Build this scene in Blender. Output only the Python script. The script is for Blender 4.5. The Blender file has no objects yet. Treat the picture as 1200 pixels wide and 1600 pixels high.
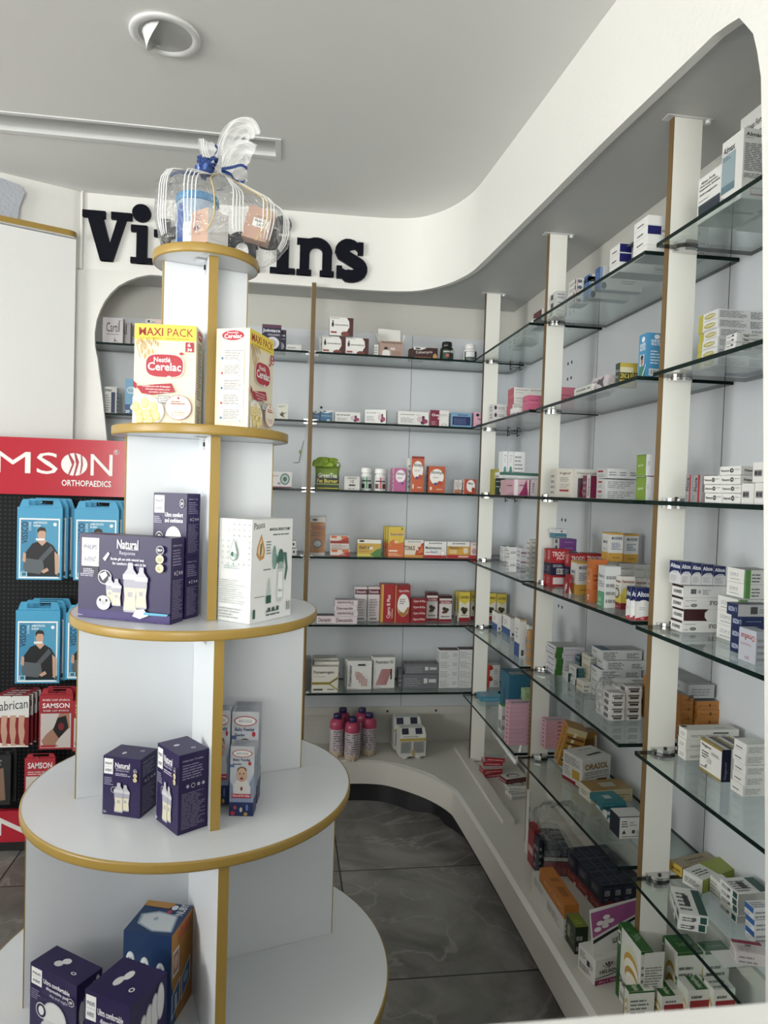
import bpy, bmesh, math, random
from mathutils import Vector, Matrix
random.seed(7)
S = bpy.context.scene
COL = S.collection
# ---------------------------------------------------------------- camera
cam_d = bpy.data.cameras.new('camera')
cam = bpy.data.objects.new('camera', cam_d); COL.objects.link(cam)
cam_d.sensor_fit = 'VERTICAL'; cam_d.sensor_height = 36.0; cam_d.sensor_width = 27.0
cam_d.lens = 24.567712528167363
cam_d.clip_start = 0.02
cr = Vector((0.9896074759451436, -0.14030527512837676, 0.03148766940617231)); cu = Vector((-0.026765863274648288, 0.03541513477568801, 0.9990141924877657)); cw = Vector((0.14128210118994103, 0.9894747081153566, -0.03129169032482765))
cam.matrix_world = Matrix(((cr.x, cu.x, -cw.x, 0), (cr.y, cu.y, -cw.y, 0), (cr.z, cu.z, -cw.z, 1.42), (0, 0, 0, 1)))
cam_d.dof.use_dof = True; cam_d.dof.focus_distance = 1.9; cam_d.dof.aperture_fstop = 8.0
S.camera = cam
# ---------------------------------------------------------------- daylight, exposure
world = bpy.data.worlds.new('daylight'); S.world = world; world.use_nodes = True
bg = world.node_tree.nodes['Background']
bg.inputs[0].default_value = (1.0, 0.985, 0.955, 1); bg.inputs[1].default_value = 18.0
S.view_settings.view_transform = 'Standard'; S.view_settings.look = 'None'
S.view_settings.gamma = 1.0; S.view_settings.use_curve_mapping = False
S.view_settings.exposure = 0.0
S.cycles.transparent_max_bounces = 40; S.cycles.max_bounces = 12; S.cycles.diffuse_bounces = 6
S.cycles.sample_clamp_indirect = 8.0
WIN = {'left': (-3.4, 0.2, 0.3, 2.55), 'street': (-2.1, 0.3, 0.3, 2.55)}    # glazed shop fronts: left wall (y0,y1,z0,z1), street wall (x0,x1,z0,z1)
XL, YS, XR, YB, ZC = -5.5, -4.6, 1.09, 3.33, 2.625
def portal(name, loc, rot, sx, sy):
    l = bpy.data.lights.new(name, 'AREA'); l.shape = 'RECTANGLE'; l.size = sx; l.size_y = sy
    l.cycles.is_portal = True
    o = bpy.data.objects.new(name, l); COL.objects.link(o); o.location = loc; o.rotation_euler = rot
a = WIN['left']; portal('portal_left', (XL - .05, (a[0]+a[1])/2, (a[2]+a[3])/2), (0, -math.pi/2, 0), a[3]-a[2], a[1]-a[0])

a = WIN['street']; portal('portal_street', ((a[0]+a[1])/2, YS - .05, (a[2]+a[3])/2), (math.pi/2, 0, 0), a[1]-a[0], a[3]-a[2])

# ---------------------------------------------------------------- materials
def lin(c):
    if isinstance(c, str):
        c = c.lstrip('#'); v = [int(c[i:i+2], 16)/255 for i in (0, 2, 4)]
        return tuple(x/12.92 if x <= .04045 else ((x+.055)/1.055)**2.4 for x in v)
    return c
MATS = {}
def pmat(name, c, rough=.5, spec=.5, metal=0., bump=0., bscale=40., var=0., coat=0.):
    if name in MATS: return MATS[name]
    m = bpy.data.materials.new(name); m.use_nodes = True; MATS[name] = m
    nt = m.node_tree; b = nt.nodes['Principled BSDF']
    c = lin(c); b.inputs['Base Color'].default_value = (*c, 1); b.inputs['Roughness'].default_value = rough
    b.inputs['Specular IOR Level'].default_value = spec; b.inputs['Metallic'].default_value = metal
    if coat: b.inputs['Coat Weight'].default_value = coat; b.inputs['Coat Roughness'].default_value = .12
    if bump or var:
        tc = nt.nodes.new('ShaderNodeTexCoord'); nz = nt.nodes.new('ShaderNodeTexNoise')
        nz.inputs['Scale'].default_value = bscale; nz.inputs['Detail'].default_value = 4
        nt.links.new(tc.outputs['Object'], nz.inputs['Vector'])
        if bump:
            bp = nt.nodes.new('ShaderNodeBump'); bp.inputs['Strength'].default_value = bump; bp.inputs['Distance'].default_value = .01
            nt.links.new(nz.outputs['Fac'], bp.inputs['Height']); nt.links.new(bp.outputs['Normal'], b.inputs['Normal'])
        if var:
            n2 = nt.nodes.new('ShaderNodeTexNoise'); n2.inputs['Scale'].default_value = 2.5; n2.inputs['Detail'].default_value = 5
            nt.links.new(tc.outputs['Object'], n2.inputs['Vector'])
            mx = nt.nodes.new('ShaderNodeMix'); mx.data_type = 'RGBA'
            mx.inputs[6].default_value = (*[x*(1-var) for x in c], 1); mx.inputs[7].default_value = (*[min(1, x*(1+var)) for x in c], 1)
            nt.links.new(n2.outputs['Fac'], mx.inputs[0]); nt.links.new(mx.outputs[2], b.inputs['Base Color'])
    return m
def card(c):                                         # printed carton board in one colour
    n = 'card_' + c.lstrip('#')
    if n in MATS: return MATS[n]
    l_ = lin(c); g_ = .3*l_[0]+.59*l_[1]+.11*l_[2]
    return pmat(n, tuple(.92*(g_+.88*(v-g_)) for v in l_), .42, .4)
def film(name, tint, gloss_rough, bump=0., bscale=30., white=0., base=.0):
    """thin clear sheet: straight-through light plus a Fresnel reflection, the same from both sides"""
    m = bpy.data.materials.new(name); m.use_nodes = True; nt = m.node_tree; nt.nodes.clear(); MATS[name] = m
    N = nt.nodes.new; L = nt.links.new
    o = N('ShaderNodeOutputMaterial'); t = N('ShaderNodeBsdfTransparent'); g = N('ShaderNodeBsdfGlossy'); mx = N('ShaderNodeMixShader')
    t.inputs[0].default_value = (*tint, 1); g.inputs['Roughness'].default_value = gloss_rough
    fr = N('ShaderNodeFresnel'); ge = N('ShaderNodeNewGeometry'); mp = N('ShaderNodeMapRange')
    mp.inputs['To Min'].default_value = 1.5; mp.inputs['To Max'].default_value = 1/1.5
    L(ge.outputs['Backfacing'], mp.inputs['Value']); L(mp.outputs[0], fr.inputs['IOR'])
    ad = N('ShaderNodeMath'); ad.operation = 'ADD'; ad.use_clamp = True; ad.inputs[1].default_value = base
    L(fr.outputs[0], ad.inputs[0]); L(ad.outputs[0], mx.inputs[0]); L(t.outputs[0], mx.inputs[1]); L(g.outputs[0], mx.inputs[2])
    if bump:
        tc = N('ShaderNodeTexCoord'); nz = N('ShaderNodeTexNoise'); nz.inputs['Scale'].default_value = bscale; nz.inputs['Detail'].default_value = 3
        bp = N('ShaderNodeBump'); bp.inputs['Strength'].default_value = bump; bp.inputs['Distance'].default_value = .02
        L(tc.outputs['Object'], nz.inputs['Vector']); L(nz.outputs['Fac'], bp.inputs['Height'])
        L(bp.outputs['Normal'], g.inputs['Normal']); L(bp.outputs['Normal'], fr.inputs['Normal'])
    if white:
        d = N('ShaderNodeBsdfDiffuse'); d.inputs[0].default_value = (.85, .85, .85, 1); m2 = N('ShaderNodeMixShader'); m2.inputs[0].default_value = white
        L(mx.outputs[0], m2.inputs[1]); L(d.outputs[0], m2.inputs[2]); L(m2.outputs[0], o.inputs[0])
    else: L(mx.outputs[0], o.inputs[0])
    return m
M_wall = pmat('white_wall_paint', (.74, .73, .70), .45, .4, bump=.12, bscale=55, var=.03)
M_back = pmat('beige_wall_paint', (.50, .49, .455), .5, .35, bump=.1, bscale=50, var=.05)
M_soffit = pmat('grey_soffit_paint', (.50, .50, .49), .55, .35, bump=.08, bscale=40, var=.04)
M_ceil = pmat('matt_ceiling_paint', (.76, .755, .74), .7, .3, bump=.05, bscale=30, var=.03)
M_dark = pmat('dark_brown_panelling', (.16, .13, .11), .5, .4, var=.1)
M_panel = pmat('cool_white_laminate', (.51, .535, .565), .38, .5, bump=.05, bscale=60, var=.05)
M_board = pmat('glossy_white_laminate', (.78, .78, .775), .22, .5, bump=.06, bscale=220)
M_lam = pmat('white_laminate', (.71, .735, .765), .25, .5, bump=.02, bscale=60)
M_gold = pmat('gold_edge_band', (.34, .22, .05), .34, .5, var=.12)
M_wood = pmat('worn_brown_edge_band', (.15, .092, .035), .45, .4, var=.25)
M_post = pmat('cream_post_laminate', (.72, .71, .66), .4, .45, bump=.05, bscale=25, var=.06)
M_plinth = pmat('scuffed_cream_laminate', (.52, .50, .455), .3, .5, bump=.05, bscale=20, var=.09)
M_edge = pmat('dark_green_glass_edge', (.006, .014, .012), .2, .12)
M_glass = film('clear_shelf_glass', (.90, .945, .93), .015)
M_chrome = pmat('chrome', (.62, .62, .62), .12, .5, 1.)
M_black = pmat('black_plastic', (.012, .012, .014), .4)
M_hole = pmat('dark_screw_hole', (.01, .01, .01), .7)
M_navy = pmat('navy_sign_foam', (.003, .0035, .009), .6, .12)
M_red = pmat('glossy_red_sheet', (.43, .012, .03), .2, .5, coat=.4)
M_steel = pmat('light_frame_white', (.7, .7, .7), .35)
M_grey = pmat('grey_plaster_patch', (.42, .44, .49), .8, .2, bump=.3, bscale=90)
M_film = film('crumpled_clear_film', (.97, .97, .97), .08, 1.0, 45., .03, .03)
M_organza = film('white_organza', (1, 1, 1), .4, 0, 1, .42)

def floor_material():
    m = bpy.data.materials.new('grey_stone_tile'); m.use_nodes = True; nt = m.node_tree; N = nt.nodes.new; L = nt.links.new
    b = nt.nodes['Principled BSDF']; b.inputs['Roughness'].default_value = .38
    tc = N('ShaderNodeTexCoord'); sp = N('ShaderNodeSeparateXYZ'); L(tc.outputs['Object'], sp.inputs[0])
    def axis(o, off, size):
        a_ = N('ShaderNodeMath'); a_.operation = 'SUBTRACT'; a_.inputs[1].default_value = off; L(sp.outputs[o], a_.inputs[0])
        d = N('ShaderNodeMath'); d.operation = 'DIVIDE'; d.inputs[1].default_value = size; L(a_.outputs[0], d.inputs[0])
        fl = N('ShaderNodeMath'); fl.operation = 'FLOOR'; L(d.outputs[0], fl.inputs[0])
        fr = N('ShaderNodeMath'); fr.operation = 'FRACT'; L(d.outputs[0], fr.inputs[0])
        pp = N('ShaderNodeMath'); pp.operation = 'PINGPONG'; pp.inputs[1].default_value = .5; L(fr.outputs[0], pp.inputs[0])
        lt = N('ShaderNodeMath'); lt.operation = 'LESS_THAN'; lt.inputs[1].default_value = .0028/size; L(pp.outputs[0], lt.inputs[0])
        return fl, lt
    fx, gx = axis(0, .24, 1.2); fy, gy = axis(1, 2.545, .588)
    g = N('ShaderNodeMath'); g.operation = 'MAXIMUM'; L(gx.outputs[0], g.inputs[0]); L(gy.outputs[0], g.inputs[1])
    cb = N('ShaderNodeCombineXYZ'); L(fx.outputs[0], cb.inputs[0]); L(fy.outputs[0], cb.inputs[1])
    sc = N('ShaderNodeVectorMath'); sc.operation = 'MULTIPLY_ADD'; sc.inputs[1].default_value = (3.7, 5.3, 0); L(cb.outputs[0], sc.inputs[0]); L(tc.outputs['Object'], sc.inputs[2])
    nz = N('ShaderNodeTexNoise'); nz.inputs['Scale'].default_value = 2.6; nz.inputs['Detail'].default_value = 9; nz.inputs['Roughness'].default_value = .62; nz.inputs['Distortion'].default_value = 1.4
    L(sc.outputs[0], nz.inputs['Vector'])
    rp = N('ShaderNodeValToRGB'); e = rp.color_ramp.elements
    e[0].position = .3; e[0].color = (.09, .085, .079, 1); e[1].position = .72; e[1].color = (.29, .28, .265, 1)
    L(nz.outputs['Fac'], rp.inputs[0])
    vn = N('ShaderNodeTexNoise'); vn.inputs['Scale'].default_value = 1.3; vn.inputs['Detail'].default_value = 6; vn.inputs['Distortion'].default_value = 2.2; L(sc.outputs[0], vn.inputs['Vector'])
    v1 = N('ShaderNodeMath'); v1.operation = 'SUBTRACT'; v1.inputs[1].default_value = .5; L(vn.outputs['Fac'], v1.inputs[0])
    v2 = N('ShaderNodeMath'); v2.operation = 'ABSOLUTE'; L(v1.outputs[0], v2.inputs[0])
    v3 = N('ShaderNodeMapRange'); v3.inputs['From Min'].default_value = 0; v3.inputs['From Max'].default_value = .014; v3.inputs['To Min'].default_value = .5; v3.inputs['To Max'].default_value = 0; L(v2.outputs[0], v3.inputs['Value'])
    mv = N('ShaderNodeMix'); mv.data_type = 'RGBA'; mv.inputs[7].default_value = (.36, .35, .335, 1); L(v3.outputs[0], mv.inputs[0]); L(rp.outputs[0], mv.inputs[6])
    mg = N('ShaderNodeMix'); mg.data_type = 'RGBA'; mg.inputs[7].default_value = (.008, .008, .008, 1); L(g.outputs[0], mg.inputs[0]); L(mv.outputs[2], mg.inputs[6])
    L(mg.outputs[2], b.inputs['Base Color'])
    return m
M_floor = floor_material()
def peg_material():
    m = bpy.data.materials.new('perforated_black_metal'); m.use_nodes = True; nt = m.node_tree; N = nt.nodes.new; L = nt.links.new
    b = nt.nodes['Principled BSDF']; b.inputs['Roughness'].default_value = .6; b.inputs['Specular IOR Level'].default_value = .15
    tc = N('ShaderNodeTexCoord'); ve = N('ShaderNodeVectorMath'); ve.operation = 'MULTIPLY'; ve.inputs[1].default_value = (62, 0, 62); L(tc.outputs['Object'], ve.inputs[0])
    fr = N('ShaderNodeVectorMath'); fr.operation = 'FRACTION'; L(ve.outputs[0], fr.inputs[0])
    di = N('ShaderNodeVectorMath'); di.operation = 'DISTANCE'; di.inputs[1].default_value = (.5, 0, .5); L(fr.outputs[0], di.inputs[0])
    lt = N('ShaderNodeMath'); lt.operation = 'LESS_THAN'; lt.inputs[1].default_value = .27; L(di.outputs['Value'], lt.inputs[0])
    mx = N('ShaderNodeMix'); mx.data_type = 'RGBA'; mx.inputs[6].default_value = (.006, .006, .007, 1); mx.inputs[7].default_value = (.022, .023, .025, 1); L(lt.outputs[0], mx.inputs[0]); L(mx.outputs[2], b.inputs['Base Color'])
    return m
M_peg = peg_material()

# ---------------------------------------------------------------- mesh helpers
class MB:
    """collects shapes and links them as ONE mesh object"""
    def __init__(s): s.v = []; s.f = []; s.m = []; s.mats = []; s.smooth = []
    def mi(s, m):
        if m not in s.mats: s.mats.append(m)
        return s.mats.index(m)
    def add(s, vs, fs, m, T=None, smooth=False):
        o = len(s.v); k = s.mi(m)
        s.v += [tuple(T @ Vector(p)) if T else tuple(p) for p in vs]
        for f in fs: s.f.append([o+i for i in f]); s.m.append(k); s.smooth.append(smooth)
    def box(s, x0, y0, z0, x1, y1, z1, m, T=None, top=None, bottom=None, left=None, right=None, front=None, back=None):
        vs = [(x0,y0,z0),(x1,y0,z0),(x1,y1,z0),(x0,y1,z0),(x0,y0,z1),(x1,y0,z1),(x1,y1,z1),(x0,y1,z1)]
        for f, mm in (((0,3,2,1),bottom),((4,5,6,7),top),((0,1,5,4),front),((2,3,7,6),back),((1,2,6,5),right),((3,0,4,7),left)):
            s.add([vs[i] for i in f], [(0,1,2,3)], mm or m, T)
    def prism(s, pts, z0, z1, m, T=None, side=None):
        n = len(pts); vs = [(x,y,z0) for x,y in pts] + [(x,y,z1) for x,y in pts]
        s.add(vs, [tuple(range(n))[::-1], tuple(range(n, 2*n))], m, T)
        s.add(vs, [(i,(i+1)%n,n+(i+1)%n,n+i) for i in range(n)], side or m, T, smooth=n > 20)
    def lathe(s, prof, m, T=None, n=24, cap=True, wav=None):
        vs = []; fs = []
        for i, (rr, z) in enumerate(prof):
            for k in range(n):
                a_ = 2*math.pi*k/n; q = rr*(1+(wav(a_, i) if wav else 0)); vs.append((q*math.cos(a_), q*math.sin(a_), z))
        for i in range(len(prof)-1):
            for k in range(n): fs.append((i*n+k, i*n+(k+1)%n, (i+1)*n+(k+1)%n, (i+1)*n+k))
        s.add(vs, fs, m, T, True)
        if cap:
            s.add(vs[:n], [tuple(range(n))[::-1]], m, T); s.add(vs[-n:], [tuple(range(n))], m, T)
    def tube(s, pts, rad, m, n=6, T=None):
        pts = [Vector(p) for p in pts]; vs = []; fs = []
        for i, p in enumerate(pts):
            t = (pts[min(i+1, len(pts)-1)] - pts[max(i-1, 0)]).normalized()
            a_ = t.orthogonal().normalized(); b_ = t.cross(a_)
            if i:
                a_ = (pa - t*pa.dot(t)).normalized(); b_ = t.cross(a_)
            pa = a_
            for k in range(n):
                q = 2*math.pi*k/n; vs.append(p + (a_*math.cos(q)+b_*math.sin(q))*rad)
        for i in range(len(pts)-1):
            for k in range(n): fs.append((i*n+k, i*n+(k+1)%n, (i+1)*n+(k+1)%n, (i+1)*n+k))
        fs += [tuple(range(n))[::-1], tuple(range(len(vs)-n, len(vs)))]
        s.add(vs, fs, m, T, True)
    def mesh(s, name):
        me = bpy.data.meshes.new(name); me.from_pydata(s.v, [], s.f)
        for m in s.mats: me.materials.append(m)
        for p, k, sm in zip(me.polygons, s.m, s.smooth): p.material_index = k; p.use_smooth = sm
        me.update(); return me
    def build(s, name, parent=None, loc=None, rz=0.):
        o = bpy.data.objects.new(name, s.mesh(name)); COL.objects.link(o)
        if parent: o.parent = parent
        if loc is not None: o.location = loc
        o.rotation_euler.z = math.radians(rz); return o
def tag(o, label=None, cat=None, group=None, kind=None):
    if label: o['label'] = label
    if cat: o['category'] = cat
    if group: o['group'] = group
    if kind: o['kind'] = kind
    return o
def struct(mb, name): return tag(mb.build(name), kind='structure')
def empty(name, loc, label, cat, group=None, rz=0.):
    o = bpy.data.objects.new(name, None); COL.objects.link(o); o.empty_display_size = .05
    o.location = loc; o.rotation_euler.z = math.radians(rz); return tag(o, label, cat, group)
def Tr(loc=(0,0,0), rz=0., rx=0., ry=0.):
    return Matrix.Translation(loc) @ Matrix.Rotation(math.radians(rz), 4, 'Z') @ Matrix.Rotation(math.radians(rx), 4, 'X') @ Matrix.Rotation(math.radians(ry), 4, 'Y')

# ---------------------------------------------------------------- print on packs: rectangles, ellipses, polygons, small type, lettering
TXT = {}
def glyphs(t, bold):
    if (t, bold) in TXT: return TXT[t, bold]
    c = bpy.data.curves.new('t', 'FONT'); c.body = t; c.resolution_u = 2; c.offset = .018 if bold else 0.0
    o = bpy.data.objects.new('t', c); me = bpy.data.meshes.new_from_object(o)
    v = [(p.co.x, p.co.y) for p in me.vertices]; fs = [tuple(p.vertices) for p in me.polygons]
    bpy.data.objects.remove(o); bpy.data.curves.remove(c); bpy.data.meshes.remove(me)
    if not v: v = [(0,0),(1,1)]
    x0 = min(p[0] for p in v); x1 = max(p[0] for p in v); y0 = min(p[1] for p in v); y1 = max(p[1] for p in v)
    v = [((x-x0)/max(x1-x0,1e-6), (y-y0)/max(y1-y0,1e-6)) for x, y in v]
    TXT[t, bold] = (v, fs); return v, fs
def R(u0, v0, u1, v1, c): return ('p', [(u0,v0),(u1,v0),(u1,v1),(u0,v1)], c)
def P(pts, c): return ('p', pts, c)
def E(u, v, ru, rv, c, n=22): return ('p', [(u+ru*math.cos(6.28319*k/n), v+rv*math.sin(6.28319*k/n)) for k in range(n)], c)
def T(t, u0, v0, u1, v1, c, fl='b'): return ('t', t, u0, v0, u1, v1, c, fl)
def N(u0, v0, u1, v1, n, c, fl=''): return ('n', u0, v0, u1, v1, n, c, fl)
def BC(u0, v0, u1, v1): return ('bc', u0, v0, u1, v1)
def clip01(p):
    for ax_, lim, sg in ((0, 0., 1), (0, 1., -1), (1, 0., 1), (1, 1., -1)):
        o = []
        for i in range(len(p)):
            a_, b_ = p[i-1], p[i]; da, db = (a_[ax_]-lim)*sg, (b_[ax_]-lim)*sg
            if (da < 0) != (db < 0): t = da/(da-db); o.append((a_[0]+(b_[0]-a_[0])*t, a_[1]+(b_[1]-a_[1])*t))
            if db >= 0: o.append(b_)
        p = o
        if not p: break
    return p
def art(mb, o, ux, uy, nn, ops, seed=1):
    o = Vector(o); ux = Vector(ux); uy = Vector(uy); nn = Vector(nn).normalized(); rnd = random.Random(seed); k = 0
    def pts2(p, off): return [tuple(o + ux*a_ + uy*b_ + nn*off) for a_, b_ in p]
    for q in ops:
        k += 1; off = .00025 + .00012*k
        if q[0] == 'p':
            cp = clip01(q[1])
            if len(cp) > 2: mb.add(pts2(cp, off), [tuple(range(len(cp)))], card(q[2]))
        elif q[0] == 't':
            _, t, u0, v0, u1, v1, c, fl = q; v, fs = glyphs(t, 'b' in fl)
            if 'f' in fl: v = [(1-a_, 1-b_) for a_, b_ in v]
            if 'v' in fl: v = [(1-b_, a_) for a_, b_ in v]
            if 'w' in fl: v = [(b_, 1-a_) for a_, b_ in v]
            if 's' in fl: v = [(a_, b_+.35*a_) for a_, b_ in v]
            mb.add(pts2([(u0+a_*(u1-u0), v0+b_*(v1-v0)) for a_, b_ in v], off), fs, card(c))
        elif q[0] == 'n':
            _, u0, v0, u1, v1, n, c, fl = q; hh = (v1-v0)/n
            for i in range(n):
                a_ = 0.; end = rnd.uniform(.6, 1) if n > 1 else 1.
                while a_ < end-.03:
                    b_ = min(end, a_+rnd.uniform(.12, .4)); y = v0+hh*i
                    p = [(u0+(u1-u0)*a_, y), (u0+(u1-u0)*b_, y), (u0+(u1-u0)*b_, y+hh*.42), (u0+(u1-u0)*a_, y+hh*.42)]
                    mb.add(pts2(p, off), [(0,1,2,3)], card(c)); a_ = b_+.035
        elif q[0] == 'bc':
            _, u0, v0, u1, v1 = q
            mb.add(pts2([(u0,v0),(u1,v0),(u1,v1),(u0,v1)], off), [(0,1,2,3)], card('#e6e6e2')); off += .00012; a_ = u0+.06*(u1-u0)
            while a_ < u1-.08*(u1-u0):
                b_ = a_+(u1-u0)*rnd.uniform(.02, .07)
                mb.add(pts2([(a_,v0+.1*(v1-v0)),(b_,v0+.1*(v1-v0)),(b_,v1-.1*(v1-v0)),(a_,v1-.1*(v1-v0))], off), [(0,1,2,3)], card('#1a1a1c'))
                a_ = b_+(u1-u0)*rnd.uniform(.02, .06)
def carton_mesh(w, d, h, D, name='carton', seed=1):
    """box with its base centred on the origin and print on its faces (D: colour c, and faces F L R K T B)"""
    mb = MB(); X_, Y_ = w/2, d/2; c = D['c']; b = min(.0012, .04*min(w, d, h))
    fc = {k: card(D.get('c'+k, c)) for k in 'FLRKTB'}
    # chamfered block
    def ring(x, y, z): return [(-x,-y,z),(x,-y,z),(x,y,z),(-x,y,z)]
    mb.box(-X_, -Y_, 0, X_, Y_, h, card(c), top=fc['T'], bottom=fc['B'], left=fc['L'], right=fc['R'], front=fc['F'], back=fc['K'])
    F = {'F': ((-X_,-Y_,0),(w,0,0),(0,0,h),(0,-1,0)), 'K': ((X_,Y_,0),(-w,0,0),(0,0,h),(0,1,0)), 'L': ((-X_,Y_,0),(0,-d,0),(0,0,h),(-1,0,0)),
         'R': ((X_,-Y_,0),(0,d,0),(0,0,h),(1,0,0)), 'T': ((-X_,-Y_,h),(w,0,0),(0,d,0),(0,0,1)), 'B': ((-X_,Y_,0),(w,0,0),(0,-d,0),(0,0,-1))}
    for k in 'FLRKTB':
        if D.get(k): art(mb, *F[k], D[k], seed)
    g = '#8f8f8c'                                    # tuck-flap seams
    if D.get('seam', 1) and 'T' not in D: art(mb, *F['T'], [R(.02, .06, .98, .075, g)], 3)
    return mb
ORD = ['first', 'second', 'third', 'fourth', 'fifth', 'sixth', 'seventh', 'eighth', 'ninth', 'tenth', 'eleventh', 'twelfth']
LOC = {'bA': 'top back shelf', 'bB': 'second back shelf', 'bC': 'third back shelf', 'bD': 'fourth back shelf',
       'bE': 'fifth back shelf', 'bF': 'lowest back shelf', 'P': 'plinth'}
for _b, _n in (('1', 'near'), ('2', 'middle'), ('3', 'corner')):
    for _l, _o in zip('ABCDEF', ('top', 'second', 'third', 'fourth', 'fifth', 'lowest')): LOC[_b+_l] = _o + ' ' + _n + '-bay shelf'
LBL = {}
def bx(p, D, desc, loc, n=1, ax='z', jit=0., name='carton', cat='box', group=None, full=None):
    """one pack, or n equal packs stacked (z) or standing in a row along the pack's width (x) or depth (y)"""
    x, y, z, w, d, h, rz = p
    ww, dd, hh = (w/n if ax == 'x' else w), (d/n if ax == 'y' else d), (h/n if ax == 'z' else h)
    me = carton_mesh(ww-.0006, dd-.0006, hh-.0004, D, name, seed=len(bpy.data.meshes)).mesh(name)
    out_ = []; rr = random.Random(hash(round(x*1e4))+n); cs, sn = math.cos(math.radians(rz)), math.sin(math.radians(rz))
    for i in range(n):
        o = bpy.data.objects.new(name, me); COL.objects.link(o)
        lx = -w/2+ww*(i+.5) if ax == 'x' else 0.; ly = -d/2+dd*(i+.5) if ax == 'y' else 0.
        jx, jy, jr = (rr.uniform(-jit, jit)*.6, rr.uniform(-jit, jit), rr.uniform(-jit, jit)*250) if jit else (0, 0, 0)
        o.location = (x+lx*cs-ly*sn+jx, y+lx*sn+ly*cs+jy, z+(hh*i if ax == 'z' else 0)); o.rotation_euler.z = math.radians(rz+jr)
        lab = full or (desc + ' on ' + LOC[loc])
        if n > 1:
            if ax == 'z': k = n-1-i; s_ = 'topmost' if k == 0 else ('bottom one' if k == n-1 else ORD[k]+' down')
            elif ax == 'y': s_ = 'front one' if i == 0 else ORD[i]+' from front'
            else: s_ = ORD[i]+' along'
            lab += ', ' + s_
        tag(o, lab, cat, group or ('packs on the '+LOC.get(loc, 'display stand').replace('the ', '') if n == 1 else desc+' stack'))
        out_.append(o)
    return out_

# ================================================================ the room
b = MB(); b.box(XL, YS, -.05, XR+.1, YB+.1, 0, M_floor); struct(b, 'floor')
SL = (-1.75, -.055, 2.50, 2.632)                      # opening of the recessed light trough in the ceiling
b = MB()
for x0, x1, y0, y1 in ((XL, SL[0], YS, YB), (SL[1], XR, YS, YB), (SL[0], SL[1], YS, SL[2]), (SL[0], SL[1], SL[3], YB)):
    b.box(x0, y0, ZC, x1, y1, ZC+.12, M_ceil)
struct(b, 'ceiling')
b = MB(); b.box(-1.2, YB, 0, XR+.1, YB+.1, ZC+.1, M_back); b.box(-1.2, 3.14, 0, -.925, YB, ZC, M_back)
b.box(-.925, YB-.008, .365, XR, YB, 2.162, M_panel)    # cool white lining board behind the shelves
b.box(-1.1, YB-.02, .335, XR, YB, .372, M_plinth)
for sx_ in (.585, -.2): b.box(sx_, YB-.0085, .372, sx_+.002, YB, 2.162, M_hole)
for hx, hz in ((.745, 2.085), (.16, 1.80), (.52, .352), (.76, .352)): b.prism([(hx+.006*math.cos(q*.7), hz+.006*math.sin(q*.7)) for q in range(9)], 0, .001, M_hole, Matrix.Translation((0, YB-.0205 if hz < .4 else YB-.0085, 0)) @ Matrix.Rotation(math.pi/2, 4, 'X'))
struct(b, 'wall_back')
b = MB(); b.box(XR, YS, 0, XR+.1, YB, ZC+.1, M_back)
b.box(XR-.008, .4, .365, XR, YB-.008, 2.162, M_panel); b.box(XR-.02, .4, .335, XR, YB-.02, .372, M_plinth)
for sy_ in (1.62, 2.36): b.box(XR-.0085, sy_, .372, XR, sy_+.002, 2.162, M_hole)
for sy_ in (1.80, 2.58):
    for hz in (1.93, 1.87, 1.74, 1.32, 1.04, .98):
        for dy in (0, .035): b.box(XR-.0092, sy_+dy, hz, XR-.008, sy_+dy+.009, hz+.011, M_hole)
struct(b, 'wall_right')
def holed_wall(name, horiz, pos, a0, a1, win):
    w0, w1, z0, z1 = win; b = MB()
    for p0, p1, q0, q1 in ((a0, w0, 0, ZC+.1), (w1, a1, 0, ZC+.1), (w0, w1, 0, z0), (w0, w1, z1, ZC+.1)):
        if horiz: b.box(p0, pos-.1, q0, p1, pos, q1, M_dark)
        else: b.box(pos-.1, p0, q0, pos, p1, q1, M_dark)
    struct(b, name)
holed_wall('wall_left', False, XL, YS-.1, 1.05, WIN['left'])
holed_wall('wall_street', True, YS, XL-.1, XR+.1, WIN['street'])
b = MB(); b.box(-2.35, -2.6, 0, -2.2, 1.75, .78, M_dark); b.box(-2.2, -1.75, 0, .3, -1.6, .78, M_dark); struct(b, 'wall_light_blocker')  # low unseen walls, added to keep window light off the lower shelves
M_pane = film('window_pane', (.97, .985, .98), .01)
for i, (k, hz) in enumerate((('left', False), ('street', True))):
    w0, w1, z0, z1 = WIN[k]; b = MB()
    def fr(p0, p1, q0, q1, m=M_steel, t=.03):
        if hz: b.box(p0, YS-.05-t/2, q0, p1, YS-.05+t/2, q1, m)
        else: b.box(XL-.05-t/2, p0, q0, XL-.05+t/2, p1, q1, m)
    for j in range(3): c = w0+(w1-w0)*j/2; fr(max(w0, c-.025), min(w1, c+.025), z0, z1)
    fr(w0, w1, z0, z0+.05); fr(w0, w1, z1-.05, z1); fr(w0+.02, w1-.02, z0+.02, z1-.02, M_pane, .004)
    struct(b, 'window_%d' % (i+1))

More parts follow.
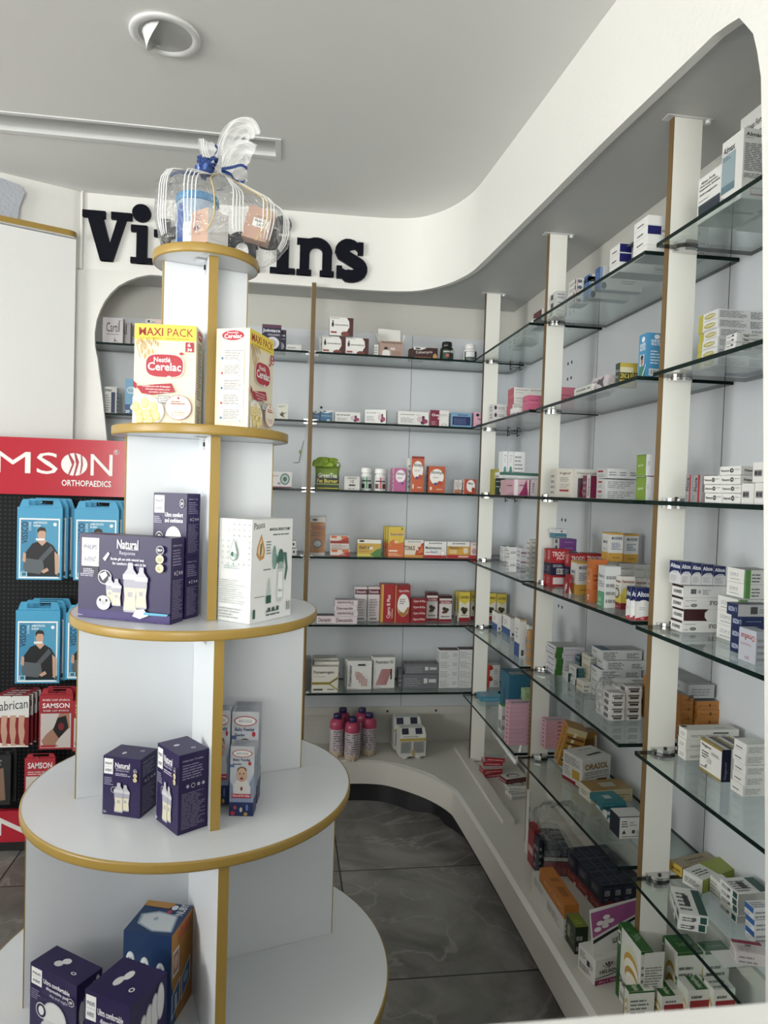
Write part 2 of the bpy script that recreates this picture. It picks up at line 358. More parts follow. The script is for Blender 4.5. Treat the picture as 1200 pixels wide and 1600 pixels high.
# curved white fascia over the shelving, with the full-height wall beside the arched niche and the jamb of the near arch
ZB, ZT = 2.305, ZC
plan = [(-5.5, 1.0), (-1.6, 2.78), (-.905, 3.10), (-.88, 3.116), (-.6, 3.12), (-.2, 3.12), (.2, 3.117), (.40, 3.11), (.50, 3.092), (.565, 3.062), (.62, 3.005), (.665, 2.93), (.695, 2.85), (.718, 2.75), (.728, 2.6), (.748, 2.1), (.762, 1.7), (.775, 1.45), (.785, 1.25), (.80, .90), (.815, .5)]
def smooth_plan(pl, k=4):
    o = []
    for i in range(len(pl)-1):
        p0, p1, p2, p3 = pl[max(i-1,0)], pl[i], pl[i+1], pl[min(i+2, len(pl)-1)]
        for j in range(k):
            t = j/k; o.append(tuple(.5*(2*p1[c]+(p2[c]-p0[c])*t+(2*p0[c]-5*p1[c]+4*p2[c]-p3[c])*t*t+(3*p1[c]-p0[c]-3*p2[c]+p3[c])*t**3) for c in (0, 1)))
    return o+[pl[-1]]
def thick_strip(b, rows, th, m):
    """rows: lists of 3-D points (equal length); a sheet through them, th thick on the side away from the room"""
    nr, nc = len(rows), len(rows[0]); vs = [Vector(p) for rw in rows for p in rw]; nv = []
    for i in range(nr):
        for j in range(nc):
            a_ = Vector(rows[i][min(j+1, nc-1)])-Vector(rows[i][max(j-1, 0)]); nrm = Vector((-a_.y, a_.x, 0)).normalized(); nv.append(vs[i*nc+j]+nrm*th)
    f1 = [(i*nc+j, i*nc+j+1, (i+1)*nc+j+1, (i+1)*nc+j) for i in range(nr-1) for j in range(nc-1)]
    b.add(vs, f1, m, None, True); b.add(nv, [q[::-1] for q in f1], m, None, True)
    A = vs+nv; n = nr*nc
    rim = [(j, j+1) for j in range(nc-1)]+[((nr-1)*nc+j+1, (nr-1)*nc+j) for j in range(nc-1)]+[((i+1)*nc, i*nc) for i in range(nr-1)]+[(i*nc+nc-1, (i+1)*nc+nc-1) for i in range(nr-1)]
    b.add(A, [(q, p, p+n, q+n) for p, q in rim], m)
b = MB(); pl = smooth_plan(plan)
thick_strip(b, [[(x, y, ZB) for x, y in pl], [(x, y, ZT) for x, y in pl]], .022, M_wall)
lower = [p for p in pl if p[0] < -.905]+[(-.905, 3.10)]
thick_strip(b, [[(x, y, 0) for x, y in lower], [(x, y, ZB) for x, y in lower]], .022, M_wall)
edge = [(2.311, -.552), (2.303, -.60), (2.291, -.643), (2.272, -.684), (2.248, -.721), (2.215, -.752), (2.182, -.774), (2.14, -.793), (2.10, -.806), (2.046, -.813), (1.99, -.811), (1.939, -.80), (1.86, -.789), (1.778, -.777), (1.589, -.755), (1.2, -.725), (.8, -.71), (.21, -.70)]
thick_strip(b, [[(-.905, 3.10, z), (-.88, 3.116, z), (x, 3.1195, z)] for z, x in edge[::-1]], .022, M_wall)
e2 = [(2.309, 1.316), (2.306, 1.266), (2.298, 1.22), (2.29, 1.187), (2.26, 1.164), (2.237, 1.147), (2.199, 1.134), (2.147, 1.121), (1.956, 1.104), (1.804, 1.093), (0.58, 1.002), (0.186, 0.977)]
thick_strip(b, [[(.785-.029*(y-1.25), y, z), (.80, .90, z), (.815, .5, z)] for z, y in e2[::-1]], .022, M_wall)
b.add([(-1.168, 2.9605, 2.425), (-1.083, 2.9995, 2.425), (-1.078, 3.0025, 2.50), (-1.06, 3.0105, 2.56), (-1.075, 3.0035, 2.585), (-1.168, 2.9605, 2.60)], [(0, 1, 2, 3, 4, 5)], M_grey, Matrix.Translation((.004, -.009, 0)))
struct(b, 'trim_1')
# soffit board that closes the shelving bays from above
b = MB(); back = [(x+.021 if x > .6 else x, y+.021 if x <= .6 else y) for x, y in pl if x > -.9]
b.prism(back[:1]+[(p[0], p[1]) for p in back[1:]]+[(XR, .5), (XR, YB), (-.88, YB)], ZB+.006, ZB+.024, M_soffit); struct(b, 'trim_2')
# built-in plinth under the shelves, round inside corner, toe kick set back
pf = smooth_plan([(-.70, 3.07), (-.2, 3.07), (.2, 3.072), (.33, 3.078), (.42, 3.07), (.4986, 3.04), (.5975, 2.95), (.664, 2.863), (.706, 2.77), (.717, 2.68), (.729, 2.32), (.735, 1.955), (.742, 1.4), (.75, .55)])
b = MB(); b.prism(pf+[(XR-.021, .55), (XR-.021, YB-.021), (-.70, YB-.021)], .10, .20, M_plinth)
ins = [(x+.055 if x > .6 else x, y+.055 if x <= .66 else y) for x, y in pf]
b.prism(ins+[(XR-.03, .55), (XR-.03, YB-.03), (-.70, YB-.03)], 0, .10, M_black)
lip = [(x+.02 if x > .5 else x, y+.02 if x <= .66 else y) for x, y in pf]
b.add([(x, y, .201) for x, y in pf]+[(x, y, .201) for x, y in lip], [(i, i+1, len(pf)+i+1, len(pf)+i) for i in range(len(pf)-1)], M_wall)
b.box(.83, 2.45, .2, .875, 3.2, .215, M_plinth)
struct(b, 'trim_3')
# ---------------------------------------------------------------- ceiling fittings
t = empty('ceiling_light', (-.35, 1.985, ZC), 'round recessed downlight in the ceiling with a torn paper flap hanging out', 'light')
b = MB(); b.lathe([(.070, -.001), (.092, -.001), (.093, -.006), (.088, -.010), (.074, -.010), (.070, -.004)], M_steel, n=40, cap=False); b.build('rim', t)
b = MB(); b.lathe([(.071, -.003), (.066, -.0025), (.04, -.002), (.001, -.0015)], pmat('frosted_lamp_cover', (.50, .50, .49), .5), n=32, cap=False); b.build('diffuser', t)
b = MB(); vs = []
for i in range(9):
    for j in range(5):
        a_ = math.pi*(.62+.85*i/8); rr_ = .060-.004*j; k = j/4
        vs.append((rr_*math.cos(a_)*(1-.25*k)-.012*k, rr_*math.sin(a_)*(1-.1*k)-.01*k, -.004-.05*k*math.sin(math.pi*(i+.6)/9.2)))
b.add(vs, [(i*5+j, i*5+j+1, i*5+j+6, i*5+j+5) for i in range(8) for j in range(4)], pmat('torn_paper', (.72, .72, .70), .6), None, True); b.build('paper_flap', t)
t = empty('ceiling_light_trough', (SL[0], SL[2], ZC), 'long white rectangular light trough sunk into the ceiling, unlit', 'light')
b = MB(); Ls, Ws = SL[1]-SL[0], SL[3]-SL[2]; mi_ = pmat('grey_trough_lining', (.66, .66, .65), .6)
b.box(.001, .001, .055, Ls-.001, Ws-.001, .062, mi_)
for q in ((.001, .001, Ls-.001, .004), (.001, Ws-.004, Ls-.001, Ws-.001), (Ls-.004, .0045, Ls-.001, Ws-.0045), (.001, .0045, .004, Ws-.0045)): b.box(q[0], q[1], .001, q[2], q[3], .0548, mi_)
b.build('housing', t)
b = MB()
for q in ((-.01, -.008, Ls+.010, .006), (-.01, Ws-.014, Ls+.010, Ws+.010), (Ls-.010, .006, Ls+.010, Ws-.014)): b.box(q[0], q[1], -.004, q[2], q[3], -.0005 if q[1] < 0 else .012, M_steel)
b.build('frame', t)
b = MB(); b.tube([(.1, .066, .035), (Ls-.1, .066, .035)], .012, pmat('unlit_tube', (.5, .5, .5), .3), 10); b.build('lamp_tube', t)
# ---------------------------------------------------------------- cabinet with a gold-edged top on the angled wall
ang = math.degrees(math.atan2(.345, .74)); t = empty('cabinet', (-.905, 3.10, 0), 'tall glossy white wall cabinet with gold-edged top behind the red sign', 'cabinet', None, ang)
b = MB(); b.box(-.53, -.03, 1.45, .012, -.003, 2.415, M_board); b.build('body', t)
b = MB(); pts = [(-.53, -.003), (-.53, -.055)]+[(-.02+.035*math.sin(q), -.02-.035*math.cos(q)) for q in [i*math.pi/12 for i in range(7)]]+[(.015, -.003)]
b.prism(pts, 2.418, 2.441, M_board, None, M_gold); b.build('top_board', t)
# ---------------------------------------------------------------- counter in front of the camera
t = empty('counter', (0, .1, 0), 'white counter top at the bottom edge, close to the viewer', 'counter')
b = MB(); b.box(-.75, -.35, 1.085, .74, .272, 1.12, M_board); b.build('worktop', t)
b = MB(); b.box(-.72, -.30, 0, .72, .235, 1.084, M_lam); b.build('body', t)
# ---------------------------------------------------------------- posts with glass clamps
LV = dict(zip('ABCDEF', (2.013, 1.714, 1.415, 1.12, .819, .513)))
def clamp(t, x, y, z, sgn, r_=.03):
    b = MB(); pts = [(r_*math.cos(q), sgn*r_*.95*math.sin(q)) for q in [i*math.pi/14 for i in range(15)]]
    for z0, z1 in ((-.0168, -.0100), (.0006, .007)): b.prism(pts, z0, z1, M_chrome)
    b.box(-.014, -.002*sgn if sgn > 0 else 0, -.0155, .014, .002 if sgn > 0 else .002, .007, M_chrome)
    b.lathe([(.004, .007), (.004, .010), (.001, .0105)], M_hole, Matrix.Translation((0, sgn*.013, 0)), 10)
    b.build('shelf_clamp', t, (x, y, z))
PO = {1: (.875, .945, 1.546, 1.564), 2: (.870, .932, 2.306, 2.324), 3: (.866, .930, 3.046, 3.062)}
PL = {1: 'white upright post with brown front edge between near and middle glass bays', 2: 'white upright post with brown front edge between middle and corner glass bays', 3: 'white upright post standing in the corner where the two shelf walls meet'}
for k, (x0, x1, y0, y1) in PO.items():
    t = empty('shelf_post', ((x0+x1)/2, (y0+y1)/2, .20), PL[k], 'post', 'shelf posts along the side wall'); hw, hd = (x1-x0)/2, (y1-y0)/2
    b = MB(); b.box(-hw, -hd, .002, hw, hd, ZB-.196, M_post); b.build('upright', t)
    b = MB(); b.box(-hw-.0025, -hd, .002, -hw-.0002, hd, ZB-.196, M_wood if k < 3 else pmat('dark_brown_edge_band', (.06, .035, .02), .5)); b.build('edge_strip', t)
    b = MB(); b.box(-hw-.02, -hd-.006, ZB-.1955, hw+.022, hd+.004, ZB-.1915, M_steel); b.lathe([(.006, -.008), (.006, 0)], M_steel, Matrix.Translation((hw+.014, -hd, ZB-.196)), 10); b.build('top_plate', t)
    for l, z in LV.items():
        clamp(t, .003, -hd-.0005, z-.20, -1); clamp(t, .003, hd+.0005, z-.20, 1)
for px_, lab in ((.102, 'brown-edged upright post in the middle of the back wall shelves'),):
    t = empty('shelf_post', (px_, 3.075, .20), lab, 'post', 'shelf posts along the back wall')
    b = MB(); b.box(-.009, 0, .002, .009, .06, ZB-.196, M_post, front=M_wood); b.build('upright', t)
    b = MB(); b.box(-.0095, -.0025, .002, .0095, -.0002, ZB-.196, M_wood); b.build('edge_strip', t)
    for l, z in LV.items():
        for s in (-1, 1):
            b = MB()
            for z0, z1 in ((-.014, -.0088), (.0008, .006)): b.box(s*.0098 if s > 0 else -.0278, .012, z0, .0278 if s > 0 else -.0098, .034, z1, M_chrome)
            b.build('shelf_clamp', t, (0, 0, z-.20))
# ---------------------------------------------------------------- glass shelves, each pane a thing
def shelf(pts, z, label, group, hook=None):
    b = MB(); b.prism(pts, z-.0095, z, M_glass, None, M_edge); o = tag(b.build('glass_shelf'), label, 'shelf', group)
    if hook:
        b = MB()
        for hx, hy in hook: b.tube([(hx, hy, z-.0085), (hx, hy, z-.016), (hx-.004, hy-.012, z-.03), (hx+.006, hy-.018, z-.022)], .0022, M_hole, 5)
        b.tube([(hook[0][0], hook[0][1], z-.018), (hook[1][0], hook[1][1], z-.0118)], .0016, M_hole, 5); b.build('shelf_bracket', o)
    return o
FX = {'A': (.840, .838, .820, .818), 'B': (.845, .832, .840, .829), 'C': (.840, .835, .82, .826), 'D': (.829, .845, .815, .826), 'E': (.840, .824, .824, .832), 'F': (.843, .836, .822, .821)}
LN = dict(zip('ABCDEF', ('top', 'second', 'third', 'fourth', 'fifth', 'lowest')))
for l, z in LV.items():
    f1, f2n, f2f, f3n = FX[l]; wl = XR-.009
    shelf([(f1, .62), (wl, .62), (wl, 1.541), (f1, 1.541)], z, LN[l]+' glass shelf of the near bay, between the post and the white jamb', 'glass shelves of the side wall')
    shelf([(f2n, 1.590), (wl, 1.585), (wl, 2.300), (f2f, 2.300)], z, LN[l]+' glass shelf of the middle bay, between the two brown-edged posts', 'glass shelves of the side wall')
    s3 = shelf([(f3n, 2.332), (wl, 2.33), (wl, 3.04), (.82, 3.04)], z, LN[l]+' glass shelf of the corner bay of the side wall', 'glass shelves of the side wall')
    shelf([(.118, 3.07), (.835, 3.067), (.835, 3.072), (1.06, 3.072), (1.06, 3.318), (.118, 3.318)], z, LN[l]+' glass shelf of the back wall, beside the corner post', 'glass shelves of the back wall', ((1.045, 3.09), (1.0, 3.09)))
    shelf([(-.845, 3.142), (-.845, 3.318), (.086, 3.318), (.086, 3.07), (-.62, 3.07), (-.66, 3.142)][::-1], z, LN[l]+' glass shelf running behind the tiered stand into the arched niche', 'glass shelves of the back wall')
b = MB(); b.tube([(0.9402,2.9800,0.3688), (0.8354,2.3450,0.4723)], .009, M_steel, 4); b.tube([(0.8354,2.3450,0.4723), (0.8518,2.3450,0.5337)], .006, M_steel, 4); b.build('support_rail', s3)

# ================================================================ VITAMINS lettering on the fascia
sg = empty('wall_sign', (-.30, 3.119, 2.33), 'dark navy foam letters reading Vitamins on the white fascia', 'sign')
def ribbon(b, pts, wd, th=.02, m=M_navy):
    """flat stroke of width wd (number or list) along pts in x,z, th thick toward the room"""
    n = len(pts); L_ = []; R_ = []
    for i, p in enumerate(pts):
        a_ = Vector(pts[min(i+1, n-1)])-Vector(pts[max(i-1, 0)]); a_ = a_.normalized(); q = (wd[i] if isinstance(wd, (list, tuple)) else wd)/2
        L_.append((p[0]-a_.y*q, p[1]+a_.x*q)); R_.append((p[0]+a_.y*q, p[1]-a_.x*q))
    for i in range(n-1): slab(b, [R_[i], R_[i+1], L_[i+1], L_[i]], th, m)
def slab(b, pts, th=.02, m=M_navy):
    th += .0004*len(b.f)/14
    ar = sum(pts[i][0]*pts[(i+1) % len(pts)][1]-pts[(i+1) % len(pts)][0]*pts[i][1] for i in range(len(pts)))
    if ar < 0: pts = pts[::-1]
    b.prism(pts, 0, th, m, Matrix.Rotation(math.pi/2, 4, 'X'))
def rect(b, x0, z0, x1, z1): slab(b, [(x0, z0), (x1, z0), (x1, z1), (x0, z1)])
def arc(cx, cz, rx, rz, a0, a1, n=12): return [(cx+rx*math.cos(math.radians(a0+(a1-a0)*i/n)), cz+rz*math.sin(math.radians(a0+(a1-a0)*i/n))) for i in range(n+1)]
def letter(ch, x0, x1, zb, hx):
    b = MB(); w_ = x1-x0; h = hx
    if ch == 'V':
        slab(b, [(.07*w_, .97*h), (.39*w_, .97*h), (.62*w_, .12*h), (.60*w_, 0), (.37*w_, 0)]); slab(b, [(.40*w_, 0), (.62*w_, 0), (.92*w_, .97*h), (.74*w_, .97*h), (.52*w_, .2*h)])
        rect(b, 0, .86*h, .46*w_, h); rect(b, .58*w_, .86*h, w_, h)
    if ch == 'i':
        rect(b, .26*w_, 0, .74*w_, h); rect(b, 0, 0, w_, .15*h); rect(b, 0, .83*h, .5*w_, h); slab(b, arc(.46*w_, 1.33*h, .038, .036, 0, 342, 19))
    if ch == 't':
        rect(b, .26*w_, .18*h, .60*w_, 1.22*h); rect(b, 0, .74*h, .92*w_, .92*h); ribbon(b, arc(.72*w_, .30*h, .29*w_, .22*h, 180, 330, 10), .052)
    if ch == 'n' or ch == 'm':
        k = 1 if ch == 'n' else 2; u = w_/(k+.62); sw = .3*u if k == 2 else .25*w_
        rect(b, .08*w_, 0, .08*w_+sw, h); rect(b, 0, 0, .08*w_+sw+.06*w_, .15*h); rect(b, 0, .84*h, .15*w_, h)
        for q in range(k):
            xa = .08*w_+sw*.5+(w_-.16*w_-sw)/k*q; xb = xa+(w_-.16*w_-sw)/k
            ribbon(b, arc((xa+xb)/2+.01*w_, .62*h, (xb-xa)/2, .29*h, 170, 0, 12), .042); rect(b, xb-sw/2, 0, xb+sw/2, .66*h); rect(b, xb-sw/2-.06*w_, 0, xb+sw/2+.06*w_, .15*h)
    if ch == 'a':
        ribbon(b, arc(.45*w_, .70*h, .30*w_, .22*h, 160, 0, 10), .04); rect(b, .62*w_, 0, .86*w_, .72*h); rect(b, .62*w_, 0, w_, .14*h); slab(b, arc(.40*w_, .28*h, .36*w_, .28*h, 0, 342, 19))
    if ch == 's':
        pts = arc(.5*w_, .73*h, .33*w_, .20*h, 25, 200, 10)+arc(.5*w_, .27*h, .36*w_, .20*h, 75, -160, 14)[1:]
        ribbon(b, pts, [.030]*3+[.040, .047]+[.053]*(len(pts)-8)+[.040, .034, .030]); rect(b, .72*w_, .66*h, .90*w_, h); rect(b, .04*w_, 0, .22*w_, .33*h)
    b.build('letter', sg, (x0+.30, 0, zb-2.33))
for ch, x0, x1, zb, hx in (('V', -0.8655, -0.6677, 2.345, .204), ('i', -0.6704, -0.5807, 2.345, .158), ('t', -0.5767, -0.4662, 2.345, .158),
                           ('a', -.545, -.405, 2.345, .158), ('m', -.395, -.13, 2.345, .158), ('i', -0.0904, 0.0182, 2.347, .158), ('n', 0.0238, 0.1903, 2.347, .158), ('s', 0.1932, 0.3277, 2.345, .160)):
    letter(ch, x0, x1, zb, hx)

# ================================================================ round tiered display stand
SC = (-.173, 1.5); TZ = (.3942, .7927, 1.1614, 1.5308, 1.885); TR = (.4215, .3267, .2454, .1746, .1035); FL = (.40, .318, .232, .150, .086)
st = empty('display_stand', (SC[0], SC[1], 0), 'white round tiered display stand with gold edges in the middle of the shop', 'display stand', None, 16.)
for i in range(5):
    b = MB(); n = 96; pts = [(TR[i]*math.cos(6.283185*k/n), TR[i]*math.sin(6.283185*k/n)) for k in range(n)]
    b.prism(pts, -.018, 0, M_lam); dsc = b.build('shelf_disc', st, (0, 0, TZ[i]))
    b = MB(); r0 = TR[i]; b.lathe([(r0-.0005, -.0185), (r0+.0022, -.0178), (r0+.0028, -.014), (r0+.0028, -.004), (r0+.0022, -.0004), (r0-.0005, .0004)], M_gold, None, n, False); b.build('edge_band', dsc)
    z1 = TZ[i]-.0185; z0 = TZ[i-1]+.0005 if i else .002; L_ = FL[i]
    for k, a_ in enumerate((0, 90, 180, 270)):
        s0 = .0095 if a_ in (90, 270) else -.0
        b = MB(); b.box(s0, -.009, z0, L_-.0022, .009, z1, M_lam); fp = b.build('fin_panel', st, (0, 0, 0), a_)
        b = MB(); b.box(L_-.002, -.009, z0, L_, .009, z1, M_gold); b.build('edge_strip', fp)
        if a_ != 90:                                        # plastic corner blocks under the disc
            b = MB(); q = L_*(.62 if a_ == 270 else .45); s = -1 if a_ in (270, 180) else 1
            b.box(q-.010, s*.0092, z1-.026, q+.010, s*.0115, z1, M_chrome); b.box(q-.010, s*.0092, z1-.003, q+.010, s*.030, z1-.0005, M_chrome)
            b.box(q-.004, s*.0117, z1-.018, q+.004, s*.0135, z1-.010, M_hole); b.build('corner_bracket', st, (0, 0, 0), a_)
b = MB(); b.lathe([(.44, .001), (.44, .03), (.436, .034), (0.01, .034)], M_lam, None, 64); 
PU, PUD, WH, PK, GY = '#24154c', '#160e2e', '#e9e9e6', '#1a1a1e', '#77777a'
SG = 'boxes on the round display stand'
# cream cereal boxes ------------------------------------------------------------------------------
CR, RD, YE = '#efe3c6', '#b3122b', '#f6d90e'
def banana(u, v, r_): return [E(u, v, r_*1.25, r_, '#e9c64c'), E(u-.004, v+.003, r_*1.0, r_*.8, '#f4e29a'), E(u, v, r_*.32, r_*.26, '#e0cf8a', 10)]
def logo(u0, v0, u1, v1):
    cx, cy, hx, hy = (u0+u1)/2, (v0+v1)/2, (u1-u0)/2, (v1-v0)/2
    bl = lambda k: [(cx+hx*k*(abs(math.cos(q))**.55)*(1 if math.cos(q) > 0 else -1), cy+hy*k*(abs(math.sin(q))**.7)*(1 if math.sin(q) > 0 else -1)) for q in [6.28319*j/36 for j in range(36)]]
    return [P(bl(1.06), '#f3e6e0'), P(bl(1), '#bd1730'), E(u1-.1*hx, v1+.12*hy, .12*hx, .12*hy, '#bd1730', 12), E(cx+.25*hx, v0, .12*hx, .12*hy, '#f3e6e0', 12),
            T('Nestlé', u0+.42*hx, cy+.30*hy, cx+.32*hx, cy+.74*hy, '#f5eeee'), T('Cerelac', u0+.10*hx, cy-.45*hy, u1-.10*hx, cy+.28*hy, '#ffffff')]
wheat = [q for k in range(9) for q in (E(.06+.03*k+.02*(k % 2), .82-.035*(k % 4)-.012*k, .016, .030, '#d8b06a', 10), E(.10+.035*k, .84-.02*(k % 3), .012, .026, '#c79a55', 10))]+[P([(.02, .83), (.10, .66), (.108, .66), (.03, .83)], '#b98d4a'), P([(.1, .84), (.2, .70), (.208, .70), (.11, .84)], '#c39a58')]
cer_front = [R(0, .842, 1, 1, YE), T('MAXI', .07, .885, .46, .965, '#a3121f'), T('PACK', .53, .885, .95, .965, '#a3121f', ''), T('12 x fruitpapjes / panades de fruits', .12, .852, .88, .872, '#8a6a10', '')]+wheat+[
    R(.83, .735, .965, .83, '#b3122b'), T('6', .865, .785, .915, .822, '#ffffff'), T('36', .86, .742, .94, .772, '#ffffff')]+logo(.20, .475, .80, .70)+[
    P([(0, .43), (0, .37), (.05, .345), (.06, .40)], '#a8152c'), P([(.05, .375), (.36, .40), (.62, .415), (.68, .33), (.30, .295), (.14, .305)], '#b3122b'), T('Ontbijtkoren met fruitpapjes', .14, .365, .60, .388, '#f0dede'), T('Céréale biscuitée pour', .20, .338, .60, .358, '#f0dede'), T('panades de fruits', .26, .312, .58, .330, '#f0dede'),
    E(.17, .13, .34, .165, '#d9d6cf', 30), E(.165, .13, .31, .145, '#f7f5f0', 30)]+banana(.20, .21, .055)+banana(.34, .17, .055)+banana(.10, .12, .05)+banana(.05, .17, .05)+banana(.23, .09, .06)+banana(.38, .085, .05)+banana(.12, .05, .05)+banana(.28, .035, .05)+[R(0, -.001, .001, .0, CR),
    R(.415, .215, .60, .285, '#3c5a86'), R(.423, .221, .592, .279, '#efe8d8'), T('NO ADDED', .44, .253, .575, .270, '#32507c'), T('SUGARS', .45, .230, .565, .247, '#32507c'),
    E(.745, .175, .215, .125, '#a8303c', 36), E(.745, .175, .208, .120, '#f2e8d2', 36), E(.745, .268, .018, .014, '#b3122b', 8), N(.63, .205, .87, .25, 2, '#b05a58'), T('IRON AND ZINC', .62, .205, .87, .222, '#b3424a', ''), T('12 VITAMINS', .62, .115, .86, .133, '#b3424a', ''), T('& CALCIUM', .65, .092, .84, .108, '#b3424a', ''), T('800 g', .80, .012, .95, .03, '#444444', '')]
cer_side = [T('Cerelac', .22, .915, .80, .955, '#ffffff')]
cer_sideF = [E(.5, .93, .36, .058, '#f0e0d8', 26), E(.5, .93, .335, .05, '#bd1730', 26), T('Nestlé', .33, .95, .66, .966, '#f5eeee'), T('Cerelac', .24, .90, .76, .945, '#ffffff'), R(.14, .07, .86, .82, '#c9c2ae'), R(.15, .075, .85, .815, '#f4f0e4')]+[q for k in range(5) for q in (N(.26, .69-.15*k, .82, .79-.15*k, 6, '#8a8580'), E(.20, .70-.15*k, .035, .014, ('#3f6e9a', '#b8443c')[k % 2], 10), E(.72, .675-.15*k, .06, .016, '#b9c4cf', 10))]
cer_R = [E(.5, .93, .34, .05, '#bd1730', 20), T('Cerelac', .25, .91, .75, .95, '#ffffff'), N(.2, .28, .8, .86, 22, '#6f6a62'), N(.2, .04, .8, .22, 9, '#2a2826')]
bx((-0.2298,1.419,1.5313,0.1158,0.068,0.1903,-4.0), dict(c=CR, F=cer_front, R=cer_R, L=cer_R), '', 'P', name='cereal_box', full='cream cereal box with yellow top band showing its full front, on the upper tier', group='cereal boxes on the stand')
bx((-0.0851,1.4436,1.5313,0.12,0.07,0.1919,68.9), dict(c=CR, F=cer_front, L=cer_sideF, R=cer_R), '', 'P', name='cereal_box', full='cream cereal box with its text side turned to the front, on the upper tier', group='cereal boxes on the stand')
# purple baby bottle boxes ------------------------------------------------------------------------
def bottle(u, v, w_, h_, full=.6):
    g = '#c9c9ce'
    return [P([(u-w_*.5, v+.04*h_), (u-w_*.42, v), (u+w_*.42, v), (u+w_*.5, v+.04*h_), (u+w_*.42, v+.30*h_), (u+w_*.5, v+.52*h_), (u+w_*.5, v+.64*h_), (u-w_*.5, v+.64*h_), (u-w_*.5, v+.52*h_), (u-w_*.42, v+.30*h_)], '#a5a2b2'),
            P([(u-w_*.44, v+.04*h_), (u+w_*.44, v+.04*h_), (u+w_*.38, v+.30*h_), (u+w_*.44, v+full*h_*.8), (u-w_*.44, v+full*h_*.8), (u-w_*.38, v+.30*h_)], '#d6cdb2'), R(u-.18*w_, v+.30*h_, u+.18*w_, v+.40*h_, '#a9a7ad'),
            R(u-w_*.55, v+.64*h_, u+w_*.55, v+.74*h_, g), P([(u-w_*.5, v+.74*h_), (u+w_*.5, v+.74*h_), (u+w_*.22, v+.85*h_), (u+w_*.17, v+.97*h_), (u-w_*.17, v+.97*h_), (u-w_*.22, v+.85*h_)], '#b9b7c2')]
badge = lambda u0, v0, u1, v1: [R(u0, v0, u1, v1, '#eeeeec'), T('PHILIPS', u0+.12*(u1-u0), v0+.60*(v1-v0), u1-.12*(u1-u0), v0+.76*(v1-v0), '#2a1a60'), R(u0, v0+.47*(v1-v0), u1, v0+.485*(v1-v0), '#9a9aa6'), T('AVENT', u0+.14*(u1-u0), v0+.15*(v1-v0), u1-.14*(u1-u0), v0+.33*(v1-v0), '#2a1a60', '')]
dots = lambda u, v, rx, ry: [E(u, v, rx, ry, '#d8d6e0', 16), E(u, v, rx*.88, ry*.88, '#1c1238', 16), E(u, v-2.1*ry, rx, ry, '#e8d9a2', 16), E(u, v-4.2*ry, rx, ry, '#e8d9a2', 16), T('0m+', u-rx*.6, v-ry*.3, u+rx*.6, v+ry*.35, '#ffffff'), N(u-rx*.6, v-2.5*ry, u+rx*.6, v-1.7*ry, 2, '#5a4c22'), N(u-rx*.6, v-4.6*ry, u+rx*.6, v-3.8*ry, 2, '#5a4c22')]
side = [T('3 biberons / 3 rusten', .12, .90, .80, .925, '#c9c4dc', ''), N(.12, .68, .9, .88, 6, '#8d86a8'), E(.30, .585, .05, .022, '#b9b4cc', 12), E(.48, .585, .065, .03, '#d9d6e4', 14), E(.48, .585, .05, .023, PUD, 14), E(.66, .585, .05, .022, '#b9b4cc', 12), E(.82, .585, .05, .022, '#b9b4cc', 12), N(.10, .06, .92, .52, 20, '#7f7899')]
av_big = [R(0, 0, 1, .10, '#301c66')]+badge(.035, .62, .225, .955)+[R(.035, .50, .225, .615, PUD), N(.055, .52, .20, .60, 4, '#c9c4dc'), T('Natural', .425, .845, .655, .955, '#f2f0f6'), R(.52, .838, .66, .842, '#f2f0f6'), T('Response', .455, .765, .625, .822, '#cfcae0', ''), T('Bottle gift set with natural teat', .36, .700, .72, .74, '#e4e1ee'), T('for newborn and more to be', .38, .655, .74, .69, '#e4e1ee'), P([(.275, .72), (.33, .80), (.35, .78), (.30, .69)], '#e6e4ec'),
    E(.30, .50, .075, .085, '#e8e6ee', 22), E(.30, .50, .068, .077, PUD, 22), P([(.24, .53), (.31, .57), (.33, .52), (.28, .46)], '#d9d7e0'), N(.03, .50, .23, .54, 2, '#bdb8d2')]+bottle(.36, .20, .085, .32)+bottle(.435, .17, .10, .33)+bottle(.585, .11, .145, .60)+bottle(.705, .16, .125, .50)+[
    E(.30, .20, .075, .085, '#e4e4e6', 20), E(.30, .20, .03, .03, '#b5b5ba', 12), E(.265, .23, .012, .02, PUD, 8), E(.335, .23, .012, .02, PUD, 8), P([(.62, .07), (.66, .15), (.74, .16), (.79, .09), (.70, .045)], '#e2e2e4'), P([(.74, .095), (.98, .10), (1.0, .125), (.80, .125), (.74, .13)], '#4aa6c6'), T('0m+', .02, .03, .08, .05, '#cfcae0', '')]+dots(.90, .86, .042, .05)
av_small = badge(.03, .70, .27, .96)+[T('Natural', .33, .82, .72, .91, '#f2f0f6'), R(.34, .805, .72, .81, '#f2f0f6'), T('Response', .36, .755, .70, .795, '#cfcae0', ''), N(.34, .69, .80, .745, 2, '#cfcae0'), N(.05, .52, .30, .66, 5, '#a9a3c0'), E(.32, .44, .09, .055, '#d9d6e4', 16), E(.32, .44, .08, .048, PUD, 16)]+bottle(.62, .10, .22, .46)+bottle(.45, .07, .24, .52)+dots(.88, .80, .05, .035)+[T('2x', .05, .05, .14, .09, '#cfcae0')]
av_top = [E(.35, .6, .10, .05, '#cfcdd6', 14), E(.66, .25, .07, .05, '#cfcdd6', 14), E(.66, .25, .04, .03, PU, 10)]
bx((-0.2834,1.3685,1.1619,0.044,0.198,0.1586,66.6), dict(c=PU, L=av_big, F=side, T=av_top), '', 'P', name='baby_bottle_box', full='large purple gift box picturing four baby bottles and a blue brush on the middle tier', group=SG)
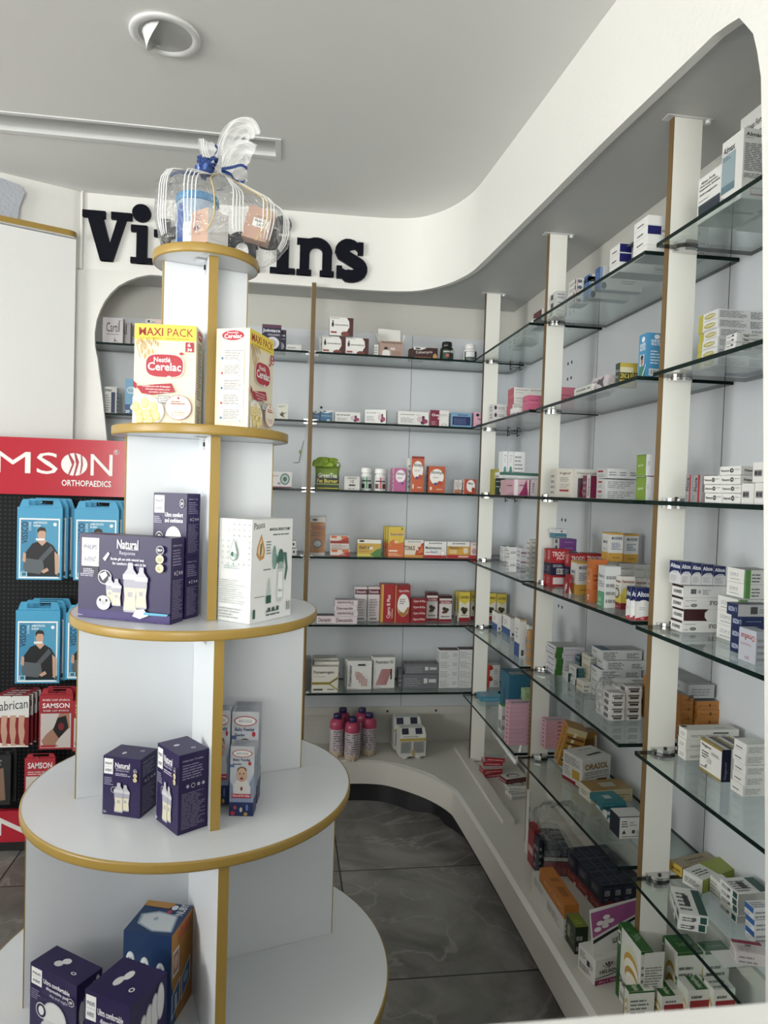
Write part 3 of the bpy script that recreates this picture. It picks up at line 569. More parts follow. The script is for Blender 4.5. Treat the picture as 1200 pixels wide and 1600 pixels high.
av_pad = badge(.03, .68, .33, .96)+[T('Ultra comfort', .36, .62, .90, .69, '#f2f0f6'), T('and confidence', .36, .53, .90, .60, '#f2f0f6'), E(.62, .25, .25, .22, '#dddcdf', 26), E(.62, .25, .21, .185, '#ededee', 26), E(.20, .26, .13, .12, '#d9d6e4', 18), E(.20, .26, .115, .105, PUD, 18), E(.20, .26, .07, .075, '#dddde2', 14), E(.87, .84, .07, .07, '#d9d6e4', 14), E(.87, .84, .06, .06, PUD, 14), T('24', .835, .82, .905, .86, '#ffffff'), N(.04, .52, .30, .64, 4, '#a9a3c0')]
o2 = bx((-0.2063,1.3994,1.1619,0.042,0.078,0.2401,60.6), dict(c=PU, L=av_pad, F=side, T=av_top), 'purple breast pad box behind the large gift box', 'P', 2, name='baby_care_box', full='purple breast pad box behind the large purple gift box', group=SG)
GR = '#2f5f52'
pump_L = [q for i in range(6) for j in range(8) for q in [E(.1+.16*i+.02, .95-.055*j, .035, .014, '#ccd6d2', 8)] if not (1 < i < 5 and 2 < j < 7)]+[P([(.50, .82), (.62, .68), (.60, .62), (.50, .59), (.40, .62), (.38, .68)], '#6f8f86'), P([(.50, .80), (.60, .68), (.585, .63), (.50, .60), (.415, .63), (.40, .68)], '#eef0ee'), E(.47, .66, .05, .025, GR, 12), E(.55, .65, .05, .025, '#8fb0a6', 12), N(.22, .52, .78, .56, 2, '#9fb5ae'), N(.08, .18, .92, .42, 11, '#b6bab8'), N(.08, .04, .80, .15, 4, '#9ea3a1')]
pump_F = [T('Pauoa', .05, .90, .30, .965, '#2b3a36', 's'), T('MANUAL BREAST PUMP', .42, .885, .93, .915, '#2b3a36'), N(.50, .84, .9, .87, 1, '#6d7572'), P([(.22, .86), (.31, .70), (.29, .62), (.19, .60), (.11, .66), (.13, .73)], '#c98b3c'), P([(.215, .82), (.275, .70), (.26, .65), (.19, .64), (.14, .68), (.155, .73)], '#e6c58f'), P([(.19, .64), (.20, .75), (.24, .78), (.22, .66)], GR), N(.34, .66, .46, .80, 5, '#7c8481'), N(.28, .50, .46, .53, 1, '#7c8481'),
    P([(.52, .72), (.62, .62), (.68, .62), (.68, .56), (.60, .56), (.56, .50), (.50, .56)], '#54796d'), E(.535, .62, .05, .12, '#7fa298', 20), E(.70, .60, .075, .10, '#3f6d60', 20), P([(.76, .66), (.84, .66), (.88, .50), (.83, .37), (.80, .40), (.83, .52)], '#4b7568'), P([(.63, .50), (.76, .50), (.77, .20), (.73, .17), (.64, .17), (.61, .20)], '#c8d0cd'), P([(.645, .47), (.745, .47), (.755, .21), (.63, .21)], '#eef1ef'), P([(.62, .50), (.77, .50), (.74, .57), (.65, .57)], '#9db3ab'), T('Pauoa', .65, .27, .74, .30, '#35524a', ''),
    P([(.35, .25), (.47, .25), (.47, .17), (.35, .17)], GR), P([(.36, .25), (.46, .25), (.44, .38), (.38, .38)], '#ccd5d1'), P([(.37, .25), (.45, .25), (.42, .42), (.40, .42)], '#b3c2bc'), N(.07, .245, .30, .265, 1, '#7c8481'), R(.04, .045, .095, .135, GR), N(.35, .05, .74, .12, 2, '#55605c'), E(.42, .11, .03, .02, '#35524a', 10), E(.52, .11, .03, .02, '#35524a', 10), R(.60, .09, .66, .13, '#35524a'), BC(.84, .06, .96, .17)]
bx((-0.0519,1.3909,1.1619,0.125,0.08,0.1956,52.4), dict(c='#e6e7e6', L=pump_L, F=pump_F, T=[R(.28, .02, .30, .98, '#55585a'), R(.02, .45, .98, .47, '#b9bbba')]), '', 'P', name='breast_pump_box', full='white breast pump box with green drawing on the middle tier', group=SG)
bx((-0.2781,1.3744,0.7932,0.06,0.078,0.1118,70.2), dict(c=PU, L=av_small, F=side, T=av_top), '', 'P', name='baby_bottle_box', full='small purple baby bottle box showing its bottle picture, left of the taller purple box', group=SG)
bx((-0.1729,1.3132,0.7932,0.06,0.083,0.1445,35.8), dict(c=PU, L=av_small, F=side, T=av_top), '', 'P', name='baby_bottle_box', full='taller purple baby bottle box turned to its text side, against the gold strip', group=SG)
bx((-0.3864,1.498,0.7932,0.0445,0.06,0.1028,16.0), dict(c=PU, L=av_small, F=side), '', 'P', name='baby_bottle_box', full='purple box behind the left panel of the wide tier, only its edge showing', group=SG)
# narrow baby feeder boxes ------------------------------------------------------------------------
fd = [R(0, 0, 1, 1, '#cfd3dc'), R(0, .82, 1, 1, '#c6c9cf'), P([(0, .24), (1, .20), (1, 0), (0, 0)], '#20306a'), R(0, .70, .18, .74, '#5d79b0'), P([(0, .5), (0, .2), (1, .2), (1, .62), (.8, .45), (.3, .35)], '#8ea0c4'), E(.5, .90, .42, .055, '#b8323a', 26), E(.5, .90, .38, .045, '#eceae6', 26), T('ANTI-COLIC', .25, .885, .75, .915, '#3b4a86', ''), T('Baby Feeder', .12, .78, .86, .83, '#2b3468'), T('Feeder', .12, .735, .50, .765, '#2b3468'), E(.82, .76, .07, .03, '#c12434', 10),
      P([(.16, .30), (.14, .44), (.28, .52), (.72, .52), (.88, .42), (.86, .28)], '#e4e2e0'), E(.50, .60, .215, .105, '#d9a98c', 24), E(.50, .665, .20, .05, '#8a6a4c', 20), E(.50, .60, .19, .095, '#e2b598', 24), E(.42, .615, .026, .014, '#2a211c', 8), E(.58, .615, .026, .014, '#2a211c', 8), E(.50, .58, .03, .018, '#cf9a7e', 8), E(.50, .545, .075, .018, '#a5443f', 12), E(.50, .40, .05, .03, '#8a3a2a', 10), R(.10, .265, .90, .325, '#c22a3a'), T('Natural for baby', .14, .28, .86, .312, '#ffffff'), E(.25, .13, .07, .03, '#b04a3a', 10), E(.5, .10, .06, .035, '#d9d3c8', 10), E(.75, .13, .05, .05, '#5f86c0', 10), E(.16, .05, .10, .03, '#c22a3a', 10), E(.7, .04, .08, .025, '#d0a13a', 10)]
fd_s = [R(0, 0, 1, .24, '#1d2a5c'), N(.1, .3, .9, .85, 16, '#8b93a6')]
fd_t = [N(.1, .1, .9, .9, 6, '#8b8d92')]
for p, lab in (((-0.0639,1.348,0.793,0.0459,0.034,0.1341,-7.0), 'narrow baby feeder box picturing a smiling baby, front one on the wide tier'),
               ((-0.062,1.394,0.7976,0.053,0.038,0.1814,-6.0), 'narrow baby feeder box directly behind the front baby feeder box'),
               ((-0.0634,1.44,0.8013,0.0548,0.036,0.1731,-6.0), 'narrow baby feeder box at the back of the baby feeder boxes'),
               ((-0.1073,1.389,0.8001,0.0323,0.038,0.1837,-4.0), 'narrow baby feeder box half hidden by the gold strip')):
    bx(p, dict(c='#b9c0cc', F=fd, R=fd_s, L=fd_s, T=fd_t), '', 'P', name='baby_feeder_box', full=lab, group='baby feeder boxes')
# boxes on the bottom tier -------------------------------------------------------------------------
av_cup = badge(.03, .70, .26, .96)+[T('Ultra comfortable', .30, .79, .86, .86, '#f2f0f6'), T('disposable pads', .36, .70, .86, .765, '#e4e1ee'), T('day and night', .44, .62, .82, .68, '#cfcae0', ''), E(.55, .33, .26, .24, '#b9b8bd', 26), E(.55, .34, .23, .21, '#d6d6d6', 26), E(.50, .12, .24, .15, '#c9c9ca', 24), E(.27, .36, .12, .12, '#d9d6e4', 18), E(.27, .36, .105, .105, PUD, 18), E(.27, .36, .06, .07, '#dddde2', 14), E(.90, .72, .07, .06, '#d9d6e4', 14), E(.90, .72, .06, .05, PUD, 14), T('60', .87, .70, .93, .74, '#ffffff'), N(.05, .50, .26, .66, 5, '#8d86a8')]
av_pads = [q for k in range(5) for q in (E(.20+.15*k, .52+.06*k, .11, .20, '#a9a9ae', 20), E(.205+.15*k, .52+.06*k, .095, .18, '#dadadb', 20))]+[N(.15, .1, .85, .2, 3, '#8d86a8')]
cup_top = [E(.42, .62, .13, .075, '#d2d2d4', 18), E(.62, .55, .13, .075, '#dcdcdd', 18), E(.33, .25, .06, .05, '#e8e8ec', 12), E(.33, .25, .035, .03, PUD, 10)]
bx((-0.3794,1.3426,0.3947,0.0565,0.1271,0.1225,54.4), dict(c=PU, L=av_cup, F=av_pads, T=cup_top), '', 'P', name='baby_care_box', full='purple breast pad box on the bottom tier beside the left white panel', group=SG)
bx((-0.2475,1.2294,0.3947,0.092,0.098,0.1648,59.8), dict(c=PU, L=av_cup, F=av_pads, T=cup_top), '', 'P', name='baby_care_box', full='purple breast pad box cut by the photo bottom, in front of the blue box', group=SG)
NB = '#1c3a66'
nu_F = [E(u, v, .09, .085, '#d5dae2', 20) for u, v in ((.15, .70), (.45, .66), (.78, .62), (.15, .42), (.45, .36), (.78, .33))]+[E(u, v, .08, .075, '#e8ebf0', 20) for u, v in ((.15, .70), (.45, .66), (.78, .62), (.15, .42), (.45, .36), (.78, .33))]+[T('24', .11, .67, .19, .73, '#2a3f66'), T('8', .43, .63, .48, .69, '#2a3f66'), E(.15, .41, .04, .04, '#2a3f66', 10), E(.45, .36, .05, .05, '#8fa0b8', 12), E(.78, .62, .035, .05, '#8fa0b8', 10), E(.78, .33, .04, .03, '#4a5f86', 10)]+[N(u-.09, v-.14, u+.09, v-.11, 1, '#b8c2d4') for u, v in ((.15, .70), (.45, .66), (.78, .62), (.15, .42), (.45, .36), (.78, .33))]
nu_R = [P([(0, 1), (0, .55), (.28, 0), (1, 0), (1, 1)], '#b27d2a'), T('NUBY', .30, .84, .90, .96, '#2a2a4e'), T('NUBY', .28, .85, .88, .97, '#d4562f'), R(.06, .52, .34, .80, '#dfe2e6'), R(.09, .55, .31, .77, '#a5756a'), E(.20, .66, .08, .08, '#d8ae94', 14), P([(.04, .08), (.40, .18), (.40, .44), (.04, .34)], '#dfe6ee'), P([(.07, .11), (.37, .19), (.37, .41), (.07, .33)], '#2d5f9a'), P([(.46, .14), (.86, .26), (.86, .52), (.46, .40)], '#dfe6ee'), P([(.49, .17), (.83, .27), (.83, .49), (.49, .39)], '#3a74b4'), R(.17, .16, .26, .32, '#c7d6e4'), E(.66, .34, .12, .06, '#9db8d2', 12)]
nu_T = [P([(.10, .05), (.06, .45), (.25, .85), (.55, .92), (.70, .6), (.62, .15)], '#8fa3b4'), P([(.13, .09), (.10, .45), (.27, .80), (.53, .86), (.65, .58), (.58, .18)], '#c9d0d4'), E(.45, .55, .06, .05, '#9aa6ae', 12), T('NUBY', .62, .05, .98, .22, '#1a2444'), T('NUBY', .63, .07, .99, .24, '#d9dce4'), P([(.80, .45), (1, .35), (1, 1), (.82, 1)], '#b27d2a'), E(.85, .33, .08, .07, '#cdd3dc', 14), E(.70, .38, .06, .05, '#b8323a', 12)]
bx((-0.2188,1.3786,0.3947,0.0978,0.0966,0.1809,73.4), dict(c=NB, L=nu_F, F=nu_R, T=nu_T, cF='#1f4576'), '', 'P', name='steriliser_box', full='dark blue and orange baby appliance box with round icons on the bottom tier', group=SG)
# ---------------------------------------------------------------- gift hamper on the top disc
gz = 1.8856; gc = (-.140, 1.462)
b = MB(); b.lathe([(.040, 0), (.0415, .002), (.0415, .094), (.040, .097)], pmat('milk_tin_print', '#9fb3c8', .3), None, 32)
mt = tag(b.build('milk_tin', None, (-.190, 1.476, gz+.001)), 'tall baby milk tin with blue lid inside the gift wrap', 'tin')
b = MB(); b.lathe([(.0412, .0972), (.0428, .099), (.0428, .110), (.0412, .112)], pmat('blue_plastic_lid', '#3f86b8', .35), None, 32); b.build('lid', mt)
b = MB()
for k in range(14):
    a0 = -2.6+.09*k; b.add([(.0419*math.cos(q), .0419*math.sin(q), z) for q, z in ((a0, .01), (a0+.09, .01), (a0+.09, .088 if k < 5 else .05), (a0, .088 if k < 5 else .05))], [(0, 1, 2, 3)], card('#e4e7ea' if k > 4 else '#26509a'))
b.build('printed_label', mt)
hb = [T('Hn', .12, .44, .30, .55, '#6a2a30'), R(.10, .42, .24, .56, '#9c4a4c'), R(.14, .42, .17, .56, '#e6ded8'), R(.28, .42, .44, .56, '#3a4878'), R(.33, .42, .36, .56, '#e6ded8'), N(.1, .7, .8, .9, 3, '#b08a78')]
bx((-0.1594,1.4274,1.8855,0.052,0.048,0.066,46.7), dict(c='#cfa893', L=hb, F=[R(.12, .12, .9, .88, '#c2c2c0'), R(.14, .14, .88, .86, '#d4d4d2')], cF='#d6d6d4', T=[]), '', 'P', name='infant_formula_box', full='pale pink and white carton inside the gift wrap', group='hamper contents')
fl = [R(.30, .40, .92, .66, '#f0eeea'), T('FRANCE', .36, .54, .86, .63, '#222226'), T('LAIT', .48, .43, .76, .52, '#222226'), N(.36, .72, .9, .77, 1, '#8a6a5c')]
o = bx((-.072, 1.420, gz+.016, .050, .034, .062, -6.), dict(c='#c49a86', F=fl, L=[N(.2, .2, .8, .8, 5, '#a47c6a')], T=[]), '', 'P', name='infant_formula_box', full='tilted pink carton with a white FRANCE LAIT panel inside the gift wrap', group='hamper contents')[0]; o.rotation_euler.y = math.radians(14)
b = MB(); b.lathe([(.020, 0), (.021, .002), (.021, .030), (.019, .032)], pmat('dark_pot', '#3a3a3e', .3), None, 20); jt = tag(b.build('food_pot', None, (-.047, 1.487, gz+.03)), 'small dark pot with silver lid inside the gift wrap', 'pot')
b = MB(); b.lathe([(.022, .0322), (.022, .036), (.020, .038)], M_chrome, None, 20); b.build('lid', jt)
gw = empty('gift_wrap', (gc[0], gc[1], gz), 'clear gift wrap with white stripes gathered under a blue ribbon bow on the top disc', 'gift hamper')
def wrap_pt(a_, t):
    hs = .092+.050*max(0, -math.cos(a_))**.7; rb = .122+.008*max(0, math.cos(a_))-.010*abs(math.sin(a_))+.004*max(0, -math.cos(a_))
    pr_ = [(.106, .001), (.114, .004), (rb, .026), (rb+.004, .045), (rb+.002, hs*.84), (rb-.012, hs), (rb*.55, hs+.45*(.150-hs)), (.020, .148), (.012, .158)]
    q = t*(len(pr_)-1); i = min(int(q), len(pr_)-2); k = q-i
    r_ = pr_[i][0]*(1-k)+pr_[i+1][0]*k; z = pr_[i][1]*(1-k)+pr_[i+1][1]*k
    r_ *= 1+.035*math.sin(9*a_+3*t)*min(1, t*3)+.02*math.sin(17*a_)*t
    return (r_*math.cos(a_), r_*math.sin(a_), z)
b = MB(); n, m_ = 64, 28
b.add([wrap_pt(6.283185*i/n, j/m_) for j in range(m_+1) for i in range(n)], [(j*n+i, j*n+(i+1) % n, (j+1)*n+(i+1) % n, (j+1)*n+i) for j in range(m_) for i in range(n)], M_film, None, True); b.build('clear_film', gw)
M_thr = pmat('white_thread', (.8, .8, .8), .5); M_gthr = pmat('gold_thread', (.55, .42, .18), .4)
for a0 in (-2.75, -2.15, -1.25, -.75, -.2):
    b = MB()
    for k in range(4):
        b.tube([tuple(c*1.012 for c in wrap_pt(a0+.055*k+.5*(1-t_)*(.3 if a0 < -1.5 else -.25)*math.sin(3*t_), t_)) for t_ in [.16+.82*q/18 for q in range(19)]], .0011, M_thr, 5)
    b.build('white_stripe', gw)
for a0 in (-1.85, -1.0):
    b = MB(); b.tube([tuple(c*1.015 for c in wrap_pt(a0+.25*math.sin(4*t_), t_)) for t_ in [.12+.86*q/30 for q in range(31)]], .0013, M_gthr, 5); b.build('gold_cord', gw)
b = MB()
def sheet(path, wid, ncol=9, ruf=.005):
    rows = []; pp = smooth_plan([(p[0], p[2]) for p in path], 5); n = len(pp)
    for i, (x, z) in enumerate(pp):
        t_ = i/(n-1); q0 = pp[min(i+1, n-1)]; q1 = pp[max(i-1, 0)]; d_ = Vector((q0[0]-q1[0], 0, q0[1]-q1[1])).normalized()
        y = path[0][1]+(path[-1][1]-path[0][1])*t_; w_ = wid*(.22+.78*math.sin(min(1.57, t_*2.6)))
        for j in range(ncol):
            q = j/(ncol-1)-.5; side = Vector((d_.z*.80, .60, -d_.x*.80)); rows.append(tuple(Vector((x, y, z))+side*q*w_+Vector((0, ruf*math.sin(j*1.9+i*.5), 0))))
    b.add(rows, [(i*ncol+j, i*ncol+j+1, (i+1)*ncol+j+1, (i+1)*ncol+j) for i in range(n-1) for j in range(ncol-1)], M_organza, None, True)
    for j in range(ncol):
        if j in (1, 2, 3, 6, 7): b.tube(rows[j::ncol], .00075, M_thr, 4)
sheet([(.0, 0, .156), (-.004, 0, .185), (.006, 0, .225), (.026, 0, .252), (.048, 0, .255), (.058, 0, .238)], .040)
sheet([(.0, 0, .156), (.010, 0, .178), (.022, 0, .198), (.040, 0, .208), (.056, 0, .200)], .050)
sheet([(.0, -.005, .156), (-.012, -.012, .172), (-.024, -.018, .192), (-.026, -.02, .212)], .050)
sheet([(.0, .01, .156), (.012, .015, .166), (.030, .02, .176), (.046, .02, .178)], .040)
sheet([(.0, .0, .156), (.0, .015, .180), (.012, .02, .215), (.020, .02, .228)], .052)
b.build('organza_tuft', gw)
M_blue = pmat('satin_blue_ribbon', (.02, .055, .22), .25, .6, .3)
def strip(b, pts, wv, m):
    vs = []
    for p in pts: vs += [tuple(Vector(p)-Vector(wv)/2), tuple(Vector(p)+Vector(wv)/2)]
    b.add(vs, [(2*i, 2*i+1, 2*i+3, 2*i+2) for i in range(len(pts)-1)], m, None, True)
b = MB(); rr = random.Random(4)
for k in range(18):
    a_ = k*2.4; L_ = rr.uniform(.014, .024); c = Vector((-.030+rr.uniform(-.010, .010), -.040+rr.uniform(-.008, .006), .152+rr.uniform(-.010, .010)))
    dr = Vector((math.cos(a_), 0, math.sin(a_)*.9)); tn = Vector((-math.sin(a_), .35, math.cos(a_)))*rr.uniform(.008, .012)
    strip(b, [tuple(c+dr*L_*math.sin(math.pi*q/10)+Vector((0, -.016*math.cos(math.pi*q/10), 0))) for q in range(11)], tn, M_blue)
for pts in (((0, -.03, .155), (.02, -.032, .160), (.038, -.03, .166), (.050, -.03, .160)), ((0, -.03, .152), (.018, -.032, .146), (.026, -.034, .135), (.040, -.034, .132), (.046, -.034, .138)), ((-.03, -.03, .150), (-.05, -.05, .136), (-.075, -.07, .130), (-.09, -.08, .118), (-.094, -.085, .10)), ((-.01, -.03, .160), (-.015, -.03, .178), (-.008, -.03, .192), (-.014, -.03, .2))):
    q = smooth_plan([(p[0], p[2]) for p in pts], 5); strip(b, [(x, -.034-.6*max(0, -.03-x), z) for x, z in q], (0, .006, .009), M_blue)
b.build('ribbon_bow', gw)

# ================================================================ rack with orthopaedic packs under the red sign
RY = 2.86
rk = empty('display_rack', (-1.02, RY, 0), 'black perforated metal rack with red header sign and red base, left of the stand', 'rack')
def lx(x): return x+1.02
b = MB(); b.box(-.29, 0, .16, -0.6002+1.02, .012, 1.36, M_peg); b.build('pegboard', rk)
b = MB()
for x in (-.285, -0.6002+1.02-.012): b.box(x, .0125, 0.002, x+.03, .04, 1.40, M_black)
b.build('frame', rk)
x1 = -0.6008+1.02; z0, z1 = 1.3610, 1.5763
b = MB(); b.box(-.42, -.05, z0, x1, -.03, z1, M_red); hd = b.build('header_sign', rk)
SW = '#e8e4e2'; b = MB(); H_ = z1-z0; W_ = x1+.42; u = lambda px: (px+1.02+.42)/W_
U = lambda px, w_=0: (px)/W_
def sgn(b, o, ops, W_, H_): art(b, o, (W_, 0, 0), (0, 0, H_), (0, -1, 0), ops)
pxu = lambda v: (v+1.02+.42)/W_
A0, A1 = pxu(-1.3083), pxu(-0.8565)
O0, O1, N0, N1 = pxu(-0.8449), pxu(-0.7494), pxu(-0.7377), pxu(-0.6577)
oc, orx = (O0+O1)/2, (O1-O0)/2
emb = [E(oc, .555, orx, .20, SW, 32), P([(oc-.50*orx, .74), (oc-.36*orx, .74), (oc+.02*orx, .60), (oc-.06*orx, .53), (oc-.34*orx, .37), (oc-.46*orx, .38), (oc-.18*orx, .55)], '#a8142c'), P([(oc-.02*orx, .755), (oc+.12*orx, .75), (oc+.36*orx, .60), (oc+.28*orx, .52), (oc+.08*orx, .355), (oc-.06*orx, .355), (oc+.14*orx, .56)], '#a8142c'), P([(oc+.48*orx, .74), (oc+.58*orx, .72), (oc+.66*orx, .56), (oc+.52*orx, .40), (oc+.42*orx, .38), (oc+.52*orx, .56)], '#a8142c')]
sgn(b, (-.42, -.0502, z0), [T('SAMS', A0, .37, A1, .75, SW, '')]+emb+[T('N', N0, .37, N1, .75, SW, ''), T('ORTHOPAEDICS', pxu(-0.8418), .17, pxu(-0.6615), .28, SW), E(pxu(-0.6435), .80, .012, .045, SW, 18), E(pxu(-0.6435), .80, .010, .037, '#a8142c', 18), T('R', pxu(-0.6475), .778, pxu(-0.6388), .825, SW)], W_, H_); b.build('lettering', hd)
b = MB(); zb0, zb1 = .045, .165; b.box(-.42, -.09, zb0, x1-.09, -.07, zb1, M_red); bp = b.build('base_panel', rk)
b = MB(); sgn(b, (-.42, -.0902, zb0), [T('SAMSON', -.35, .22, .70, .80, SW)], W_-.09, zb1-zb0); b.build('lettering', bp)
b = MB(); b.box(-.42, -.069, .002, x1-.09, .0, .16, M_black); b.build('base', rk)
PINS = []; PINS1 = []
# packs --------------------------------------------------------------------------------------------
CY = '#2f9ac6'; SK = '#c79a80'
sling = [R(.05, .02, .95, .85, '#f0f0ee'), R(.08, .04, .92, .83, '#3c97bd'), R(.08, .04, .42, .83, '#2b87b0'), T('VISSCO', .10, .50, .24, .80, '#16283a', 'bv'), T('CORE', .26, .68, .31, .80, '#dcecf2', 'v'), T('ARM POUCH', .36, .775, .66, .805, '#e8f2f6'), T('SLING', .36, .735, .52, .765, '#e8f2f6'), E(.84, .77, .04, .025, '#e8f2f6', 12),
         P([(.18, .05), (.20, .38), (.34, .50), (.46, .53), (.66, .53), (.80, .48), (.90, .38), (.90, .05)], '#14161a'), P([(.46, .53), (.50, .56), (.62, .56), (.66, .53), (.56, .47)], SK), E(.55, .63, .09, .085, SK, 20), P([(.455, .64), (.45, .70), (.52, .735), (.62, .72), (.65, .66), (.60, .68), (.50, .68)], '#241c18'), R(.42, .545, .62, .575, '#e4e4e2'), P([(.76, .48), (.82, .42), (.52, .22), (.46, .27)], '#4c525a'), P([(.16, .22), (.20, .30), (.58, .27), (.62, .14), (.52, .08), (.24, .10), (.15, .15)], '#565d64'), P([(.55, .12), (.68, .17), (.72, .13), (.60, .09)], SK), P([(.84, .40), (.93, .34), (.93, .08), (.86, .08)], SK), P([(.15, .38), (.21, .36), (.20, .24), (.13, .26)], SK), R(.10, .045, .24, .11, '#9ed0e2'), R(.125, .055, .215, .10, '#2b6a86'), R(.92, .04, .95, .10, '#26262a')]
def pack(x0, x1, z0, z1, y, fr, base, lab, grp, th=.016, tab=.10, hole='#10242e', rz=0, cut=True):
    w_, h_ = x1-x0, z1-z0; b = MB(); hb_ = h_*(1-tab); c = card(base)
    b.box(-w_/2, -th, 0, w_/2, 0, hb_, c)
    if tab:
        ht = h_*tab; M_ = Matrix.Translation((0, -th*.3, hb_)) @ Matrix.Rotation(math.pi/2, 4, 'X')
        for pts in ([(-w_*.48, 0), (-w_*.27, 0), (-w_*.27, ht*.86), (-w_*.42, ht*.86)], [(w_*.27, 0), (w_*.48, 0), (w_*.42, ht*.86), (w_*.27, ht*.86)], [(-w_*.42, ht*.862), (w_*.42, ht*.862), (w_*.39, ht), (-w_*.39, ht)], [(-w_*.269, 0), (w_*.269, 0), (w_*.269, ht*.22), (-w_*.269, ht*.22)]): b.prism(pts, 0, .0015, c, M_)
    art(b, (-w_/2, -th-.0002, 0), (w_, 0, 0), (0, 0, hb_), (0, -1, 0), fr)
    o = tag(b.build('support_pack', None, ((x0+x1)/2, y, z0), rz), lab, 'pack', grp); PINS.append(((x0+x1)/2 if cut else None, z0+hb_+h_*tab*.80-.008, y)); return o
def hook(q, n, dx, dz, tab):
    h_ = q[3]-q[2]; PINS1.append(((q[0]+q[1])/2+dx*(n-1)/2, q[2]+h_*(1-tab)+h_*tab*.54+dz*(n-1)/2))
SP0 = (-0.9690, -0.8118, 1.0487, 1.3458)
SP1 = (-0.7704, -0.6122, 1.0489, 1.3444)
SP2 = (-0.9690, -0.8141, 0.6630, 0.9652)
SP3 = (-0.7934, -0.6357, 0.6762, 0.9546)
SP4 = (-1.0448, -0.9226, 0.4197, 0.6200)
SP5 = (-0.8861, -0.7664, 0.4092, 0.6378)
SP6 = (-0.7664, -0.6733, 0.3996, 0.6125)
SP7 = (-0.9340, -0.8264, 0.2128, 0.3908)
SP8 = (-1.0673, -0.9839, 0.2028, 0.4013)

for SPk, rows_, nm in ((SP0, 3, 'upper row, first hook'), (SP1, 3, 'upper row by the purple box'), (SP2, 3, 'lower row, first hook'), (SP3, 2, 'lower row by the stand')):
    for k in range(rows_):
        pack(SPk[0]+.012*k, SPk[1]+.012*k, SPk[2]+.002*k, SPk[3]+.002*k, 2.742+.03*k, sling, CY, 'blue arm sling pack in the %s, %s one' % (nm, ('front', 'second', 'third')[k]), 'blue arm sling packs')
hook(SP0, 3, .012, .002, .10); hook(SP1, 3, .012, .002, .10); hook(SP2, 3, .012, .002, .10); hook(SP3, 2, .012, .002, .10); hook(SP4, 4, .006, .0005, .04); hook(SP5, 2, .01, .001, .10); hook(SP6, 2, .01, .001, .10); hook(SP7, 1, 0, 0, .08); hook(SP8, 2, .01, 0, .06)
RE = '#a8182a'
leg = lambda u, c=SK: [P([(u-.09, .62), (u+.09, .62), (u+.06, .42), (u+.09, .28), (u+.05, .08), (u+.13, .03), (u-.06, .03), (u-.05, .10), (u-.10, .30)], c)]
fab = [R(0, .58, 1, 1, '#dcdcda'), T('Fabrican', .04, .70, .96, .88, '#1b1b20', 's'), P([(0, .60), (1, .52), (1, 0), (0, 0)], '#8c1422'), P([(0, .10), (1, .02), (1, 0), (0, 0)], '#e4e0dc')]+leg(.30)+leg(.55)+leg(.80)
for k in range(4): pack(SP4[0]+.006*k, SP4[1]+.006*k, SP4[2]+.0005*k, SP4[3]+.0005*k, 2.752+.024*k, fab, '#7c1420', 'red and white pack picturing bare legs, %s of four on one hook' % ('front', 'second', 'third', 'rear')[k], 'leg support packs', .012, 0.04)
knee = [R(0, 0, 1, 1, RE), T('KNEE CAP (PURO)', .1, .88, .9, .925, '#f0d8d8'), T('SAMSON', .10, .76, .90, .85, '#f0eeee'), R(.08, .68, .92, .735, '#8a1020'), T('KNEE CAP (PURO)', .12, .69, .88, .725, '#f0d8d8'), R(.05, .03, .95, .66, '#c9c0bc'), P([(.60, .66), (.90, .66), (.92, .40), (.62, .22), (.50, .10), (.60, .05), (.16, .05), (.08, .16), (.22, .28), (.44, .40)], '#a57860'), P([(.55, .58), (.80, .62), (.88, .40), (.60, .20), (.42, .36)], '#1c1a1e'), E(.66, .42, .09, .07, '#7c1824', 14), R(.06, .04, .5, .08, '#a8182a')]
for k in range(2): pack(SP5[0]+.01*k, SP5[1]+.01*k, SP5[2]+.001*k, SP5[3]+.001*k, 2.752+.024*k, knee, RE, 'red knee support pack picturing a bent knee, %s on its hook' % ('front', 'second')[k], 'knee support packs', .014, .10)
for k in range(2): pack(SP6[0]+.01*k, SP6[1]+.01*k, SP6[2]+.001*k, SP6[3]+.001*k, 2.752+.024*k, knee, RE, 'red support pack half hidden behind the stand, %s on its hook' % ('front', 'second')[k], 'knee support packs', .014, .10)
wri = [R(0, 0, 1, 1, '#b31f30'), T('SAMSON', .10, .76, .90, .90, '#f0eeee'), N(.1, .62, .9, .72, 2, '#e8c8c8'), R(.05, .03, .95, .58, '#d8cfc8'), P([(.20, .05), (.35, .40), (.65, .50), (.85, .40), (.70, .10)], '#c79a80'), P([(.25, .15), (.36, .38), (.62, .42), (.58, .15)], '#e6dfd4')]
pack(SP7[0], SP7[1], SP7[2], SP7[3], 2.752, wri, '#b31f30', 'small red and white wrist support pack above the red base', 'knee support packs', .014, .08)
for k in range(2): pack(SP8[0]+.01*k, SP8[1]+.01*k, SP8[2], SP8[3], 2.752+.03*k, [P([(.2, .05), (.3, .7), (.7, .75), (.8, .1)], '#8a6a58'), N(.2, .8, .8, .95, 2, '#8a8a8a')], '#2a2a2c', 'dark bagged support cut by the photo edge, %s on its hook' % ('front', 'second')[k], 'bagged supports', .012, .06)
for x, z in PINS1:
    b = MB(); b.tube([(lx(x), -.0005, z), (lx(x), -.150, z), (lx(x), -.154, z+.004)], .0016, M_chrome, 6); b.build('hook', rk)

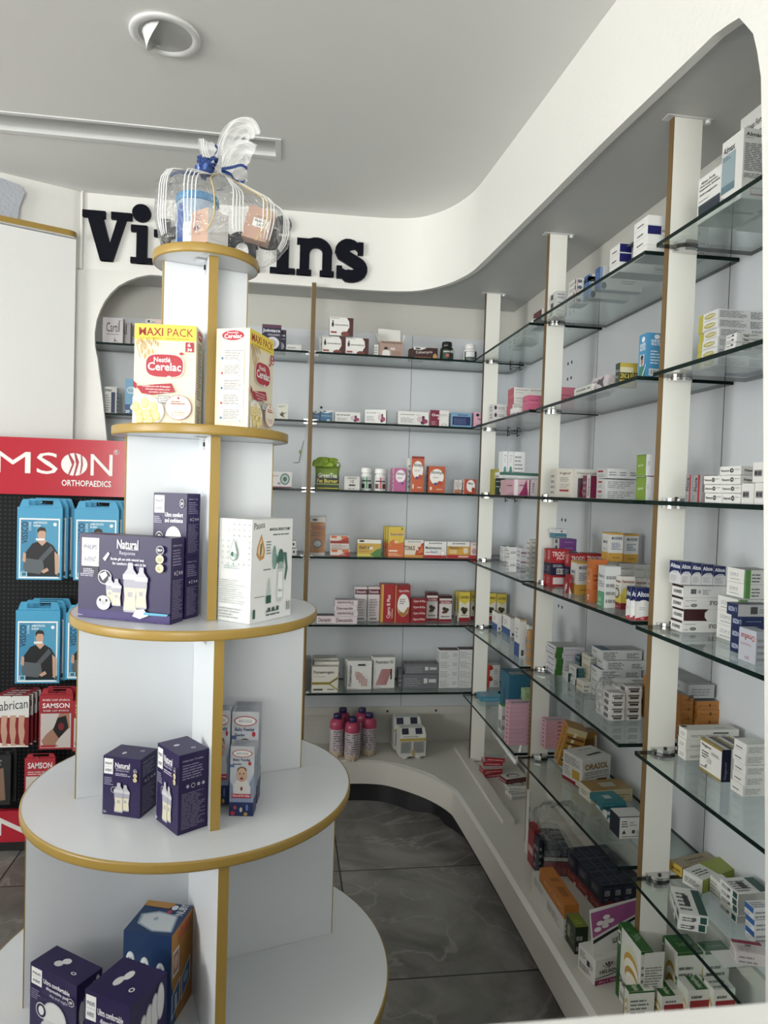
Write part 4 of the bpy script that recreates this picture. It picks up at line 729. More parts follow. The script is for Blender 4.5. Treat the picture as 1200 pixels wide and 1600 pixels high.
# ================================================================ packs on the shelves
def pk(c='#dededb', t='', tc='#23232a', band=None, pos='l', bw=.25, t2='', n=3, box=(.10, .55, .80, .80), lc='#85858a', fl='b'):
    """print for one pack face: coloured band, name, small type"""
    o = []
    if band:
        o.append({'l': R(0, 0, bw, 1, band), 'r': R(1-bw, 0, 1, 1, band), 'b': R(0, 0, 1, bw, band), 't': R(0, 1-bw, 1, 1, band)}[pos])
    if t: o.append(T(t, *box, tc, fl))
    if t2: o.append(T(t2, box[0], box[1]-.22, box[0]+(box[2]-box[0])*.7, box[1]-.08, lc, ''))
    if n: o.append(N(box[0], .10, box[2], max(.2, box[1]-.12), n, lc))
    return o
CW = '#dcdcd8'; CG = '#b9bcc0'
gl = lambda n=5: [N(.08, .12, .92, .88, n, '#8a8a8e')]
# --- back wall, top shelf
an = [P([(.72, 1), (.82, .8), (.84, .5), (.72, .2), (.55, 0), (1, 0), (1, 1)], '#4a1a16'), T('emomderty', .22, .52, .80, .64, '#1c1c1e'), E(.13, .60, .05, .14, '#2a2426', 12), E(.13, .78, .03, .05, '#2a2426', 8), E(.66, .10, .18, .14, '#7a3a2e', 14), N(.04, .93, .4, .98, 1, '#3a3a3c'), R(.05, .12, .30, .22, '#a03a3a')]
DA = dict(c='#e4e3df', F=an, L=gl(), K=an, cT='#d5d4d0')
bx((0.2282,3.13,2.095,0.1046,0.05,0.0797,0.0), DA, 'white and brown milk powder carton set on top of two', 'bA')
bx((0.1957,3.1275,2.0135,0.1028,0.055,0.0754,0.0), DA, 'white and brown milk powder carton by the brown post', 'bA')
bx((0.2997,3.1275,2.0135,0.1024,0.055,0.0748,0.0), DA, 'white and brown milk powder carton beside the open kraft carton', 'bA')
bx((0.1858,3.1925,2.0135,0.102,0.055,0.0843,0.0), DA, 'white and brown milk powder carton in the rear', 'bA')
ra = [T('RAWADIN', .10, .84, .92, .96, '#4a2e2a'), E(.27, .52, .08, .11, '#1c1a1c', 12), P([(.10, .05), (.14, .38), (.28, .46), (.44, .38), (.46, .05)], '#dcdad6'), R(.46, .44, .66, .60, '#c9bcb8'), N(.55, .15, .95, .40, 4, '#7a5a50')]
o = bx((0.4522,3.1275,2.0135,0.1053,0.055,0.0701,0.0), dict(c='#a5887a', F=ra, L=gl(), T=[]), 'opened kraft carton with raised white flaps', 'bA', name='open_carton')[0]
w_, d_, h_ = (0.4522,3.1275,2.0135,0.1053,0.055,0.0701,0.0)[3:6]
for nm, pts in (('flap', [(-w_*.52, d_*.35, h_), (w_*.45, d_*.35, h_), (w_*.45, d_*.55, h_+.062), (-w_*.52, d_*.55, h_+.065)]), ('flap', [(-w_/2, -d_*.4, h_), (-w_/2, d_*.3, h_), (-w_*.66, d_*.32, h_+.045), (-w_*.66, -d_*.3, h_+.036)]), ('flap', [(w_/2, -d_*.4, h_), (w_/2, d_*.3, h_), (w_*.58, d_*.32, h_+.046), (w_*.58, -d_*.3, h_+.028)])):
    b = MB(); q = [Vector(p) for p in pts]; nn = (q[1]-q[0]).cross(q[3]-q[0]).normalized()*.0008; b.add(q+[p+nn for p in q], [(0, 1, 2, 3), (7, 6, 5, 4), (0, 4, 5, 1), (1, 5, 6, 2), (2, 6, 7, 3), (3, 7, 4, 0)], card('#d9d8d2')); b.build(nm, o)
bx((0.3871,3.135,2.0135,0.0216,0.03,0.056,0.0), dict(c='#d0cfca', F=gl(4)), 'small pale carton tucked beside the open kraft carton', 'bA')
co = [P([(0, 1), (0, .78), (.3, .76), (.5, .92), (.52, 1)], '#d8d6d2'), E(.18, .88, .12, .07, '#2a2a2c', 14), T('Coloursprin', .10, .36, .78, .66, '#e0dcd4', 's'), R(.05, .08, .72, .14, '#b8863a'), P([(.80, .1), (.98, .1), (.98, .3), (.90, .55), (.82, .4)], '#b08a4c')]
bx((0.6083,3.125,2.0135,0.1112,0.05,0.0511,0.0), dict(c='#3a1614', F=co, L=gl(3)), 'dark brown carton lettered in pale script', 'bA')
bx((0.5787,3.18,2.0135,0.0654,0.04,0.0553,0.0), dict(c='#5a3420', F=[R(.05, .08, .9, .14, '#b8863a')]), 'dark brown carton half hidden, in the rear', 'bA')
def bottle3(p, prof, m, caps, label, labels, name='pill_bottle', cat='bottle', group='bottles on the back wall'):
    x, y, z = p; b = MB(); b.lathe(prof, m, None, 28); o = tag(b.build(name, None, (x, y, z)), label, cat, group)
    b = MB(); b.lathe(caps[0], caps[1], None, 28); b.build('cap', o)
    b = MB()
    for z0, z1, r_, c, a0, a1 in labels:
        n = 20; vs = [(r_*math.cos(a0+(a1-a0)*i/n), r_*math.sin(a0+(a1-a0)*i/n), q) for i in range(n+1) for q in (z0, z1)]
        b.add(vs, [(2*i, 2*i+2, 2*i+3, 2*i+1) for i in range(n)], card(c), None, True)
    b.build('printed_label', o); return o
def bp(xl, xr, yt, l, y): pass
FR0, FR1 = -2.8, -.35
B1=(0.7118,3.1,2.0135,0.0605,0,0.0859,0.0)
B2=(0.8208,3.1,2.0135,0.0596,0,0.0825,0.0)
B3=(0.3639,3.12,1.4155,0.0506,0,0.102,0.0)
B4=(0.427,3.12,1.4155,0.0524,0,0.0999,0.0)

def pill(B, bc, cc, lab, labels, ck=.74, cw=.74):
    x, y, z, w, d, h, _ = B; r_ = w/2
    bottle3((x, y+r_, z), [(r_*.92, 0), (r_, .003), (r_, h*.60), (r_*.93, h*.68), (r_*.72, h*ck)], pmat('bottle_'+bc.strip('#'), bc, .25), ([(r_*cw, h*ck+.0005), (r_*(cw+.03), h*ck+.004), (r_*(cw+.03), h*.96), (r_*(cw-.05), h)], pmat('cap_'+cc.strip('#'), cc, .3)), lab, [(h*a_, h*b_, r_+.0004*(k+1), c, p0, p1) for k, (a_, b_, c, p0, p1) in enumerate(labels)])
pill(B1, '#152019', '#141416', 'dark green pill bottle with black cap on the top shelf of the back wall', [(.08, .56, '#22382a', FR0, FR1), (.42, .50, '#a8b0a8', -2.3, -1.0), (.18, .34, '#b45a50', -1.9, -1.4), (.40, .55, '#cfd2cc', -1.1, -.7)])
pill(B2, '#dcdcda', '#d6d6d4', 'white pill bottle with dark label on the top shelf of the back wall', [(.08, .58, '#2a2d33', FR0, FR1), (.26, .56, '#d2d4d4', -2.5, -1.1), (.10, .20, '#5a6a68', -2.4, -1.0)])
pill(B3, '#e0e0de', '#e4e4e2', 'white pill bottle with green striped label on the third shelf of the back wall', [(.08, .62, '#c9cecb', FR0, FR1), (.10, .30, '#23322c', -2.6, -1.95), (.10, .30, '#23322c', -1.3, -.6), (.08, .60, '#4a9a6c', -1.75, -1.5), (.40, .46, '#33443c', -2.5, -.8)], .78, .93)
pill(B4, '#e0e0de', '#e4e4e2', 'white pill bottle with red striped label on the third shelf of the back wall', [(.08, .62, '#d0cccb', FR0, FR1), (.10, .32, '#5a1a20', -2.6, -1.95), (.10, .32, '#5a1a20', -1.3, -.6), (.08, .60, '#c43a44', -1.75, -1.5), (.40, .46, '#443438', -2.5, -.8)], .78, .93)
# --- second shelf
bl = [P([(0, 1), (1, 1), (1, .88), (.6, .74), (.3, .78), (0, .9)], '#d5d8da'), E(.35, .90, .18, .05, '#2a3a4a', 14), T('PREGNACEA', .08, .46, .9, .54, '#e2e8ec', ''), P([(.5, .0), (.6, .2), (.75, .22), (.9, 0)], '#c9d4da')]
DB = dict(c='#2f6a92', F=bl, R=gl(), L=gl())
bx((0.1284,3.1225,1.7145,0.0298,0.045,0.0444,0.0), DB, 'blue carton with white crest touching the brown post', 'bB')
bx((0.1716,3.1225,1.7145,0.0527,0.045,0.0493,0.0), DB, 'blue carton with white crest, second from the brown post', 'bB')
fig = lambda u: [E(u, .36, .10, .22, '#5a1c3e', 16), E(u+.02, .62, .05, .10, '#5a1c3e', 12), P([(u-.05, .1), (u+.06, .1), (u+.10, .5), (u-.02, .5)], '#4a1834'), E(u+.09, .32, .08, .16, '#9a2a58', 14), E(u-.10, .45, .09, .22, '#c9b3bd', 14)]
pr1 = [T('prenatal', .08, .60, .58, .82, '#26262a'), N(.08, .18, .55, .48, 3, '#8a8a90')]+fig(.80)
bx((0.2668,3.1225,1.7145,0.1123,0.045,0.0453,0.0), dict(c=CW, F=pr1, L=gl()), 'low white carton with magenta figures beside the blue cartons', 'bB')
pr2 = [T('prenatal', .08, .72, .52, .82, '#26262a'), T('DHA', .58, .73, .74, .80, '#6a6a70', ''), N(.08, .2, .55, .58, 5, '#8a8a90')]+fig(.80)
bx((0.3962,3.1225,1.7145,0.0949,0.045,0.0627,-14.0), dict(c=CW, F=pr2, R=gl(7), cR='#c4c4c2'), 'white carton with magenta figures turned slightly aside', 'bB')
bx((0.5629,3.125,1.7145,0.1402,0.05,0.062,0.0), dict(c=CW, F=pr2, L=gl()), 'wide white carton with magenta figures beside the maroon one', 'bB')
ov = [R(0, 0, .5, 1, '#7a1638'), T('Ova', .10, .62, .49, .78, '#f0e8ea'), T('care', .52, .64, .92, .78, '#a59aa0', ''), N(.1, .1, .4, .35, 3, '#c08a9a'), E(.76, .10, .12, .09, '#3a3a3e', 16), E(.76, .10, .10, .075, CW, 16), R(.42, .44, .56, .56, '#d8c4cc')]
bx((0.681,3.125,1.7145,0.0871,0.05,0.0733,0.0), dict(c=CW, F=ov, L=gl()), 'half maroon, half white upright carton', 'bB')
bx((0.784,3.125,1.7145,0.0953,0.05,0.0666,0.0), dict(c='#6f9cc0', F=[R(.06, .16, .94, .74, '#16295a'), T('PREGVILIN', .30, .80, .78, .90, '#1a2a50'), N(.14, .25, .85, .65, 5, '#5a72a0')], L=gl(), cL='#a9c4d8'), 'sky blue carton with navy panel', 'bB')
bx((0.8662,3.125,1.7145,0.051,0.05,0.0733,0.0), dict(c='#d2a2b4', F=[E(.35, .82, .16, .10, '#2a2a2e', 12), T('rosa', .35, .50, .9, .62, '#4a2a3a'), P([(.1, 0), (.3, .22), (1, .3), (1, 0)], '#9a2a5a')], cL='#c48aa0'), 'pink carton half hidden by the corner post', 'bB')
# --- third shelf
b = MB()
def pouch(b, w_, h_, d_, m):
    vs = []; n = 9
    for i in range(n):
        t_ = i/(n-1); dd = d_*math.sin(math.pi*min(1, .12+t_*.88))**.6*.5+.002; ww = w_/2*(1-.06*math.sin(math.pi*t_))
        for k in range(16): a_ = 6.283185*k/16; vs.append((ww*math.copysign(abs(math.cos(a_))**.6, math.cos(a_)), dd*math.copysign(abs(math.sin(a_))**.8, math.sin(a_)), h_*t_))
    b.add(vs, [(i*16+k, i*16+(k+1) % 16, (i+1)*16+(k+1) % 16, (i+1)*16+k) for i in range(n-1) for k in range(16)]+[tuple(range(16))[::-1], tuple(range(16*(n-1), 16*n))], m, None, True)
PG=(0.1864,3.14,1.4155,0.1109,0.05,0.104,0.0)
PM=(0.15,3.14,1.1205,0.0668,0.05,0.1717,0.0)

x, y, z, w_, d_, h_, _ = PG
b = MB(); pouch(b, w_, h_, .05, card('#7f9a34')); art(b, (-w_*.47, -.0265, h_*.03), (w_*.94, 0, 0), (0, 0, h_*.9), (0, -1, 0), [R(0, .08, 1, .60, '#31441c'), T('GreenTea', .10, .52, .90, .74, '#e6e8da'), R(0, .26, 1, .48, '#15180e'), T('Fat Burner', .06, .28, .94, .46, '#e0d030'), R(0, .20, 1, .24, '#9ab03a'), T('SLIM GREEN', .1, .06, .9, .15, '#11140c'), R(.02, .0, .98, .04, '#c9b830')])
gp = tag(b.build('tea_pack', None, (x, y, z)), 'green tea pouch with yellow and white lettering and a leafy green top', 'pouch', 'packs on the third shelf of the back wall')
b = MB(); rr = random.Random(3); vs = []; n, mm = 22, 9
for jj in range(mm+1):
    p = math.pi/2*jj/mm
    for i in range(n):
        a_ = 6.283185*i/n; q = 1+.22*math.sin(4*a_+2*p)+.16*math.sin(9*a_-4*p)+rr.uniform(-.10, .10)
        vs.append((-.06*w_+.46*w_*math.cos(a_)*math.cos(p)**.5*q, .020*math.sin(a_)*math.cos(p)**.5*q, h_-.004+.040*math.sin(p)*(1+.25*(q-1))))
b.add(vs, [(jj*n+i, jj*n+(i+1) % n, (jj+1)*n+(i+1) % n, (jj+1)*n+i) for jj in range(mm) for i in range(n)], pmat('tea_leaf_green', '#7f9a2c', .5, bump=.5, bscale=60), None, False)
b.build('leaf_top', gp)
b = MB(); b.lathe([(.006, 0), (.006, .012), (.005, .0135)], card('#dadad6'), Matrix.Translation((w_*.42, 0, h_)), 14); b.build('spout_cap', gp)
bx((0.2949,3.125,1.4155,0.0686,0.05,0.0606,0.0), dict(c='#d2d2cc', F=[T('LORVANOST', .18, .82, .80, .93, '#222222'), T('10', .40, .50, .62, .76, '#222222', ''), R(.30, .30, .72, .42, '#2a2a2c'), BC(.25, .05, .75, .18)]), 'white carton numbered 10 beside the green pouch', 'bC')
al = [E(.55, .66, .40, .27, '#e8e4e6', 24), T('Alvityl', .24, .68, .86, .82, '#1d1d24'), N(.3, .55, .8, .63, 2, '#8a5a70'), E(.72, .36, .10, .07, '#7a3f8c', 14), E(.55, .38, .08, .05, '#b4578f', 12)]
bx((0.5099,3.1225,1.4155,0.0554,0.045,0.1052,0.0), dict(c='#b8568e', F=al, L=gl(4), cL='#dcc6d2'), 'pink carton with white disc, front one', 'bC')
bx((0.5019,3.16,1.4155,0.0532,0.02,0.1048,0.0), dict(c='#b8568e', F=al, cL='#dcc6d2'), 'pink carton with white disc, the middle one peeping out', 'bC')
bx((0.4902,3.185,1.4155,0.0491,0.02,0.1021,0.0), dict(c='#c9c6c8', F=al, cL='#dcd6d8'), 'pink and white carton peeping out behind two pink ones', 'bC')
ao = lambda cy, ry: [E(.5, cy, .42, ry, '#e9e7e4', 26), T('Alvityl', .16, cy+ry*.25, .86, cy+ry*.75, '#22242c'), N(.25, cy-ry*.15, .75, cy+ry*.05, 2, '#c06a3a'), E(.70, cy-ry*.78, .16, ry*.28, '#b8401c', 14), E(.45, cy-ry*.88, .14, ry*.16, '#5a3a7c', 12), R(.10, .10, .22, .22, '#e6cfc0'), N(.5, .12, .85, .18, 1, '#f0d8c8')]
bx((0.5903,3.1225,1.4155,0.0587,0.045,0.1613,0.0), dict(c='#c0521e', F=ao(.62, .25)+[R(0, .94, 1, 1, '#8a1f1c')], L=gl(4), cL='#cfcfcc'), 'tall narrow orange carton with white disc', 'bC')
bx((0.5797,3.17,1.4155,0.0581,0.04,0.1543,0.0), dict(c='#d4d4d2', F=gl()), 'tall white carton behind the narrow orange one', 'bC')
bx((0.6788,3.125,1.4155,0.0769,0.05,0.1199,0.0), dict(c='#c0521e', F=ao(.60, .30), L=gl(4), cL='#8a2a1c'), 'broad orange carton with white disc', 'bC')
so = [E(.55, .55, .35, .42, '#e4e2de', 18), T('May', .35, .6, .75, .8, '#22242c'), E(.75, .3, .12, .16, '#8a2a1c', 10)]
bx((0.8351,3.12,1.4155,0.057,0.04,0.0658,0.0), dict(c='#b8401c', F=so, L=gl(3), cL='#d4d2cf'), 'small orange carton with white disc, frontmost by the corner post', 'bC')
for k, (a_, c_) in enumerate(((712.5, 'first'), (719, 'second'))): bx((0.7744+.018*k, 3.135, 1.4155, .016, .04, .062, 0), dict(c='#d0cecb', F=[R(0, 0, 1, .3, '#b06a4a'), N(.2, .4, .8, .9, 4, '#9a6a60')]), 'thin white carton beside the small orange one, %s of two' % c_, 'bC')
# --- fourth shelf
x, y, z, w_, d_, h_, _ = PM
b = MB(); b.box(-w_/2, -.02, 0, w_/2, .02, h_, card('#b8741f')); art(b, (-w_/2, -.0203, 0), (w_, 0, 0), (0, 0, h_), (0, -1, 0), [R(0, .86, 1, 1, '#dcd8d2'), E(.3, .92, .18, .03, '#22242a', 14), T('EFFERV', .12, .66, .9, .76, '#a03a2a'), N(.1, .5, .9, .62, 3, '#7a3a1c'), E(.5, .3, .32, .12, '#6a6a6e', 16), E(.5, .3, .24, .08, '#b9b9ba', 14), R(0, 0, 1, .07, '#d4d0ca')])
pm = tag(b.build('carton', None, (x, y, z)), 'tall orange pack in clear film against the brown post on the fourth shelf', 'box', 'packs on the fourth shelf of the back wall')
b = MB(); b.box(-w_/2-.003, -.024, .001, w_/2+.003, .023, h_+.006, M_film); b.build('clear_wrap', pm)
oc_ = [R(.05, .55, .95, .92, '#c9601c'), P([(0, .1), (.4, .1), (.7, .5), (1, .6), (1, 0), (0, 0)], '#b02a1c'), R(.35, .50, .60, .85, '#dccfc4'), N(.1, .15, .9, .45, 2, '#e4d4c4')]
bx((0.2517,3.1225,1.1205,0.087,0.045,0.0323,0.0), dict(c='#d8cfc8', F=oc_), 'bottom orange and white carton in a small pile of three', 'bD')
bx((0.2478,3.1225,1.1542,0.0841,0.045,0.0299,0.0), dict(c='#d3c9c2', F=[R(0, .75, 1, 1, '#a8321c'), N(.06, .1, .94, .65, 4, '#8a7a74')]), 'middle text-side carton in a small pile of three', 'bD')
bx((0.2462,3.1225,1.1856,0.0827,0.045,0.0271,0.0), dict(c='#d8cfc8', F=oc_), 'topmost orange carton in a small pile of three', 'bD')
en = [R(0, .78, 1, 1, '#d9d7d0'), E(.18, .90, .12, .06, '#22242a', 14), P([(0, 0), (1, 0), (1, .5), (.8, .42), (.62, .2), (.5, .12), (0, .12)], '#3f7a2c'), P([(0, .0), (.7, .02), (.5, .14), (0, .14)], '#c9c23a'), T('ENAT 400', .08, .42, .62, .62, '#3a2420'), R(.5, .42, .66, .58, '#d8d2b8'), N(.08, .28, .5, .34, 1, '#6a4a2a')]
bx((0.383,3.1275,1.1205,0.1069,0.055,0.0765,-4.0), dict(c='#c39a22', F=en, R=gl(3), cR='#b0aa2a'), 'yellow carton with green leaf corner', 'bD')
su = [E(.55, .72, .38, .17, '#e0a818', 22), E(.55, .72, .28, .12, '#d2b21c', 22), T('Supradyn', .12, .70, .94, .79, '#23409a'), P([(.1, .50), (.35, .58), (.6, .45), (1, .5), (1, 0), (0, 0), (0, .42)], '#d2641e'), R(.40, .46, .62, .54, '#e6c890'), R(.05, .18, .60, .23, '#e4d2c0'), N(.06, .05, .9, .15, 2, '#e8c8a8'), E(.85, .93, .06, .04, '#6a7a2a', 10), P([(.12, .44), (.2, .44), (.14, .36), (.22, .36)], '#f0d040')]
bx((0.502,3.115,1.1205,0.073,0.03,0.1368,0.0), dict(c='#d0b81a', F=su, L=gl(4), cL='#a8901a'), 'tall yellow vitamin carton, front of three', 'bD')
bx((0.4978,3.145,1.1205,0.0752,0.022,0.1362,0.0), dict(c='#d0b81a', F=su, cL='#a8901a'), 'tall yellow vitamin carton, second of three', 'bD')
bx((0.493,3.171,1.1205,0.0758,0.022,0.1361,0.0), dict(c='#c4a61a', F=su, cL='#8a741a'), 'tall yellow vitamin carton, rear of three', 'bD')
to = [R(0, .8, 1, 1, '#d6d4d0'), T('Juvamine', .15, .84, .85, .94, '#2a3a5a'), T('TONUS', -.0, .40, .55, .66, '#4a1a14'), P([(.55, .1), (.62, .42), (.75, .40), (.70, .6), (.85, .62), (.88, .8), (1, .84), (1, .1)], '#b0301c'), R(0, 0, 1, .14, '#d08a1c'), P([(.6, .2), (.8, .4), (.95, .7), (.98, .3)], '#d0701c')]
bx((0.5848,3.125,1.1205,0.0868,0.05,0.0794,0.0), dict(c='#d9cfb8', F=to), 'white and orange carton with red arrows', 'bD')
mu = [R(0, 0, 1, .16, '#b01c24'), T('Juvamine', .20, .82, .80, .95, '#2a3a5a'), T('Multivitamins', .06, .52, .78, .70, '#26262c'), T('GenC', .28, .28, .62, .44, '#5a6a9a'), N(.08, .3, .26, .42, 1, '#c0404a'), E(.84, .30, .11, .17, '#cfc9c4', 16), E(.84, .30, .07, .11, '#efece8', 14)]
bx((0.6831,3.125,1.1205,0.1038,0.05,0.0742,0.0), dict(c=CW, F=mu), 'white carton with red base and a pale tablet picture', 'bD')
vc = [R(0, 0, 1, .20, '#b01c24'), T('Juvamine', .22, .82, .80, .95, '#2a3a5a'), P([(0, .2), (1, .2), (1, .72), (0, .72)], '#cf9a1c'), T('Vitamine C', .06, .56, .66, .70, '#2c3a5a'), T('500', .12, .26, .42, .50, '#e4d8b4'), E(.82, .46, .11, .17, '#d8d0c0', 16), R(.5, .05, .95, .15, '#e0b0a0')]
bx((0.7911,3.125,1.1205,0.1063,0.05,0.075,0.0), dict(c=CW, F=vc), 'white and yellow vitamin carton with red base', 'bD')
bx((0.8987,3.125,1.1205,0.1028,0.05,0.0728,0.0), dict(c='#d6c6c0', F=[R(0, 0, 1, .2, '#b01c24'), T('Juva', .1, .82, .3, .95, '#2a3a5a'), E(.16, .45, .1, .2, '#b88a8a', 14), N(.3, .3, .9, .7, 4, '#9a8a88')]), 'white carton with red base running behind the corner post', 'bD')
# --- fifth shelf
de = lambda f='b': [T('Decoactin', .10, .22, .80, .74, '#5a1428', f), R(0, .92, 1, 1, '#c4b8bc')]
DD = dict(c='#d8ccd0', F=de(), L=gl(2), T=[N(.1, .2, .9, .8, 4, '#9a8a90')], cT='#b9b0b4')
DDf = dict(DD); DDf['F'] = de('bf')
bx((0.1946,3.125,0.8195,0.0782,0.06,0.0345,0.0), dict(DD, cT='#3a2c30', T=[N(.1, .2, .9, .8, 4, '#6a5a60')]), 'flat white and pink carton with dark top', 'bE')
for k, (a_, c_, t_) in enumerate(((963, 971, DD), (954.5, 962.5, DDf), (946, 954, DD), (937.5, 945.5, DDf))):
    pass
bx((0.2834,3.12,0.8195,0.103,0.06,0.033,0.0), DD, 'flat white carton with maroon lettering, lowest', 'bE')
bx((0.2867,3.12,0.8526,0.103,0.06,0.0244,0.0), DDf, 'flat white carton with maroon lettering, third from top', 'bE')
bx((0.2831,3.12,0.8769,0.1029,0.06,0.0244,0.0), DD, 'flat white carton with maroon lettering, second from top', 'bE')
bx((0.2852,3.12,0.9013,0.1029,0.06,0.0243,0.0), DDf, 'flat white carton with maroon lettering, topmost', 'bE')

tw = [R(0, .78, 1, 1, '#5a1428'), R(0, .93, 1, 1, '#cfc6c8'), T('Decoactin', .10, .82, .9, .90, '#e4d8dc'), N(.15, .15, .85, .68, 7, '#9a9498'), R(.2, .04, .8, .07, '#3a2a30')]
DT = dict(c='#d3cfd0', F=tw, L=gl(6))
bx((0.3588,3.1875,0.8195,0.056,0.045,0.1551,0.0), DT, 'upright white carton with maroon head, beside the flat pile', 'bE')
bx((0.4172,3.1875,0.8195,0.0548,0.045,0.1558,0.0), DT, 'upright white carton with maroon head, beside the red cartons', 'bE')
cy = [R(0, 0, .18, 1, '#b8861c'), R(.10, 0, .2, 1, '#d0a83a'), T('Cypro B Plus', .46, .10, .78, .72, '#f0e6e2', 'bv'), N(.82, .1, .9, .7, 1, '#d8a0a0')]
cz = [R(.62, .0, 1, 1, '#9c1420'), R(0, .88, 1, 1, '#8c101c'), T('Cypro B Plus', .24, .80, .92, .87, '#f0e6e2'), E(.56, .46, .40, .30, '#e4e0dc', 24), P([(.18, .40), (.35, .18), (.7, .16), (.95, .36), (.9, .44), (.6, .26), (.36, .30)], '#a8721c'), N(.3, .5, .8, .66, 3, '#6a5a5a'), R(0, 0, .06, 1, '#c09a3a')]
bx((0.4767,3.165,0.8195,0.0635,0.06,0.1724,0.0), dict(c='#a5141f', F=cy, T=gl(2)), 'tall red carton with sideways white lettering', 'bE')
bx((0.5437,3.15,0.8195,0.0695,0.06,0.1724,0.0), dict(c='#a5141f', F=cz, T=gl(2)), 'tall red carton with white oval', 'bE')
rs = [T('Cypro B Plus', .18, .30, .92, .72, '#e8d8d6'), R(0, .94, 1, 1, '#5a0c14')]
rsf = [T('Cypro B Plus', .18, .30, .92, .72, '#d8b8b6', 'bf'), R(0, .94, 1, 1, '#5a0c14')]
bx((0.6196,3.15,0.8195,0.0745,0.05,0.1109,0.0), dict(c='#8e121c', F=rs, L=gl(2), cT='#6a3a3c'), 'small flat red carton beside the tall red cartons', 'bE', 4)

be = [R(0, .90, 1, 1, '#3a0c12'), R(0, .70, 1, .82, '#8a1824'), T('Cardolite', .1, .72, .9, .80, '#e4d8da'), E(.40, .50, .16, .07, '#2c2a1c', 12), E(.62, .46, .16, .07, '#3a3420', 12), E(.50, .40, .18, .08, '#4a3c24', 12), E(.34, .36, .12, .05, '#6a2a2a', 10), R(0, .02, 1, .10, '#7a1420'), N(.15, .18, .85, .26, 1, '#4a3a3a'), R(0, 0, 1, .03, '#a5141f')]
bx((0.6905,3.1825,0.8195,0.053,0.045,0.1329,0.0), dict(c='#cfc9c6', F=be, L=gl(5), cL='#8a1824', cT='#5a1018'), 'taller white and maroon carton picturing dark berries', 'bE')
bx((0.752,3.1725,0.8195,0.0592,0.045,0.1201,0.0), dict(c='#cfc9c6', F=be, L=gl(5), cL='#7a2a34', cT='#5a1018'), 'shorter white and maroon carton picturing dark berries', 'bE')
le = [R(0, .70, 1, 1, '#cfb71c'), P([(0, .70), (1, .70), (.5, .58)], '#cfb71c'), T('Levitan', .10, .78, .92, .90, '#3a3a1c'), E(.36, .42, .20, .08, '#3c2f1c', 12), E(.62, .40, .20, .08, '#4a3a1e', 12), E(.50, .33, .20, .08, '#2c2416', 12), R(0, 0, 1, .14, '#8e1620'), N(.2, .2, .8, .26, 1, '#6a5a3a')]
DL = dict(c='#d6d2c4', F=le, L=[R(0, .3, 1, 1, '#b8a41c')], T=gl(2), cT='#b8a020')
bx((0.8419,3.17,0.8195,0.0505,0.04,0.1389,0.0), DL, 'yellow topped carton with dark fruit, front one by the corner post', 'bE')
bx((0.8402,3.2175,0.8195,0.0528,0.035,0.1345,0.0), DL, 'yellow topped carton with dark fruit, peeping out in the rear', 'bE')
bx((0.9059,3.21,0.8195,0.0467,0.04,0.1367,0.0), DL, 'yellow topped carton with dark fruit, half behind the corner post', 'bE')
bx((0.9831,3.22,0.8195,0.0519,0.04,0.1269,0.0), DL, 'yellow topped carton with dark fruit, just past the corner post', 'bE')
bx((1.0367,3.22,0.8195,0.0489,0.04,0.1244,0.0), DL, 'yellow topped carton with dark fruit, nearest the side wall', 'bE')
# --- lowest glass shelf
dy = [T('Dynamogen', .06, .70, .84, .84, '#1c1c1e'), P([(0, .40), (.66, .40), (1, .62), (1, .56), (.70, .36), (0, .36)], '#a8932a'), P([(0, .30), (.66, .30), (1, .06), (1, .12), (.70, .34), (0, .34)], '#a8932a'), P([(0, .36), (.7, .36), (1, .56), (1, .53), (.71, .34), (0, .34)], '#23231c'), R(.06, .08, .42, .14, '#3a3a3a'), R(.60, .10, .86, .13, '#2a2a2a'), N(.06, .60, .5, .64, 1, '#8a8a8a')]
DY = dict(c='#d9d6cb', F=dy, T=[N(.1, .2, .9, .8, 3, '#9a988c')], cT='#b5b3aa')
bx((0.1992,3.098,0.5135,0.1164,0.032,0.1157,0.0), DY, 'white carton crossed by olive lines, front of four', 'bF')
for k, nm in enumerate(('second', 'third', 'rear')): bx((0.2070-.002*k, 3.138+.036*k, .5135, .113, .033, .128+.006*(k > 0), 0), DY, 'white carton crossed by olive lines, %s of four' % nm, 'bF')
bx((0.1113,3.17,0.5135,0.0572,0.08,0.1371,0.0), dict(c='#8f9092', F=gl(6)), 'grey carton half hidden by the white stand panel', 'bF')
def po(m):
    o = [T('Potenciator', .06, .12, .18, .86, '#1c1c1e', 'bv')] if m else [T('Potenciator 5G', .12, .80, .92, .90, '#1c1c1e')]
    for i in range(10):
        u0, v0 = (.32+.055*i, .55-.0*i) if m else (.12+.05*i, .10)
        o += [P([(u0, .10 if not m else .62-.045*i), (u0+.028, .10 if not m else .62-.045*i), (u0+.30 if not m else u0+.20, .62 if not m else .66-.02*i), (u0+.27 if not m else u0+.17, .62 if not m else .66-.02*i)], '#b03a44')] if not m else [E(.34+.05*i, .60-.05*j, .017, .02, '#b02a38', 8) for j in range(10) if abs(i-j) < 4+(i % 2)]
    return o+[R(.42, .84, .72, .90, '#1c1c1e') if m else R(.80, .28, .86, .62, '#1c1c1e'), N(.05, .04, .4, .07, 1, '#8a8a8a')]
DP1, DP2 = dict(c=CW, F=po(1), L=gl(), cT='#b9b9b4'), dict(c=CW, F=po(0), L=gl(), cT='#b9b9b4')
bx((0.3574,3.139,0.5135,0.1124,0.028,0.1303,0.0), DP1, 'white carton with red dot pattern and sideways name, front one', 'bF')
